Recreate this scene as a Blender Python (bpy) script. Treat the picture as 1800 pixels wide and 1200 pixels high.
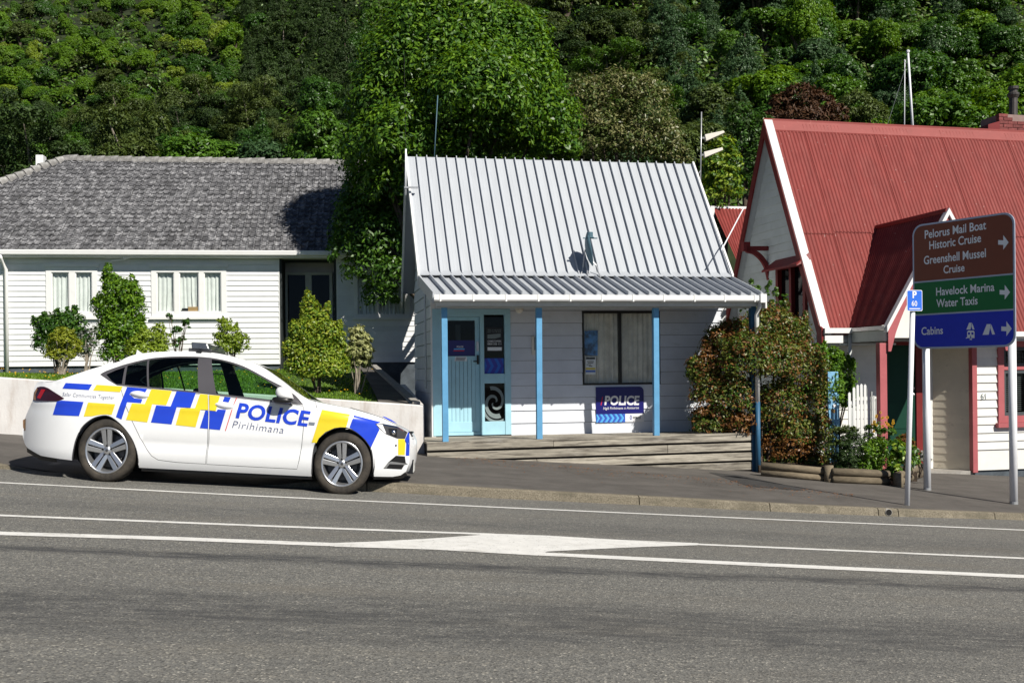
import bpy, bmesh, math, random
import numpy as np
from math import radians, sin, cos, tan, atan, atan2, pi, sqrt, exp, hypot
from mathutils import Vector, Matrix
from mathutils.geometry import delaunay_2d_cdt
for _o in list(bpy.data.objects): bpy.data.objects.remove(_o)
random.seed(7); RNG = np.random.default_rng(7)
sc = bpy.context.scene; COL = sc.collection

# ------------------------------------------------------------------ camera, sky, sun, exposure
FPX, YH, ROLL, TH, EYE = 1850.0, 650.0, 0.0105, atan(0.1), 1.5
RIGHT = Vector((cos(TH), -sin(TH), 0)); FWD = Vector((sin(TH), cos(TH), 0)); UP = Vector((0, 0, 1))
CAM = Vector((0, 0, EYE))
cd = bpy.data.cameras.new('camera'); cam = bpy.data.objects.new('camera', cd); COL.objects.link(cam)
cd.sensor_width = 36.0; cd.lens = 36.0 * FPX / 1800.0; cd.shift_y = (YH - 600.0) / 1800.0
cd.clip_start = 0.1; cd.clip_end = 2000
_r = (RIGHT - ROLL * UP).normalized(); _u = (UP + ROLL * RIGHT).normalized()
_m = Matrix((_r, _u, -FWD)).transposed().to_4x4(); _m.translation = CAM; cam.matrix_world = _m
sc.camera = cam
SUN = Vector((0.70, -1.0, 1.06)).normalized()
SUN_EL = math.asin(SUN.z); SUN_AZ = atan2(SUN.x, SUN.y)
w = bpy.data.worlds.new('World'); sc.world = w; w.use_nodes = True
nt = w.node_tree; nt.nodes.clear()
sky = nt.nodes.new('ShaderNodeTexSky'); sky.sky_type = 'NISHITA'; sky.sun_disc = False
sky.sun_elevation = SUN_EL; sky.sun_rotation = SUN_AZ; sky.altitude = 0; sky.air_density = 0.55; sky.dust_density = 0.1; sky.ozone_density = 3.0
bg = nt.nodes.new('ShaderNodeBackground'); bg.inputs['Strength'].default_value = 0.05
wo = nt.nodes.new('ShaderNodeOutputWorld')
nt.links.new(sky.outputs[0], bg.inputs[0]); nt.links.new(bg.outputs[0], wo.inputs[0])
sd = bpy.data.lights.new('sun', 'SUN'); sd.energy = 5.0; sd.angle = radians(0.5); sd.color = (1.0, 0.95, 0.86)
so = bpy.data.objects.new('sun', sd); COL.objects.link(so)
so.rotation_euler = (-SUN).to_track_quat('-Z', 'Y').to_euler(); so.location = (20, -20, 30)
sc.view_settings.view_transform = 'Standard'; sc.view_settings.look = 'None'
sc.view_settings.exposure = 0.3; sc.view_settings.gamma = 1; sc.view_settings.use_curve_mapping = False
sc.render.engine = 'CYCLES'
sc.cycles.max_bounces = 7; sc.cycles.diffuse_bounces = 3; sc.cycles.glossy_bounces = 3; sc.cycles.transmission_bounces = 4
sc.cycles.transparent_max_bounces = 12; sc.cycles.caustics_reflective = False; sc.cycles.caustics_refractive = False
sc.cycles.sample_clamp_indirect = 6.0

# ------------------------------------------------------------------ rays from the photo's pixels into the place
SL = 0.07                                   # the street falls 7 % to the right
def ray(px, py):
    u, v = px - 900.0, py - YH
    ut, vt = u - ROLL * v, v + ROLL * u
    return RIGHT * (ut / FPX) + FWD - UP * (vt / FPX)
def at_d(px, py, d): return CAM + ray(px, py) * d
def at_y(px, py, y):
    r = ray(px, py); return CAM + r * (y / r.y)
def road_z(x, y=0): return -SL * x
def on_road(px, py, dz=0.0):
    r = ray(px, py); t = (dz - EYE) / (r.z + SL * r.x); return CAM + r * t
def pix(p):                                  # world point -> photo pixel
    q = Vector(p) - CAM; d = q.dot(FWD); ut = FPX * q.dot(RIGHT) / d; vt = -FPX * q.z / d
    return ut + ROLL * vt + 900, vt - ROLL * ut + YH
class Frame:
    def __init__(s, o, yaw):
        s.o = Vector(o); s.yaw = yaw
        s.M = Matrix.Translation(s.o) @ Matrix.Rotation(yaw, 4, 'Z'); s.I = s.M.inverted()
    def at(s, px, py, ly):
        c = s.I @ CAM; r = s.I.to_3x3() @ ray(px, py); t = (ly - c.y) / r.y
        return c + r * t
    def loc(s, p): return s.I @ Vector(p)
    def wld(s, p): return s.M @ Vector(p)

# ------------------------------------------------------------------ objects
def link(o, parent=None):
    COL.objects.link(o)
    if parent is not None: o.parent = parent
    return o
def tag(o, label=None, cat=None, group=None, kind=None):
    if label: o['label'] = label
    if cat: o['category'] = cat
    if group: o['group'] = group
    if kind: o['kind'] = kind
    return o
def thing(name, label, cat, loc=(0, 0, 0), yaw=0.0, group=None):
    o = bpy.data.objects.new(name, None); o.empty_display_size = .2
    o.location = loc; o.rotation_euler = (0, 0, yaw)
    return tag(link(o), label, cat, group)
class MB:
    def __init__(s): s.v = []; s.f = []; s.mi = []; s.cur = 0
    def add(s, vs, fs):
        n = len(s.v); s.v += [tuple(p) for p in vs]
        for f in fs: s.f.append(tuple(i + n for i in f)); s.mi.append(s.cur)
        return s
    def box(s, x0, y0, z0, x1, y1, z1):
        return s.hexa([(x0, y0, z0), (x1, y0, z0), (x1, y1, z0), (x0, y1, z0), (x0, y0, z1), (x1, y0, z1), (x1, y1, z1), (x0, y1, z1)])
    def hexa(s, p):
        return s.add(p, [(0, 3, 2, 1), (4, 5, 6, 7), (0, 1, 5, 4), (1, 2, 6, 5), (2, 3, 7, 6), (3, 0, 4, 7)])
    def quad(s, a, b, c, d): return s.add([a, b, c, d], [(0, 1, 2, 3)])
    def prism(s, poly, axis_vec):                     # poly: 3D points in a plane; axis_vec: extrusion
        n = len(poly); a = [Vector(p) for p in poly]; e = Vector(axis_vec); b = [p + e for p in a]
        return s.add(a + b, [tuple(range(n))[::-1], tuple(range(n, 2 * n))] + [(i, (i + 1) % n, n + (i + 1) % n, n + i) for i in range(n)])
    def tube(s, pts, r, n=8, cap=True):
        pts = [Vector(p) for p in pts]; rs = r if isinstance(r, (list, tuple)) else [r] * len(pts); rings = []
        for i, p in enumerate(pts):
            t = (pts[min(i + 1, len(pts) - 1)] - pts[max(i - 1, 0)]).normalized()
            a = Vector((0, 0, 1)) if abs(t.z) < .9 else Vector((1, 0, 0))
            u = t.cross(a).normalized(); q = t.cross(u)
            rings.append([p + (u * cos(2 * pi * k / n) + q * sin(2 * pi * k / n)) * rs[i] for k in range(n)])
        vs = [p for rg in rings for p in rg]; fs = []
        for i in range(len(pts) - 1):
            for k in range(n):
                fs.append((i * n + k, i * n + (k + 1) % n, (i + 1) * n + (k + 1) % n, (i + 1) * n + k))
        if cap: fs += [tuple(range(n))[::-1], tuple(range((len(pts) - 1) * n, len(pts) * n))]
        return s.add(vs, fs)
    def lathe(s, prof, c=(0, 0, 0), axis='Z', n=24):  # prof: (r, h)
        c = Vector(c); vs = []; fs = []
        for r, h in prof:
            for k in range(n):
                a = 2 * pi * k / n; p = (r * cos(a), r * sin(a), h)
                if axis == 'Y': p = (p[0], h, p[1])
                if axis == 'X': p = (h, p[0], p[1])
                vs.append(c + Vector(p))
        for i in range(len(prof) - 1):
            for k in range(n): fs.append((i * n + k, i * n + (k + 1) % n, (i + 1) * n + (k + 1) % n, (i + 1) * n + k))
        return s.add(vs, fs)
    def build(s, name, mat, parent=None, smooth=False, bevel=0.0, solid=0.0):
        me = bpy.data.meshes.new(name); me.from_pydata(s.v, [], s.f)
        for m in (mat if isinstance(mat, (list, tuple)) else [mat]): me.materials.append(m)
        if any(s.mi): me.polygons.foreach_set('material_index', s.mi)
        if smooth: me.polygons.foreach_set('use_smooth', [True] * len(me.polygons))
        me.update(); o = link(bpy.data.objects.new(name, me), parent)
        if solid:
            m = o.modifiers.new('solid', 'SOLIDIFY'); m.thickness = solid; m.offset = -1
        if bevel:
            m = o.modifiers.new('bevel', 'BEVEL'); m.width = bevel; m.segments = 2; m.limit_method = 'ANGLE'; m.angle_limit = radians(40)
        return o
def copy_tree(o, parent=None):
    c = o.copy(); COL.objects.link(c)
    if parent is not None: c.parent = parent
    for ch in list(o.children): copy_tree(ch, c)
    return c
def inst(src, name, parent=None, M=None):            # a further object sharing a mesh
    o = bpy.data.objects.new(name, src.data); link(o, parent)
    if M is not None: o.matrix_local = M
    return o
def struct(o): o['kind'] = 'structure'; return o

# ------------------------------------------------------------------ 2D helpers
def inpoly(p, poly):
    x, y = p; r = False; j = len(poly) - 1
    for i in range(len(poly)):
        xi, yi = poly[i]; xj, yj = poly[j]
        if (yi > y) != (yj > y) and x < (xj - xi) * (y - yi) / (yj - yi) + xi: r = not r
        j = i
    return r
def densify(poly, step, closed=True):
    out = []; n = len(poly)
    for i in range(n if closed else n - 1):
        a, b = poly[i], poly[(i + 1) % n]; k = max(1, int(hypot(b[0] - a[0], b[1] - a[1]) / step + .999))
        for j in range(k): out.append((a[0] + (b[0] - a[0]) * j / k, a[1] + (b[1] - a[1]) * j / k))
    if not closed: out.append(tuple(poly[-1]))
    return out
def catmull(pts, sub=6, closed=False):
    n = len(pts); out = []
    g = (lambda i: pts[i % n]) if closed else (lambda i: pts[min(max(i, 0), n - 1)])
    for i in range(n if closed else n - 1):
        p0, p1, p2, p3 = g(i - 1), g(i), g(i + 1), g(i + 2)
        for k in range(sub):
            t = k / sub
            out.append(tuple(.5 * (2 * b + (c - a) * t + (2 * a - 5 * b + 4 * c - d) * t * t + (3 * b - a - 3 * c + d) * t ** 3) for a, b, c, d in zip(p0, p1, p2, p3)))
    if not closed: out.append(tuple(pts[-1]))
    return out
def panel2d(outer, holes=(), step=.06):
    vs = []; es = []
    for lp in [outer] + list(holes):
        n0 = len(vs); vs += [Vector(p) for p in lp]; es += [(n0 + i, n0 + (i + 1) % len(lp)) for i in range(len(lp))]
    xs = [p[0] for p in outer]; ys = [p[1] for p in outer]
    x = min(xs) + step / 2
    while x < max(xs):
        y = min(ys) + step / 2
        while y < max(ys):
            if inpoly((x, y), outer) and not any(inpoly((x, y), h) for h in holes): vs.append(Vector((x, y)))
            y += step
        x += step
    V, E, F_, *_ = delaunay_2d_cdt(vs, es, [], 0, 1e-6)
    fs = []
    for f in F_:
        c = (sum(V[i].x for i in f) / 3, sum(V[i].y for i in f) / 3)
        if inpoly(c, outer) and not any(inpoly(c, h) for h in holes): fs.append(tuple(f))
    return [(p.x, p.y) for p in V], fs
def text2d(body, bold=0.0, shear=0.0, spacing=1.0):  # verts (x 0..1 across, y in cap heights), faces
    c = bpy.data.curves.new('t', 'FONT'); c.body = body; c.offset = bold; c.shear = shear; c.resolution_u = 4
    c.space_character = spacing; c.fill_mode = 'FRONT'
    o = bpy.data.objects.new('t', c); COL.objects.link(o)
    me = bpy.data.meshes.new_from_object(o.evaluated_get(bpy.context.evaluated_depsgraph_get()))
    vs = [tuple(v.co[:2]) for v in me.vertices]; fs = [tuple(p.vertices) for p in me.polygons]
    bpy.data.objects.remove(o); bpy.data.curves.remove(c); bpy.data.meshes.remove(me)
    x0 = min(p[0] for p in vs); x1 = max(p[0] for p in vs)
    return [((p[0] - x0) / (x1 - x0), p[1] / CAPH) for p in vs], fs
CAPH = 1.0
_c = text2d('H'); CAPH = max(p[1] for p in _c[0])
# ------------------------------------------------------------------ materials
def N(nt, t, **k):
    n = nt.nodes.new(t)
    for a, b in k.items():
        if a in n.inputs.keys(): n.inputs[a].default_value = b
        else: setattr(n, a, b)
    return n
def coords(nt, space):
    tc = N(nt, 'ShaderNodeTexCoord')
    if space != 'Piece': return tc.outputs[space]
    oi = N(nt, 'ShaderNodeObjectInfo'); ad = N(nt, 'ShaderNodeVectorMath', operation='ADD'); nt.links.new(tc.outputs['Object'], ad.inputs[0]); nt.links.new(oi.outputs['Location'], ad.inputs[1]); return ad.outputs[0]
def mat(name, col, rough=.6, spec=.3, metal=0.0, var=0.12, scale=6.0, bump=0.0, bscale=40.0, col2=None, coat=0.0, stretch=None, detail=5, lo=.35, hi=.65, space='Object'):
    m = bpy.data.materials.new(name); m.use_nodes = True; nt = m.node_tree; b = nt.nodes['Principled BSDF']
    b.inputs['Roughness'].default_value = rough; b.inputs['Metallic'].default_value = metal
    b.inputs['Specular IOR Level'].default_value = spec; b.inputs['Coat Weight'].default_value = coat; b.inputs['Coat Roughness'].default_value = .04
    src = coords(nt, space)
    if stretch:
        mp = N(nt, 'ShaderNodeMapping'); mp.inputs['Scale'].default_value = stretch; nt.links.new(src, mp.inputs[0]); src = mp.outputs[0]
    nz = N(nt, 'ShaderNodeTexNoise', Scale=scale, Detail=detail, Roughness=.65); nt.links.new(src, nz.inputs['Vector'])
    rp = N(nt, 'ShaderNodeValToRGB'); nt.links.new(nz.outputs['Fac'], rp.inputs[0])
    c2 = col2 or tuple(max(0, c * (1 - 2 * var)) for c in col[:3])
    rp.color_ramp.elements[0].position = lo; rp.color_ramp.elements[1].position = hi
    rp.color_ramp.elements[0].color = (*c2[:3], 1); rp.color_ramp.elements[1].color = (*col[:3], 1)
    nt.links.new(rp.outputs[0], b.inputs['Base Color'])
    if bump:
        n2 = N(nt, 'ShaderNodeTexNoise', Scale=bscale, Detail=4.0); nt.links.new(src, n2.inputs['Vector'])
        bp = N(nt, 'ShaderNodeBump', Strength=bump, Distance=.01); nt.links.new(n2.outputs['Fac'], bp.inputs['Height']); nt.links.new(bp.outputs[0], b.inputs['Normal'])
    m['b'] = 1
    return m
def layer(m, col, scale, lo, hi, amount=1.0, stretch=None, detail=6, space='Object'):   # a second noise-masked colour over the first (stains, lichen, chips)
    nt = m.node_tree; b = nt.nodes['Principled BSDF']; old = b.inputs['Base Color'].links[0].from_socket
    src = coords(nt, space)
    if stretch:
        mp = N(nt, 'ShaderNodeMapping'); mp.inputs['Scale'].default_value = stretch; nt.links.new(src, mp.inputs[0]); src = mp.outputs[0]
    nz = N(nt, 'ShaderNodeTexNoise', Scale=scale, Detail=detail, Roughness=.7); nt.links.new(src, nz.inputs['Vector'])
    mr = N(nt, 'ShaderNodeMapRange'); mr.inputs['From Min'].default_value = lo; mr.inputs['From Max'].default_value = hi; mr.inputs['To Max'].default_value = amount
    nt.links.new(nz.outputs['Fac'], mr.inputs['Value'])
    mx = N(nt, 'ShaderNodeMix', data_type='RGBA'); nt.links.new(mr.outputs[0], mx.inputs['Factor']); nt.links.new(old, mx.inputs['A']); mx.inputs['B'].default_value = (*col, 1)
    nt.links.new(mx.outputs['Result'], b.inputs['Base Color']); return m
def objvar(m, amt=.15):                                # each object (board, tile) a slightly different tone
    nt = m.node_tree; b = nt.nodes['Principled BSDF']; old = b.inputs['Base Color'].links[0].from_socket
    oi = N(nt, 'ShaderNodeObjectInfo'); mr = N(nt, 'ShaderNodeMapRange'); mr.inputs['To Min'].default_value = 1 - amt; mr.inputs['To Max'].default_value = 1 + amt * .4
    nt.links.new(oi.outputs['Random'], mr.inputs['Value'])
    hs = N(nt, 'ShaderNodeHueSaturation'); nt.links.new(mr.outputs[0], hs.inputs['Value']); nt.links.new(old, hs.inputs['Color']); nt.links.new(hs.outputs[0], b.inputs['Base Color']); return m
def leafmat(name, c1, c2, rough=.42, trans=.3, spec=.35, shift=.25):
    m = bpy.data.materials.new(name); m.use_nodes = True; nt = m.node_tree; b = nt.nodes['Principled BSDF']; out = nt.nodes['Material Output']
    b.inputs['Roughness'].default_value = rough; b.inputs['Specular IOR Level'].default_value = spec
    at = N(nt, 'ShaderNodeAttribute', attribute_name='tint'); oi = N(nt, 'ShaderNodeObjectInfo')
    ml = N(nt, 'ShaderNodeMath', operation='MULTIPLY_ADD'); nt.links.new(oi.outputs['Random'], ml.inputs[0]); ml.inputs[1].default_value = shift; nt.links.new(at.outputs['Fac'], ml.inputs[2])
    rp = N(nt, 'ShaderNodeValToRGB'); rp.color_ramp.elements[0].position = .1; rp.color_ramp.elements[1].position = 1.0 + shift * .7 if shift < .4 else 1.0
    rp.color_ramp.elements[0].color = (*c1, 1); rp.color_ramp.elements[1].position = 1.0; rp.color_ramp.elements[1].color = (*c2, 1)
    nt.links.new(ml.outputs[0], rp.inputs[0]); nt.links.new(rp.outputs[0], b.inputs['Base Color'])
    tr = N(nt, 'ShaderNodeBsdfTranslucent'); hs = N(nt, 'ShaderNodeHueSaturation', Saturation=1.15, Value=1.25); hs.inputs['Hue'].default_value = .485
    nt.links.new(rp.outputs[0], hs.inputs['Color']); nt.links.new(hs.outputs[0], tr.inputs[0])
    mx = N(nt, 'ShaderNodeMixShader'); mx.inputs[0].default_value = trans; nt.links.new(b.outputs[0], mx.inputs[1]); nt.links.new(tr.outputs[0], mx.inputs[2]); nt.links.new(mx.outputs[0], out.inputs[0])
    return m
def glassmat(name, tint=(.75, .85, .82), refl=.12, rough=.02):
    m = bpy.data.materials.new(name); m.use_nodes = True; nt = m.node_tree; nt.nodes.remove(nt.nodes['Principled BSDF']); out = nt.nodes['Material Output']
    t = N(nt, 'ShaderNodeBsdfTransparent'); t.inputs[0].default_value = (*tint, 1); g = N(nt, 'ShaderNodeBsdfGlossy', Roughness=rough)
    lw = N(nt, 'ShaderNodeLayerWeight', Blend=.5); pw = N(nt, 'ShaderNodeMath', operation='POWER'); pw.inputs[1].default_value = 4; nt.links.new(lw.outputs['Facing'], pw.inputs[0]); ma = N(nt, 'ShaderNodeMath', operation='ADD', use_clamp=True); ma.inputs[1].default_value = refl; nt.links.new(pw.outputs[0], ma.inputs[0])
    mx = N(nt, 'ShaderNodeMixShader'); nt.links.new(ma.outputs[0], mx.inputs[0]); nt.links.new(t.outputs[0], mx.inputs[1]); nt.links.new(g.outputs[0], mx.inputs[2]); nt.links.new(mx.outputs[0], out.inputs[0])
    return m
def flat(name, col, rough=.5, **k): return mat(name, col, rough=rough, var=.03, **k)
M = {}
M['board_white'] = objvar(layer(mat('board_white', (.78, .79, .80), rough=.45, var=.04, scale=3), (.42, .42, .40), 5, .6, .85, .5, stretch=(1, 1, 6)), .06)
M['board_station'] = objvar(layer(mat('board_station', (.73, .76, .82), rough=.5, var=.05, scale=2.5), (.40, .42, .40), 3.5, .58, .85, .6, stretch=(.6, 1, 2.5)), .07)
M['board_cream'] = objvar(layer(mat('board_cream', (.78, .77, .73), rough=.5, var=.05, scale=3), (.30, .27, .22), 7, .63, .8, .6, stretch=(1, 1, 2)), .06)
M['board_grey'] = objvar(layer(mat('board_grey', (.56, .60, .58), rough=.55, var=.06, scale=3), (.33, .34, .30), 5, .6, .85, .5), .06)
M['white_paint'] = layer(mat('white_paint', (.80, .80, .79), rough=.4, var=.03, scale=4), (.45, .43, .40), 9, .66, .85, .5)
M['grey_lining'] = mat('grey_lining', (.30, .30, .30), rough=.7, var=.08)
M['verge_grey'] = mat('verge_grey', (.62, .63, .64), rough=.5, var=.06)
M['board_warm'] = objvar(layer(mat('board_warm', (.74, .69, .56), rough=.5, var=.05, scale=3), (.20, .18, .13), 6, .60, .78, .7, stretch=(1, 1, 1.5)), .05)
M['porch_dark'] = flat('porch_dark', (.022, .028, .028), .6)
M['grey_paint'] = mat('grey_paint', (.55, .57, .56), rough=.45, var=.06)
M['foundation'] = mat('foundation', (.10, .12, .14), rough=.8, var=.2, bump=.3)
M['plaster'] = layer(layer(mat('plaster', (.72, .70, .68), rough=.8, var=.06, scale=2, bump=.25, bscale=30), (.42, .35, .30), 2.6, .48, .74, .8, stretch=(1.6, 1, .35)), (.17, .14, .115), 9, .62, .78, .7, stretch=(1, 1, .6))
M['tile'] = objvar(layer(layer(mat('tile', (.165, .165, .175), rough=.8, var=.3, scale=6, bump=.4, bscale=60, space='Piece'), (.46, .46, .47), 6, .50, .70, .75, space='Piece'), (.05, .05, .045), 2.6, .58, .74, .75, space='Piece'), .22)
M['tile_stuff'] = layer(layer(mat('tile_stuff', (.160, .160, .170), rough=.8, var=.3, scale=6, bump=.4, bscale=60), (.46, .46, .47), 6, .50, .70, .75), (.05, .05, .045), 2.6, .58, .74, .75)
M['ridge_tile'] = objvar(layer(mat('ridge_tile', (.30, .29, .28), rough=.85, var=.2, scale=9, bump=.4), (.50, .50, .48), 8, .5, .7, .8), .25)
M['zinc'] = layer(layer(mat('zinc', (.43, .455, .49), rough=.5, spec=.5, var=.04, scale=1.5, stretch=(6, 1, .6)), (.36, .375, .39), 2.0, .52, .8, .4, stretch=(9, .5, .5)), (.40, .36, .32), 12, .72, .85, .4)
M['red_iron'] = layer(layer(mat('red_iron', (.235, .040, .034), rough=.62, var=.10, scale=1.6, stretch=(3, 1, 1)), (.30, .088, .076), 2.2, .5, .75, .45, stretch=(5, 1, .8)), (.62, .50, .46), 16, .69, .76, .8, stretch=(1.5, .6, .6), detail=3)
M['maroon'] = layer(mat('maroon', (.20, .022, .022), rough=.5, var=.12, scale=3), (.42, .13, .12), 10, .64, .8, .4)
M['ridge_red'] = layer(mat('ridge_red', (.28, .055, .048), rough=.55, var=.08, scale=3), (.48, .2, .17), 9, .6, .8, .4)
M['pink_red'] = layer(mat('pink_red', (.44, .12, .13), rough=.5, var=.08, scale=3), (.60, .32, .30), 9, .62, .8, .4)
M['brick_red'] = objvar(mat('brick_red', (.26, .07, .065), rough=.8, var=.2, scale=14, bump=.5), .25)
M['mortar'] = mat('mortar', (.32, .22, .20), rough=.9)
M['blue_post'] = layer(mat('blue_post', (.13, .36, .60), rough=.45, var=.08, scale=5), (.30, .48, .62), 12, .62, .8, .5)
M['pale_blue'] = layer(mat('pale_blue', (.40, .67, .78), rough=.5, var=.05, scale=4), (.45, .60, .62), 12, .62, .8, .4)
M['shade_base_blue'] = mat('shade_base_blue', (.035, .12, .22), rough=.5, var=.1)  # corner post's shaded side put into the colour; also the downpipe's blue base
M['timber'] = objvar(layer(layer(layer(mat('timber', (.47, .43, .355), rough=.85, var=.22, scale=3, stretch=(.7, 5, 9), bump=.5, bscale=12), (.10, .085, .07), 4, .48, .68, .85, stretch=(.35, 1, 4)), (.60, .57, .52), 3, .56, .75, .55, stretch=(.5, 1, 4)), (.07, .06, .05), 7, .53, .60, .7, stretch=(.22, 1, 5)), .25)
M['log'] = objvar(layer(mat('log', (.21, .17, .115), rough=.9, var=.2, scale=6, stretch=(.6, 4, 4), bump=.6, bscale=14), (.12, .10, .07), 5, .5, .72, .8), .25)
M['concrete'] = layer(mat('concrete', (.38, .36, .33), rough=.9, var=.15, scale=8, bump=.5, bscale=80), (.20, .18, .15), 3, .5, .75, .6)
M['asphalt_path'] = layer(layer(mat('asphalt_path', (.120, .110, .100), rough=.85, var=.15, scale=2.2, bump=.35, bscale=160), (.165, .150, .135), 1.1, .5, .75, .6, stretch=(.5, 1.5, 1)), (.085, .080, .074), .8, .58, .72, .5)
M['asphalt_patch'] = mat('asphalt_patch', (.058, .056, .055), rough=.8, var=.15, scale=4, bump=.3, bscale=160)
M['wall_core'] = flat('wall_core', (.16, .17, .18), .8)
M['grass_ground'] = mat('grass_ground', (.07, .13, .025), rough=.9, var=.3, scale=7, bump=.6, bscale=50)
M['soil'] = mat('soil', (.07, .05, .035), rough=.95, var=.3, scale=9, bump=.6)
M['hill'] = mat('hill', (.035, .05, .018), rough=.95, var=.35, scale=.3)
M['bark'] = layer(mat('bark', (.13, .10, .075), rough=.95, var=.25, scale=9, stretch=(4, 4, .8), bump=.8, bscale=20), (.25, .23, .20), 6, .55, .75, .6)
M['pale_bark'] = mat('pale_bark', (.36, .31, .25), rough=.9, var=.25, scale=12)
M['curtain'] = mat('curtain', (.74, .76, .74), rough=.85, var=.07, scale=6)
M['curtain_old'] = mat('curtain_old', (.80, .78, .69), rough=.9, var=.12, scale=6)
M['dark_room'] = flat('dark_room', (.02, .02, .022), .9)
M['black_frame'] = flat('black_frame', (.018, .017, .016), .45)
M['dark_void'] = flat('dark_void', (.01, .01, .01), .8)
M['glass'] = glassmat('glass', (.93, .96, .95), .03)
M['window_dim'] = glassmat('window_dim', (.94, .95, .95), .02)
M['dark_glass'] = glassmat('dark_glass', (.30, .33, .35), .015)
M['car_glass'] = glassmat('car_glass', (.66, .84, .74), .03)
M['car_glass_dark'] = glassmat('car_glass_dark', (.10, .11, .14), .05)
M['galv'] = mat('galv', (.55, .56, .57), rough=.4, metal=.6, var=.08, scale=12)
M['pole_white'] = mat('pole_white', (.82, .83, .86), rough=.4, var=.03)
M['sign_brown'] = flat('sign_brown', (.21, .055, .022), .35)
M['sign_green'] = flat('sign_green', (.005, .16, .035), .35)
M['sign_blue'] = flat('sign_blue', (.012, .030, .55), .35)
M['sign_grey'] = flat('sign_grey', (.84, .86, .88), .4)
M['park_blue'] = flat('park_blue', (.035, .16, .72), .35)
M['sign_edge'] = flat('sign_edge', (.42, .46, .55), .4, metal=.3)
M['car_white'] = mat('car_white', (.80, .81, .82), rough=.28, spec=.5, var=.01, coat=.6)
M['car_blue'] = flat('car_blue', (.018, .06, .58), .3, coat=.4)
M['car_yellow'] = flat('car_yellow', (.78, .62, .03), .3, coat=.4)
M['car_red'] = flat('car_red', (.60, .02, .02), .35)
M['car_black'] = flat('car_black', (.012, .012, .013), .35, spec=.5)
M['car_trim'] = flat('car_trim', (.055, .055, .06), .38, spec=.4)
M['car_pillar'] = flat('car_pillar', (.075, .072, .08), .3, spec=.5)
M['lining'] = flat('lining', (.045, .05, .055), .8)
M['seat'] = flat('seat', (.03, .032, .036), .8)
M['letter_navy'] = flat('letter_navy', (.03, .05, .16), .5)
M['rubber'] = layer(mat('rubber', (.038, .034, .030), rough=.85, var=.2, scale=14, bump=.3), (.095, .080, .062), 4, .42, .7, .75)
M['alloy'] = mat('alloy', (.62, .63, .65), rough=.28, metal=.85, var=.04)
M['alloy_dark'] = flat('alloy_dark', (.10, .10, .105), .45, metal=.6)
M['chrome'] = flat('chrome', (.8, .8, .82), .12, metal=1.0)
M['lamp_red'] = flat('lamp_red', (.42, .008, .008), .15, spec=.6, coat=.6)
M['lamp_dark'] = flat('lamp_dark', (.035, .006, .008), .1, spec=.6, coat=.8)
M['lamp_amber'] = flat('lamp_amber', (.28, .16, .08), .2, coat=.5)
M['lightbar_lens'] = mat('lightbar_lens', (.07, .08, .10), rough=.25, spec=.7, var=.15, scale=14, coat=.6)
M['plate'] = flat('plate', (.70, .70, .68), .4)
M['police_navy'] = flat('police_navy', (.010, .010, .14), .35, spec=.4)
M['print_white'] = flat('print_white', (.80, .80, .82), .45)
M['print_sky'] = flat('print_sky', (.10, .40, .80), .45)
M['print_blue'] = flat('print_blue', (.035, .14, .58), .45)
M['print_violet'] = flat('print_violet', (.05, .06, .38), .45)
M['print_red'] = flat('print_red', (.60, .02, .05), .45)
M['print_black'] = flat('print_black', (.015, .015, .018), .4)
M['print_yellow'] = flat('print_yellow', (.75, .58, .06), .45)
M['print_dim'] = flat('print_dim', (.20, .24, .24), .5)
M['poster_blue'] = mat('poster_blue', (.10, .32, .70), rough=.5, scale=7, col2=(.015, .04, .10), lo=.4, hi=.62)
M['cardboard'] = flat('cardboard', (.42, .27, .12), .8)
M['antenna_cream'] = flat('antenna_cream', (.72, .68, .60), .45)
M['dish_blue'] = flat('dish_blue', (.08, .15, .19), .5)
M['steel_flue'] = mat('steel_flue', (.10, .09, .085), rough=.5, metal=.4, var=.2)
M['door_green'] = flat('door_green', (.006, .045, .028), .55, spec=.2)
M['window_grey'] = flat('window_grey', (.07, .08, .085), .5)
M['plank_blue'] = layer(mat('plank_blue', (.22, .47, .72), rough=.6, var=.1, scale=6), (.45, .58, .68), 9, .58, .8, .6)
M['paint_line'] = layer(layer(mat('paint_line', (.74, .73, .70), rough=.7, var=.06, scale=8), (.36, .345, .31), 7, .55, .72, .7, stretch=(.4, 1, 1)), (.12, .115, .10), 30, .60, .67, .85)
M['petal'] = flat('petal', (.75, .42, .01), .6)
M['dry_leaf'] = mat('dry_leaf', (.30, .13, .05), rough=.9, var=.3, scale=30)

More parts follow.
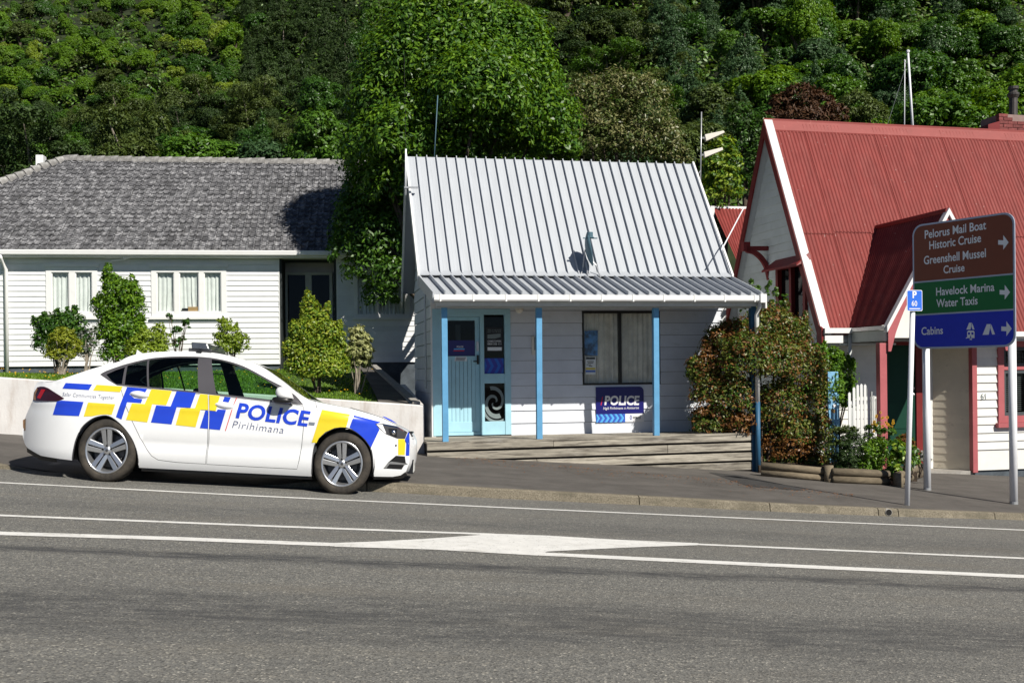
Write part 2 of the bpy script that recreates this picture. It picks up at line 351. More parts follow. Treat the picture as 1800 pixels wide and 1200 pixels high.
# the chip-seal road: coloured stones, bleached and tyre-polished lanes, cracks of bitumen
def roadmat():
    m = bpy.data.materials.new('chip_seal'); m.use_nodes = True; nt = m.node_tree; b = nt.nodes['Principled BSDF']
    b.inputs['Roughness'].default_value = .82; b.inputs['Specular IOR Level'].default_value = .25
    tc = N(nt, 'ShaderNodeTexCoord'); P = tc.outputs['Object']
    vo = N(nt, 'ShaderNodeTexVoronoi', Scale=92.0); nt.links.new(P, vo.inputs['Vector'])
    rp = N(nt, 'ShaderNodeValToRGB'); cr = rp.color_ramp
    cr.elements[0].position = 0; cr.elements[0].color = (.082, .081, .076, 1); cr.elements[1].position = 1; cr.elements[1].color = (.42, .40, .35, 1)
    e = cr.elements.new(.3); e.color = (.142, .140, .131, 1); e = cr.elements.new(.86); e.color = (.195, .191, .175, 1); e = cr.elements.new(.95); e.color = (.26, .245, .21, 1)
    sp = N(nt, 'ShaderNodeSeparateColor'); nt.links.new(vo.outputs['Color'], sp.inputs[0]); nt.links.new(sp.outputs[0], rp.inputs[0])
    def mul(old, fac_socket, col):
        mx = N(nt, 'ShaderNodeMix', data_type='RGBA'); nt.links.new(fac_socket, mx.inputs['Factor']); nt.links.new(old, mx.inputs['A']); mx.inputs['B'].default_value = (*col, 1); return mx.outputs['Result']
    def noise(scale, st, lo, hi, amt, det=5):
        mp = N(nt, 'ShaderNodeMapping'); mp.inputs['Scale'].default_value = st; nt.links.new(P, mp.inputs[0])
        nz = N(nt, 'ShaderNodeTexNoise', Scale=scale, Detail=det, Roughness=.65); nt.links.new(mp.outputs[0], nz.inputs['Vector'])
        mr = N(nt, 'ShaderNodeMapRange'); mr.inputs['From Min'].default_value = lo; mr.inputs['From Max'].default_value = hi; mr.inputs['To Max'].default_value = amt; nt.links.new(nz.outputs['Fac'], mr.inputs['Value']); return mr.outputs[0], nz.outputs['Fac']
    c = rp.outputs[0]
    f, _ = noise(34, (.5, 1, 1), .50, .72, .55); c = mul(c, f, (.072, .070, .066)); f, _ = noise(5, (.12, 1, 1), .52, .72, .4); c = mul(c, f, (.082, .081, .078)); f, _ = noise(23, (.45, 1, 1), .70, .74, .75, 2); c = mul(c, f, (.035, .035, .036))
    f, _ = noise(2.2, (.2, 1, 1), .5, .75, .45); c = mul(c, f, (.16, .145, .12))
    # two bands worn dark by tyres, with ragged edges; wear lies along the lane
    _, wob = noise(1.6, (.25, 1, 1), 0, 1, 1, 6); sx = N(nt, 'ShaderNodeSeparateXYZ'); nt.links.new(P, sx.inputs[0])
    for yc, wd, amt in BANDS:
        a = N(nt, 'ShaderNodeMath', operation='MULTIPLY_ADD'); nt.links.new(wob, a.inputs[0]); a.inputs[1].default_value = wd * 2.2; nt.links.new(sx.outputs['Y'], a.inputs[2])
        d = N(nt, 'ShaderNodeMath', operation='SUBTRACT'); nt.links.new(a.outputs[0], d.inputs[0]); d.inputs[1].default_value = yc + wd * 1.1
        ab = N(nt, 'ShaderNodeMath', operation='ABSOLUTE'); nt.links.new(d.outputs[0], ab.inputs[0])
        mr = N(nt, 'ShaderNodeMapRange', interpolation_type='SMOOTHSTEP'); mr.inputs['From Min'].default_value = wd; mr.inputs['From Max'].default_value = wd * .2; mr.inputs['To Max'].default_value = amt; nt.links.new(ab.outputs[0], mr.inputs['Value'])
        f2, _ = noise(13, (.22, 1, 1), .26, .62, 1.0); mm = N(nt, 'ShaderNodeMath', operation='MULTIPLY'); nt.links.new(mr.outputs[0], mm.inputs[0]); nt.links.new(f2, mm.inputs[1])
        c = mul(c, mm.outputs[0], (.050, .051, .053))
    nt.links.new(c, b.inputs['Base Color'])
    bp = N(nt, 'ShaderNodeBump', Strength=.5, Distance=.006); nt.links.new(vo.outputs['Distance'], bp.inputs['Height']); nt.links.new(bp.outputs[0], b.inputs['Normal'])
    return m
# kerb aggregate
def kerbmat():
    m = mat('kerb_concrete', (.27, .235, .175), rough=.9, var=.3, scale=70, bump=.6, bscale=90)
    return layer(layer(m, (.10, .09, .065), 3, .46, .66, .8, stretch=(.6, 1, 1.6)), (.42, .37, .28), 5, .56, .75, .5)
# ------------------------------------------------------------------ foliage
def rnd_dir(n):
    d = RNG.normal(size=(n, 3)); return d / np.linalg.norm(d, axis=1, keepdims=True)
def norm(a): return a / np.maximum(1e-9, np.linalg.norm(a, axis=1, keepdims=True))
def mesh_np(name, V, loops, nper, tint=None, mt=None):
    nf = len(loops) // nper; me = bpy.data.meshes.new(name); me.vertices.add(len(V)); me.vertices.foreach_set('co', V.astype(np.float32).ravel())
    me.loops.add(len(loops)); me.loops.foreach_set('vertex_index', loops.astype(np.int32))
    me.polygons.add(nf); me.polygons.foreach_set('loop_start', np.arange(0, nf * nper, nper, dtype=np.int32))
    me.update(calc_edges=True)
    if tint is not None:
        a = me.attributes.new('tint', 'FLOAT', 'POINT'); a.data.foreach_set('value', tint.astype(np.float32))
    if mt: me.materials.append(mt)
    return me
def leaves(name, P, Nn, L, Wd, mt, fold=.35, droop=.25):   # one folded four-cornered leaf per point
    n = len(P); L = np.broadcast_to(np.asarray(L, float), (n,))[:, None] * RNG.uniform(.65, 1.3, (n, 1)); Wd = np.broadcast_to(np.asarray(Wd, float), (n,))[:, None] * RNG.uniform(.7, 1.25, (n, 1))
    r = rnd_dir(n); r[:, 2] -= droop; T = norm(r - Nn * (r * Nn).sum(1, keepdims=True)); B = np.cross(Nn, T)
    V = np.empty((n, 4, 3)); V[:, 0] = P - T * L * .5; V[:, 1] = P + B * Wd * .5 + Nn * Wd * fold * .5; V[:, 2] = P + T * L * .5; V[:, 3] = P - B * Wd * .5 + Nn * Wd * fold * .5
    t = np.repeat(np.clip(RNG.normal(.45, .2, n), 0, 1), 4)
    return mesh_np(name, V.reshape(-1, 3), np.arange(n * 4), 4, t, mt)
def crown_pts(lobes, n, clump=.3, nclump=40, shell=.82, upw=.35, rand=.55, lo=-1e9):
    lb = np.array(lobes, float); wgt = lb[:, 3] * lb[:, 4] + lb[:, 4] * lb[:, 5]; wgt /= wgt.sum(); PP = []; NN = []
    for q, k in zip(lb, np.maximum(1, (wgt * n).astype(int))):
        kc = max(4, int(nclump * k / n * len(lb) ** .5)); d = rnd_dir(kc); d[:, 2] = np.where(d[:, 2] < -.5, -d[:, 2], d[:, 2]); rad = RNG.uniform(shell, 1.04, (kc, 1)) ** .8
        C = q[:3] + d * rad * q[3:6]; ci = RNG.integers(0, kc, k); off = rnd_dir(k) * RNG.uniform(0, 1, (k, 1)) ** .5
        cs = clump * q[3:6].mean() * RNG.uniform(.6, 1.35, (kc, 1))[ci]; off[:, 2] *= .75
        P = C[ci] + off * cs; nn = norm(d[ci] * .5 + off * .8 + rnd_dir(k) * rand + np.array([0, 0, upw])); PP.append(P); NN.append(nn)
    P = np.concatenate(PP); Nn = np.concatenate(NN); keep = P[:, 2] > lo; return P[keep], Nn[keep]
L = {}
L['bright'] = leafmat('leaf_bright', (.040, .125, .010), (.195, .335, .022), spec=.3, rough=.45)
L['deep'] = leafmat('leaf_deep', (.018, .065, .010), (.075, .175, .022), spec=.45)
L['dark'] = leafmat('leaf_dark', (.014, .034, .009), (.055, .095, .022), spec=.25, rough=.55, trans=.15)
L['bluish'] = leafmat('leaf_bluish', (.020, .055, .020), (.085, .16, .055), spec=.3, rough=.5, trans=.2)
L['olive'] = leafmat('leaf_olive', (.030, .055, .012), (.12, .165, .036), spec=.3, rough=.5, trans=.25)
L['mid'] = leafmat('leaf_mid', (.028, .080, .010), (.115, .24, .022), spec=.4, trans=.28)
L['yellow'] = leafmat('leaf_yellow', (.12, .17, .012), (.42, .45, .05), spec=.35, trans=.3)
L['yellowgreen'] = leafmat('leaf_yellowgreen', (.10, .18, .012), (.34, .44, .05), spec=.4, trans=.3)
L['fern'] = leafmat('leaf_fern', (.06, .14, .010), (.20, .34, .030), spec=.35, trans=.3)
L['brown'] = leafmat('leaf_brown', (.040, .018, .010), (.115, .055, .022), spec=.25, rough=.6, trans=.15)
L['pale'] = leafmat('leaf_pale', (.10, .11, .035), (.30, .29, .12), spec=.4, trans=.2)
L['variegated'] = leafmat('leaf_variegated', (.14, .18, .05), (.52, .52, .24), spec=.35, trans=.25)
L['autumn'] = leafmat('leaf_autumn', (.025, .060, .012), (.20, .215, .035), spec=.4, trans=.22)
L['rust'] = leafmat('leaf_rust', (.07, .030, .010), (.29, .135, .04), spec=.35, trans=.22)
L['silver'] = leafmat('leaf_silver', (.16, .17, .15), (.42, .43, .38), spec=.3, trans=.15)
L['grass'] = leafmat('grass_blade', (.05, .12, .010), (.20, .33, .03), spec=.3, trans=.3)

# ------------------------------------------------------------------ ground, road, kerb, footpath
BANDS = [(8.22, .24, .95), (6.45, .80, .72), (10.6, .5, .35)]
road_m = roadmat()
def sheet(name, xs, ys, zf, mt, kind='structure', **kw):
    mb = MB(); vs = [(x, y, zf(x, y)) for y in ys for x in xs]; n = len(xs)
    fs = [(j * n + i, j * n + i + 1, (j + 1) * n + i + 1, (j + 1) * n + i) for j in range(len(ys) - 1) for i in range(n - 1)]
    mb.add(vs, fs); o = mb.build(name, mt, **kw); o['kind'] = kind; return o
KP = [on_road(20, 825), on_road(340, 847), on_road(647, 863.5), on_road(900, 877), on_road(1180, 890), on_road(1345, 898.3), on_road(1480, 904), on_road(1594, 908.3), on_road(1750, 912.6), on_road(1800, 914)]
KX = [p.x for p in KP]; KY = [p.y for p in KP]
def kerb_y(x): return float(np.interp(x, KX, KY))
def kerb_h(x): return float(np.interp(x, [-7, -5.2, -4.4, -1.9, -1.2, -.6, 3, 8], [.10, .09, -.04, -.04, .105, .12, .11, .085]))
FOOT = .02
def foot_z(x, y): return -SL * x + kerb_h(x) + FOOT * max(0, y - kerb_y(x) - .14)
sheet('ground', np.linspace(-400, 400, 17), np.linspace(-300, 500, 17), lambda x, y: -SL * x - .35 if abs(x) < 60 else -SL * 60 * (1 if x > 0 else -1) - .35, M['soil'])
ksx = sorted(set(KX + list(np.linspace(-60, 70, 66))))
mb = MB(); n = len(ksx)
vs = []
for x in ksx: vs += [(x, -14, -SL * x), (x, 4, -SL * x), (x, kerb_y(x) + .02, -SL * x)]
mb.add(vs, [(3 * i + k, 3 * i + 3 + k, 3 * i + 4 + k, 3 * i + 1 + k) for i in range(n - 1) for k in (0, 1)])
struct(mb.build('road', road_m))
# painted lines: traced on the road surface, 4 mm above it
def line_paint(name, ctr, wid, label=None):
    mb = MB(); c = densify(ctr, 40, False); vs = []
    for px, py in c:
        a = on_road(px, py, .004); vs += [a + Vector((0, wid / 2, 0)), a - Vector((0, wid / 2, 0))]
    mb.add(vs, [(2 * i + 1, 2 * i + 3, 2 * i + 2, 2 * i) for i in range(len(c) - 1)])
    o = mb.build(name, M['paint_line']); struct(o); return o
line_paint('edge_line', [(-900, 797), (0, 847.5), (450, 871), (900, 892), (1350, 912), (1800, 931), (2600, 966)], .085)
line_paint('lane_line', [(-900, 862), (0, 905), (450, 923), (870, 938.5)], .10)
line_paint('lane_line', [(1225, 955.8), (1500, 967.5), (1800, 980.5), (2600, 1016)], .095)
line_paint('centre_line', [(-900, 890), (0, 936.5), (300, 945.5), (590, 956.5)], .17)
line_paint('centre_line', [(945, 972.5), (1350, 992), (1800, 1012.5), (2600, 1050)], .17)
mb = MB(); pl = [(588, 953.5), (660, 951), (760, 945.5), (870, 937.3), (960, 940.5), (1080, 947.5), (1228, 954), (1226, 957.5), (1130, 960.5), (1040, 964.5), (962, 968.5), (945, 975.6), (760, 965), (588, 960)]
V2, F2 = panel2d(densify(pl, 20), step=25); mb.add([on_road(x, y, .0045) for x, y in V2], [f[::-1] for f in F2]); struct(mb.build('painted_island', M['paint_line']))
# kerb stones
kroot = bpy.data.objects.new('kerb', None); link(kroot); struct(kroot); km = kerbmat()
joints = [-40, -30, -22, -15, -9, on_road(647, 863).x - 2.6, on_road(645, 863).x, on_road(1122, 886).x, on_road(1345, 895).x, on_road(1556, 905).x - .14, on_road(1556, 905).x + .14, on_road(1752, 913).x, 10.5, 14, 20, 30, 45]
for a, b in zip(joints[:-1], joints[1:]):
    mb = MB(); xs = np.linspace(a + .006, b - .006, max(2, int((b - a) / .5) + 1)); hole = abs(b - a - .28) < .02
    prof = [(0.0, -.12), (.012, .0), (.03, .85), (.055, 1.0), (.15, 1.0), (.15, -.12)]
    vs = [(x, kerb_y(x) + dy, -SL * x + (h * kerb_h(x) if h > 0 else h)) for x in xs for dy, h in prof]; k = len(prof)
    mb.add(vs, [(i * k + j, (i + 1) * k + j, (i + 1) * k + j + 1, i * k + j + 1) for i in range(len(xs) - 1) for j in range(k - 1)] + [tuple(range(k)), tuple(range((len(xs) - 1) * k, len(xs) * k))[::-1]])
    ks = mb.build('kerb_stone', km, kroot)
    if hole:
        c = on_road(1556, 905); xm = c.x; ym = kerb_y(xm); zz = -SL * xm + .050
        m2 = MB(); m2.lathe([(.040, -.004), (.046, -.004), (.046, .12), (.040, .12), (.040, -.004)], (xm, ym + .012, zz), 'Y', 20); pipe = m2.build('drain_pipe', M['concrete'], kroot, smooth=True)
        m2 = MB(); m2.lathe([(.0001, -.003), (.041, -.003)], (xm, ym + .012, zz), 'Y', 20); m2.build('drain_opening', M['dark_void'], pipe)
fy = np.concatenate([[0.0], np.linspace(.12, 9.0, 26)])
mb = MB(); vs = []
for x in ksx:
    for d in fy: vs.append((x, kerb_y(x) + .15 + d, foot_z(x, kerb_y(x) + .15 + d) - (.002 if d == 0 else 0)))
k = len(fy); mb.add(vs, [(i * k + j, (i + 1) * k + j, (i + 1) * k + j + 1, i * k + j + 1) for i in range(n - 1) for j in range(k - 1)])
struct(mb.build('footpath', M['asphalt_path']))
PATCH = None
def on_foot(px, py):
    r = ray(px, py); lo, hi = 8.0, 40.0
    for _ in range(50):
        t = (lo + hi) / 2; p = CAM + r * t
        if p.z > foot_z(p.x, p.y): lo = t
        else: hi = t
    return p

# ------------------------------------------------------------------ rendered wall, lawn, path
WY = 16.95
wa, wb = at_y(0, 663, WY), at_y(742, 712, WY); wk = (wb.z - wa.z) / (wb.x - wa.x)
def wall_top(x): return wa.z + wk * (x - wa.x)
t = thing('retaining_wall', 'low white rendered retaining wall along the footpath behind the police car', 'wall', (0, WY, 0))
mb = MB(); xs = np.linspace(-34, wb.x + .03, 30); vs = []
for x in xs: vs += [(x, 0, -SL * x - .3), (x, 0, wall_top(x) - .015), (x, .012, wall_top(x)), (x, .22, wall_top(x)), (x, .22, -SL * x - .3)]
mb.add(vs, [(i * 5 + j, (i + 1) * 5 + j, (i + 1) * 5 + j + 1, i * 5 + j + 1) for i in range(29) for j in range(4)] + [(0, 1, 2, 3, 4), tuple(range(145, 150))[::-1]])
mb.build('wall_face', M['plaster'], t)
mb = MB(); x1 = wb.x + .03; cz = wall_top(x1)       # the return beside the path
mb.hexa([(x1 - .2, .22, cz - 1.3), (x1, .22, cz - 1.3), (x1 - .30, 3.2, cz - 1.2), (x1 - .5, 3.2, cz - 1.2), (x1 - .2, .22, cz), (x1, .22, cz), (x1 - .30, 3.2, cz + .3), (x1 - .5, 3.2, cz + .3)])
mb.build('wall_return', M['plaster'], t)
HY = 24.6                                            # the left house's front wall
hl, hr = at_y(60, 659, HY), at_y(600, 648, HY); hk = (hr.z - hl.z) / (hr.x - hl.x)
def lawn_z(x, y):
    f = min(1, max(0, (y - WY - .2) / (HY - WY - .2))); f = f ** 1.1
    return (wall_top(x) - .05) * (1 - f) + (hl.z + hk * (x - hl.x)) * f
def on_lawn(px, py):
    r = ray(px, py); lo, hi = 15.0, 40.0
    for _ in range(50):
        tt = (lo + hi) / 2; p = CAM + r * tt
        if p.z > lawn_z(p.x, p.y): lo = tt
        else: hi = tt
    return p
pl0, pl1 = on_lawn(668, 712).x, wb.x
mb = MB(); pys = np.linspace(WY + .22, HY + 1, 16)
def path_x(y): f = (y - WY) / (HY - WY); return pl0 - .55 * f - .1 * f * f, pl1 - .12 - .95 * f
vs = []
for y in pys:
    a, b = path_x(y); vs += [(a, y, lawn_z(a, y) + .035), (b, y, lawn_z(b, y) + .035)]
mb.add(vs, [(2 * i, 2 * i + 1, 2 * i + 3, 2 * i + 2) for i in range(15)]); struct(mb.build('path', M['asphalt_path']))
mb = MB(); vs = []; lys = np.linspace(WY + .2, HY + 1.5, 22); nx_ = 60
for y in lys:
    for i in range(nx_): x = -34 + (path_x(y)[1] + .1 + 34) * i / (nx_ - 1); vs.append((x, y, lawn_z(x, y) + .015 * sin(x * 2.1 + y) * sin(y * 1.7)))
mb.add(vs, [(j * nx_ + i, j * nx_ + i + 1, (j + 1) * nx_ + i + 1, (j + 1) * nx_ + i) for j in range(21) for i in range(nx_ - 1)]); struct(mb.build('lawn', M['grass_ground']))
mb = MB()
for i in range(15):
    y0, y1 = pys[i], pys[i + 1]; a, b = path_x(y0)[1], path_x(y1)[1]; z0, z1 = lawn_z(a, y0), lawn_z(b, y1)
    mb.hexa([(a, y0, z0 - .1), (a + .12, y0, z0 - .1), (b + .12, y1, z1 - .1), (b, y1, z1 - .1), (a, y0, z0 + .09), (a + .12, y0, z0 + .09), (b + .12, y1, z1 + .09), (b, y1, z1 + .09)])
struct(mb.build('path_edging', M['concrete']))
# grass blades over the lawn in view
ng = 42000; gx = RNG.uniform(-13.5, pl0 + .02, ng); gy = WY + .2 + (HY - WY) * RNG.uniform(0, 1, ng) ** 1.3
pm = np.array([path_x(y)[0] for y in gy]); k_ = gx < pm - RNG.uniform(-.06, .1, ng); gx, gy = gx[k_], gy[k_]; ng = len(gx)
gz = np.array([lawn_z(x, y) for x, y in zip(gx, gy)]); h = RNG.uniform(.015, .05, ng); lean = RNG.normal(0, .02, (ng, 2)); a = RNG.uniform(0, pi, ng); wx, wy = np.cos(a) * .012, np.sin(a) * .012
V = np.empty((ng, 3, 3)); V[:, 0] = np.c_[gx - wx, gy - wy, gz]; V[:, 1] = np.c_[gx + wx, gy + wy, gz]; V[:, 2] = np.c_[gx + lean[:, 0], gy + lean[:, 1], gz + h]
o = bpy.data.objects.new('grass', mesh_np('grass', V.reshape(-1, 3), np.arange(ng * 3), 3, np.repeat(np.clip(RNG.normal(.5, .2, ng), 0, 1), 3), L['grass'])); link(o); o['kind'] = 'stuff'
nd = 260; mb = MB()
for i in range(nd):
    x = random.uniform(-11.5, pl0 - .1); y = random.uniform(WY + .6, HY - .3); z = lawn_z(x, y) + random.uniform(.04, .11); r = random.uniform(.012, .020)
    mb.add([(x + r * cos(k), y + r * sin(k), z) for k in np.arange(0, 6.2, 1.047)] + [(x, y, z + .012)], [(k, (k + 1) % 6, 6) for k in range(6)])
o = mb.build('dandelion_flowers', M['petal']); o['kind'] = 'stuff'

# ------------------------------------------------------------------ the bush-covered hillside
def hill_y0(x): return 62 - .55 * x if x < 0 else max(44, 62 - .55 * x)
def hill_z(x, y):
    y0 = hill_y0(x); d = y - y0; b = 1.6 - .02 * x
    und = 2.2 * sin(x * .085 + 1) + 1.5 * sin(y * .11 + x * .05) + .9 * sin(x * .23 + y * .17)
    return b + (max(0, d) * .70 + und * min(1, max(0, d / 18)) + min(0, d) * .0)
sheet('hill', np.linspace(-170, 170, 130), np.linspace(27, 290, 110), hill_z, M['hill'])
def on_hill(px, py):
    r = ray(px, py); t0 = 30.0
    while t0 < 330:
        p = CAM + r * t0
        if p.z < hill_z(p.x, p.y): break
        t0 += 1.5
    lo, hi = t0 - 1.5, t0
    for _ in range(12):
        t = (lo + hi) / 2; p = CAM + r * t
        if p.z < hill_z(p.x, p.y): hi = t
        else: lo = t
    return CAM + r * hi, hi
# the kinds of tree on it, modelled once each: crown radius about 1, standing on its base
def tree_proto(kind):
    tr = MB(); lobes = []
    if kind in ('round', 'bush', 'brown'):
        for i in range(9):
            a = i * 2.4; rr = .52 * sqrt((i + .5) / 9) * 1.2; lobes.append((rr * cos(a) + random.uniform(-.12, .12), rr * sin(a) + random.uniform(-.12, .12), 1.1 + .75 * (1 - rr) + random.uniform(-.3, .35), *(np.array([.42, .42, .40]) * random.uniform(.6, 1.25))))
        P, Nn = crown_pts(lobes, 14000, .25, 330, .70); lw = (.085, .042)
    elif kind == 'spire':
        for i in range(11):
            f = i / 10; r = .62 * (1 - f) ** .8 + .14; a = i * 2.1; k = random.uniform(.7, 1.15); lobes.append((.34 * (1 - f) * cos(a) + random.uniform(-.08, .08), .34 * (1 - f) * sin(a), .7 + 1.9 * f, r * k, r * k, .34))
        P, Nn = crown_pts(lobes, 14000, .23, 340, .66, upw=.1); lw = (.080, .032)
    elif kind == 'layered':
        for i in range(12):
            a = i * 2.4; f = i / 11; r = .75 * sqrt((i % 6 + .6) / 6); k = random.uniform(.65, 1.3); lobes.append((r * cos(a), r * sin(a), .7 + 1.45 * f + random.uniform(-.15, .15), .44 * k, .44 * k, .24))
        P, Nn = crown_pts(lobes, 14000, .30, 300, .66, upw=.5); lw = (.072, .034)
    if kind == 'fern':
        Ps = []; Ns = []; Vv = []
        for i in range(17):
            a = 2 * pi * i / 17 + random.uniform(-.12, .12); up = random.uniform(.25, .75); ln = random.uniform(.85, 1.15)
            for j in range(26):
                f = (j + 1) / 26; r = ln * f; z = 1.35 + up * f * .9 - .95 * f * f; wv = .20 * sin(pi * min(1, f * .9 + .1)) + .02
                c = np.array([r * cos(a), r * sin(a), z]); s = np.array([-sin(a), cos(a), 0]); fw = np.array([cos(a), sin(a), up * .9 - 1.9 * f]) / 26 * ln
                for sg in (1, -1):
                    q = c + s * sg * wv - np.array([0, 0, wv * .35]) + fw * 1.2
                    Vv += [c, c + fw * .9, q + fw * .35, q]
        V = np.array(Vv); nq = len(V) // 4
        cr = mesh_np('crown', V, np.arange(nq * 4), 4, np.repeat(np.clip(RNG.normal(.5, .18, nq), 0, 1), 4), None)
        tr.tube([(0, 0, -.6), (.02, 0, .5), (0, 0, 1.38)], [.11, .08, .07], 7)
    else:
        cr = leaves('crown', P, Nn, lw[0], lw[1], None)
        tr.tube([(0, 0, -.5), (.03, .02, .6), (-.02, 0, 1.5)], [.10, .075, .03], 7)
        for i in range(5): q = random.choice(lobes); tr.tube([(0, 0, .6 + .12 * i), (q[0] * .6, q[1] * .6, .7 * q[2] + .2), q[:3]], [.045, .03, .012], 5)
    me = bpy.data.meshes.new('trunk'); me.from_pydata(tr.v, [], tr.f); me.materials.append(M['bark'] if kind != 'layered' else M['pale_bark'])
    return me, cr
PROTO = {}
for k, leafs in (('round', ('bright', 'mid', 'deep', 'yellowgreen', 'bluish', 'olive')), ('spire', ('bluish', 'dark', 'deep')), ('layered', ('dark', 'olive', 'mid')), ('bush', ('mid', 'deep', 'olive', 'bluish', 'fern', 'bright', 'yellowgreen')), ('fern', ('fern',)), ('brown', ('brown',))):
    bases = [(a_, b_) for a_, b_ in (tree_proto(k) for _ in range(3 if k in ('round', 'spire', 'layered', 'bush') else 1))]
    for a_, b_ in bases: b_.materials.clear(); b_.materials.append(L[leafs[0]])
    for l in leafs:
        PROTO[k, l] = []
        for base in bases:
            PROTO[k, l].append(base)
NAMES = {'round': 'broadleaf_tree', 'spire': 'conifer_tree', 'layered': 'tea_tree', 'bush': 'native_bush', 'fern': 'tree_fern', 'brown': 'russet_tree'}
LEAFWORD = {'bright': 'bright green', 'mid': 'mid green', 'deep': 'deep green', 'yellowgreen': 'yellowish green', 'bluish': 'blue-green', 'olive': 'olive green', 'dark': 'very dark', 'fern': 'light green', 'brown': 'russet brown'}
KINDWORD = {'round': 'rounded broadleaf tree', 'spire': 'upright feathery tree', 'layered': 'layered tea tree', 'bush': 'low dense bush', 'fern': 'tree fern with arching fronds', 'brown': 'bushy tree'}
def hill_tree(kind, leaf, p, s, label=None, group=None, sz=1.0):
    t = thing(NAMES[kind], label or f'{LEAFWORD[leaf]} {KINDWORD[kind]} among many like it on the forested hillside', 'tree', p, random.uniform(0, 6.28), group or f'{LEAFWORD[leaf]} {KINDWORD[kind]}s on the hillside'.replace('frondss', 'fronds').replace('bushs', 'bushes').replace('tree fern with', 'tree ferns with'))
    t.scale = (s * random.uniform(.82, 1.22), s * random.uniform(.82, 1.22), s * sz * random.uniform(.85, 1.25)); t.rotation_euler = (random.uniform(-.16, .16), random.uniform(-.16, .16), random.uniform(0, 6.28))
    for me, nm in zip(random.choice(PROTO[kind, leaf]), ('trunk', 'crown')):
        o = link(bpy.data.objects.new(nm, me), t)
        if nm == 'crown': o.material_slots[0].link = 'OBJECT'; o.material_slots[0].material = L[leaf]
    return t
def pick(px, py):                                   # which tree grows where, read from the photograph
    u = random.random()
    if px < 430 and py < 190 - .12 * px + 40:
        return random.choice([('fern', 'fern')] * 3 + [('bush', 'fern'), ('bush', 'bright'), ('bush', 'yellowgreen'), ('bush', 'mid'), ('round', 'olive'), ('bush', 'deep'), ('round', 'bright'), ('bush', 'mid')])
    if 430 < px < 620 and py < 190: return random.choice([('spire', 'dark')] * 5 + [('layered', 'dark'), ('round', 'deep')])
    if px < 560: return random.choice([('layered', 'dark')] * 3 + [('layered', 'olive')] * 2 + [('spire', 'dark'), ('spire', 'deep'), ('round', 'deep'), ('round', 'olive'), ('layered', 'mid'), ('bush', 'mid')])
    if px < 720: return random.choice([('round', 'mid'), ('round', 'deep'), ('layered', 'dark'), ('layered', 'olive'), ('bush', 'mid'), ('spire', 'deep')])
    if px < 1180: return random.choice([('layered', 'olive')] * 3 + [('round', 'olive')] * 2 + [('round', 'mid'), ('layered', 'dark'), ('spire', 'bluish'), ('layered', 'mid')])
    if px < 1330: return random.choice([('spire', 'bluish')] * 4 + [('round', 'bluish'), ('round', 'mid'), ('bush', 'deep'), ('round', 'olive')])
    return random.choice([('round', 'mid')] * 3 + [('round', 'bright')] * 2 + [('spire', 'bluish')] * 2 + [('round', 'deep')] * 2 + [('bush', 'deep'), ('fern', 'fern'), ('fern', 'fern'), ('round', 'bluish'), ('spire', 'deep')])
pts = []; tries = 0; grid_ = {}
def too_close(px, py, d): return any((px - a) ** 2 + ((py - b) * 1.25) ** 2 < d * d for a, b in pts)
while len(pts) < 960 and tries < 60000:
    tries += 1; px, py = random.choice((random.uniform(-220, 2020), random.uniform(-220, 2020), random.uniform(-40, 480))), random.uniform(-40, 330)
    if px < 600 and py > 310: continue
    if 690 < px < 940 and 70 < py: continue
    d = (12 if px < 430 and py < 200 else 19 if px < 600 else 26) * random.uniform(.5, 1.3)
    if not too_close(px, py, d): pts.append((px, py))
pts.sort(key=lambda q: q[1])
MARKS = ((0, 'the roof end'), (70, 'the left roof hip'), (150, 'the white chimney'), (240, 'the twin-light window'), (330, 'the three-light window'), (430, 'the tiled ridge middle'), (620, 'the shaded dark grove'), (1000, 'the big bright tree'), (1200, 'the pale olive tree'), (1340, 'the paddle antennas'), (1550, 'the russet bush'), (1690, 'the flagpole'), (1800, 'the brick chimney'), (9999, 'the roof corner'))
ORD = ['first', 'second', 'third', 'fourth', 'fifth', 'sixth', 'seventh', 'eighth', 'ninth', 'tenth', 'eleventh', 'twelfth', 'thirteenth', 'fourteenth', 'fifteenth', 'sixteenth', 'seventeenth', 'eighteenth', 'nineteenth', 'twentieth']
hill = []; cells = {}
for px, py in pts:
    kind, leaf = pick(px, py); mk = next(m for e, m in MARKS if px < e); lv = 'topmost' if py < 15 else 'very high' if py < 60 else 'high' if py < 105 else 'midway' if py < 160 else 'low' if py < 220 else 'lowest'
    hill.append((px, py, kind, leaf, mk, lv)); cells.setdefault((kind, leaf, mk, lv), []).append(px)
for px, py, kind, leaf, mk, lv in hill:
    c = sorted(cells[kind, leaf, mk, lv]); nm = f'{LEAFWORD[leaf]} {KINDWORD[kind]}'.replace(' with arching fronds', '')
    lab = f'{nm} {lv} on the hillside above {mk}' if len(c) == 1 else f'{ORD[min(19, c.index(px))]} from left among {nm}s {lv} above {mk}'.replace('bushs', 'bushes')
    p, d = on_hill(px, py + 18); s = {'round': 2.3, 'spire': 2.1, 'layered': 2.5, 'bush': 1.9, 'fern': 1.25, 'brown': 2}[kind] * random.choice((.55, .7, .8, .95, 1.1, 1.3)) * random.uniform(.9, 1.1) * (.66 if px < 430 and py < 200 else .92)
    hill_tree(kind, leaf, p - Vector((0, 0, (.75 if px < 430 and py < 200 else .8) * s)), s, lab)
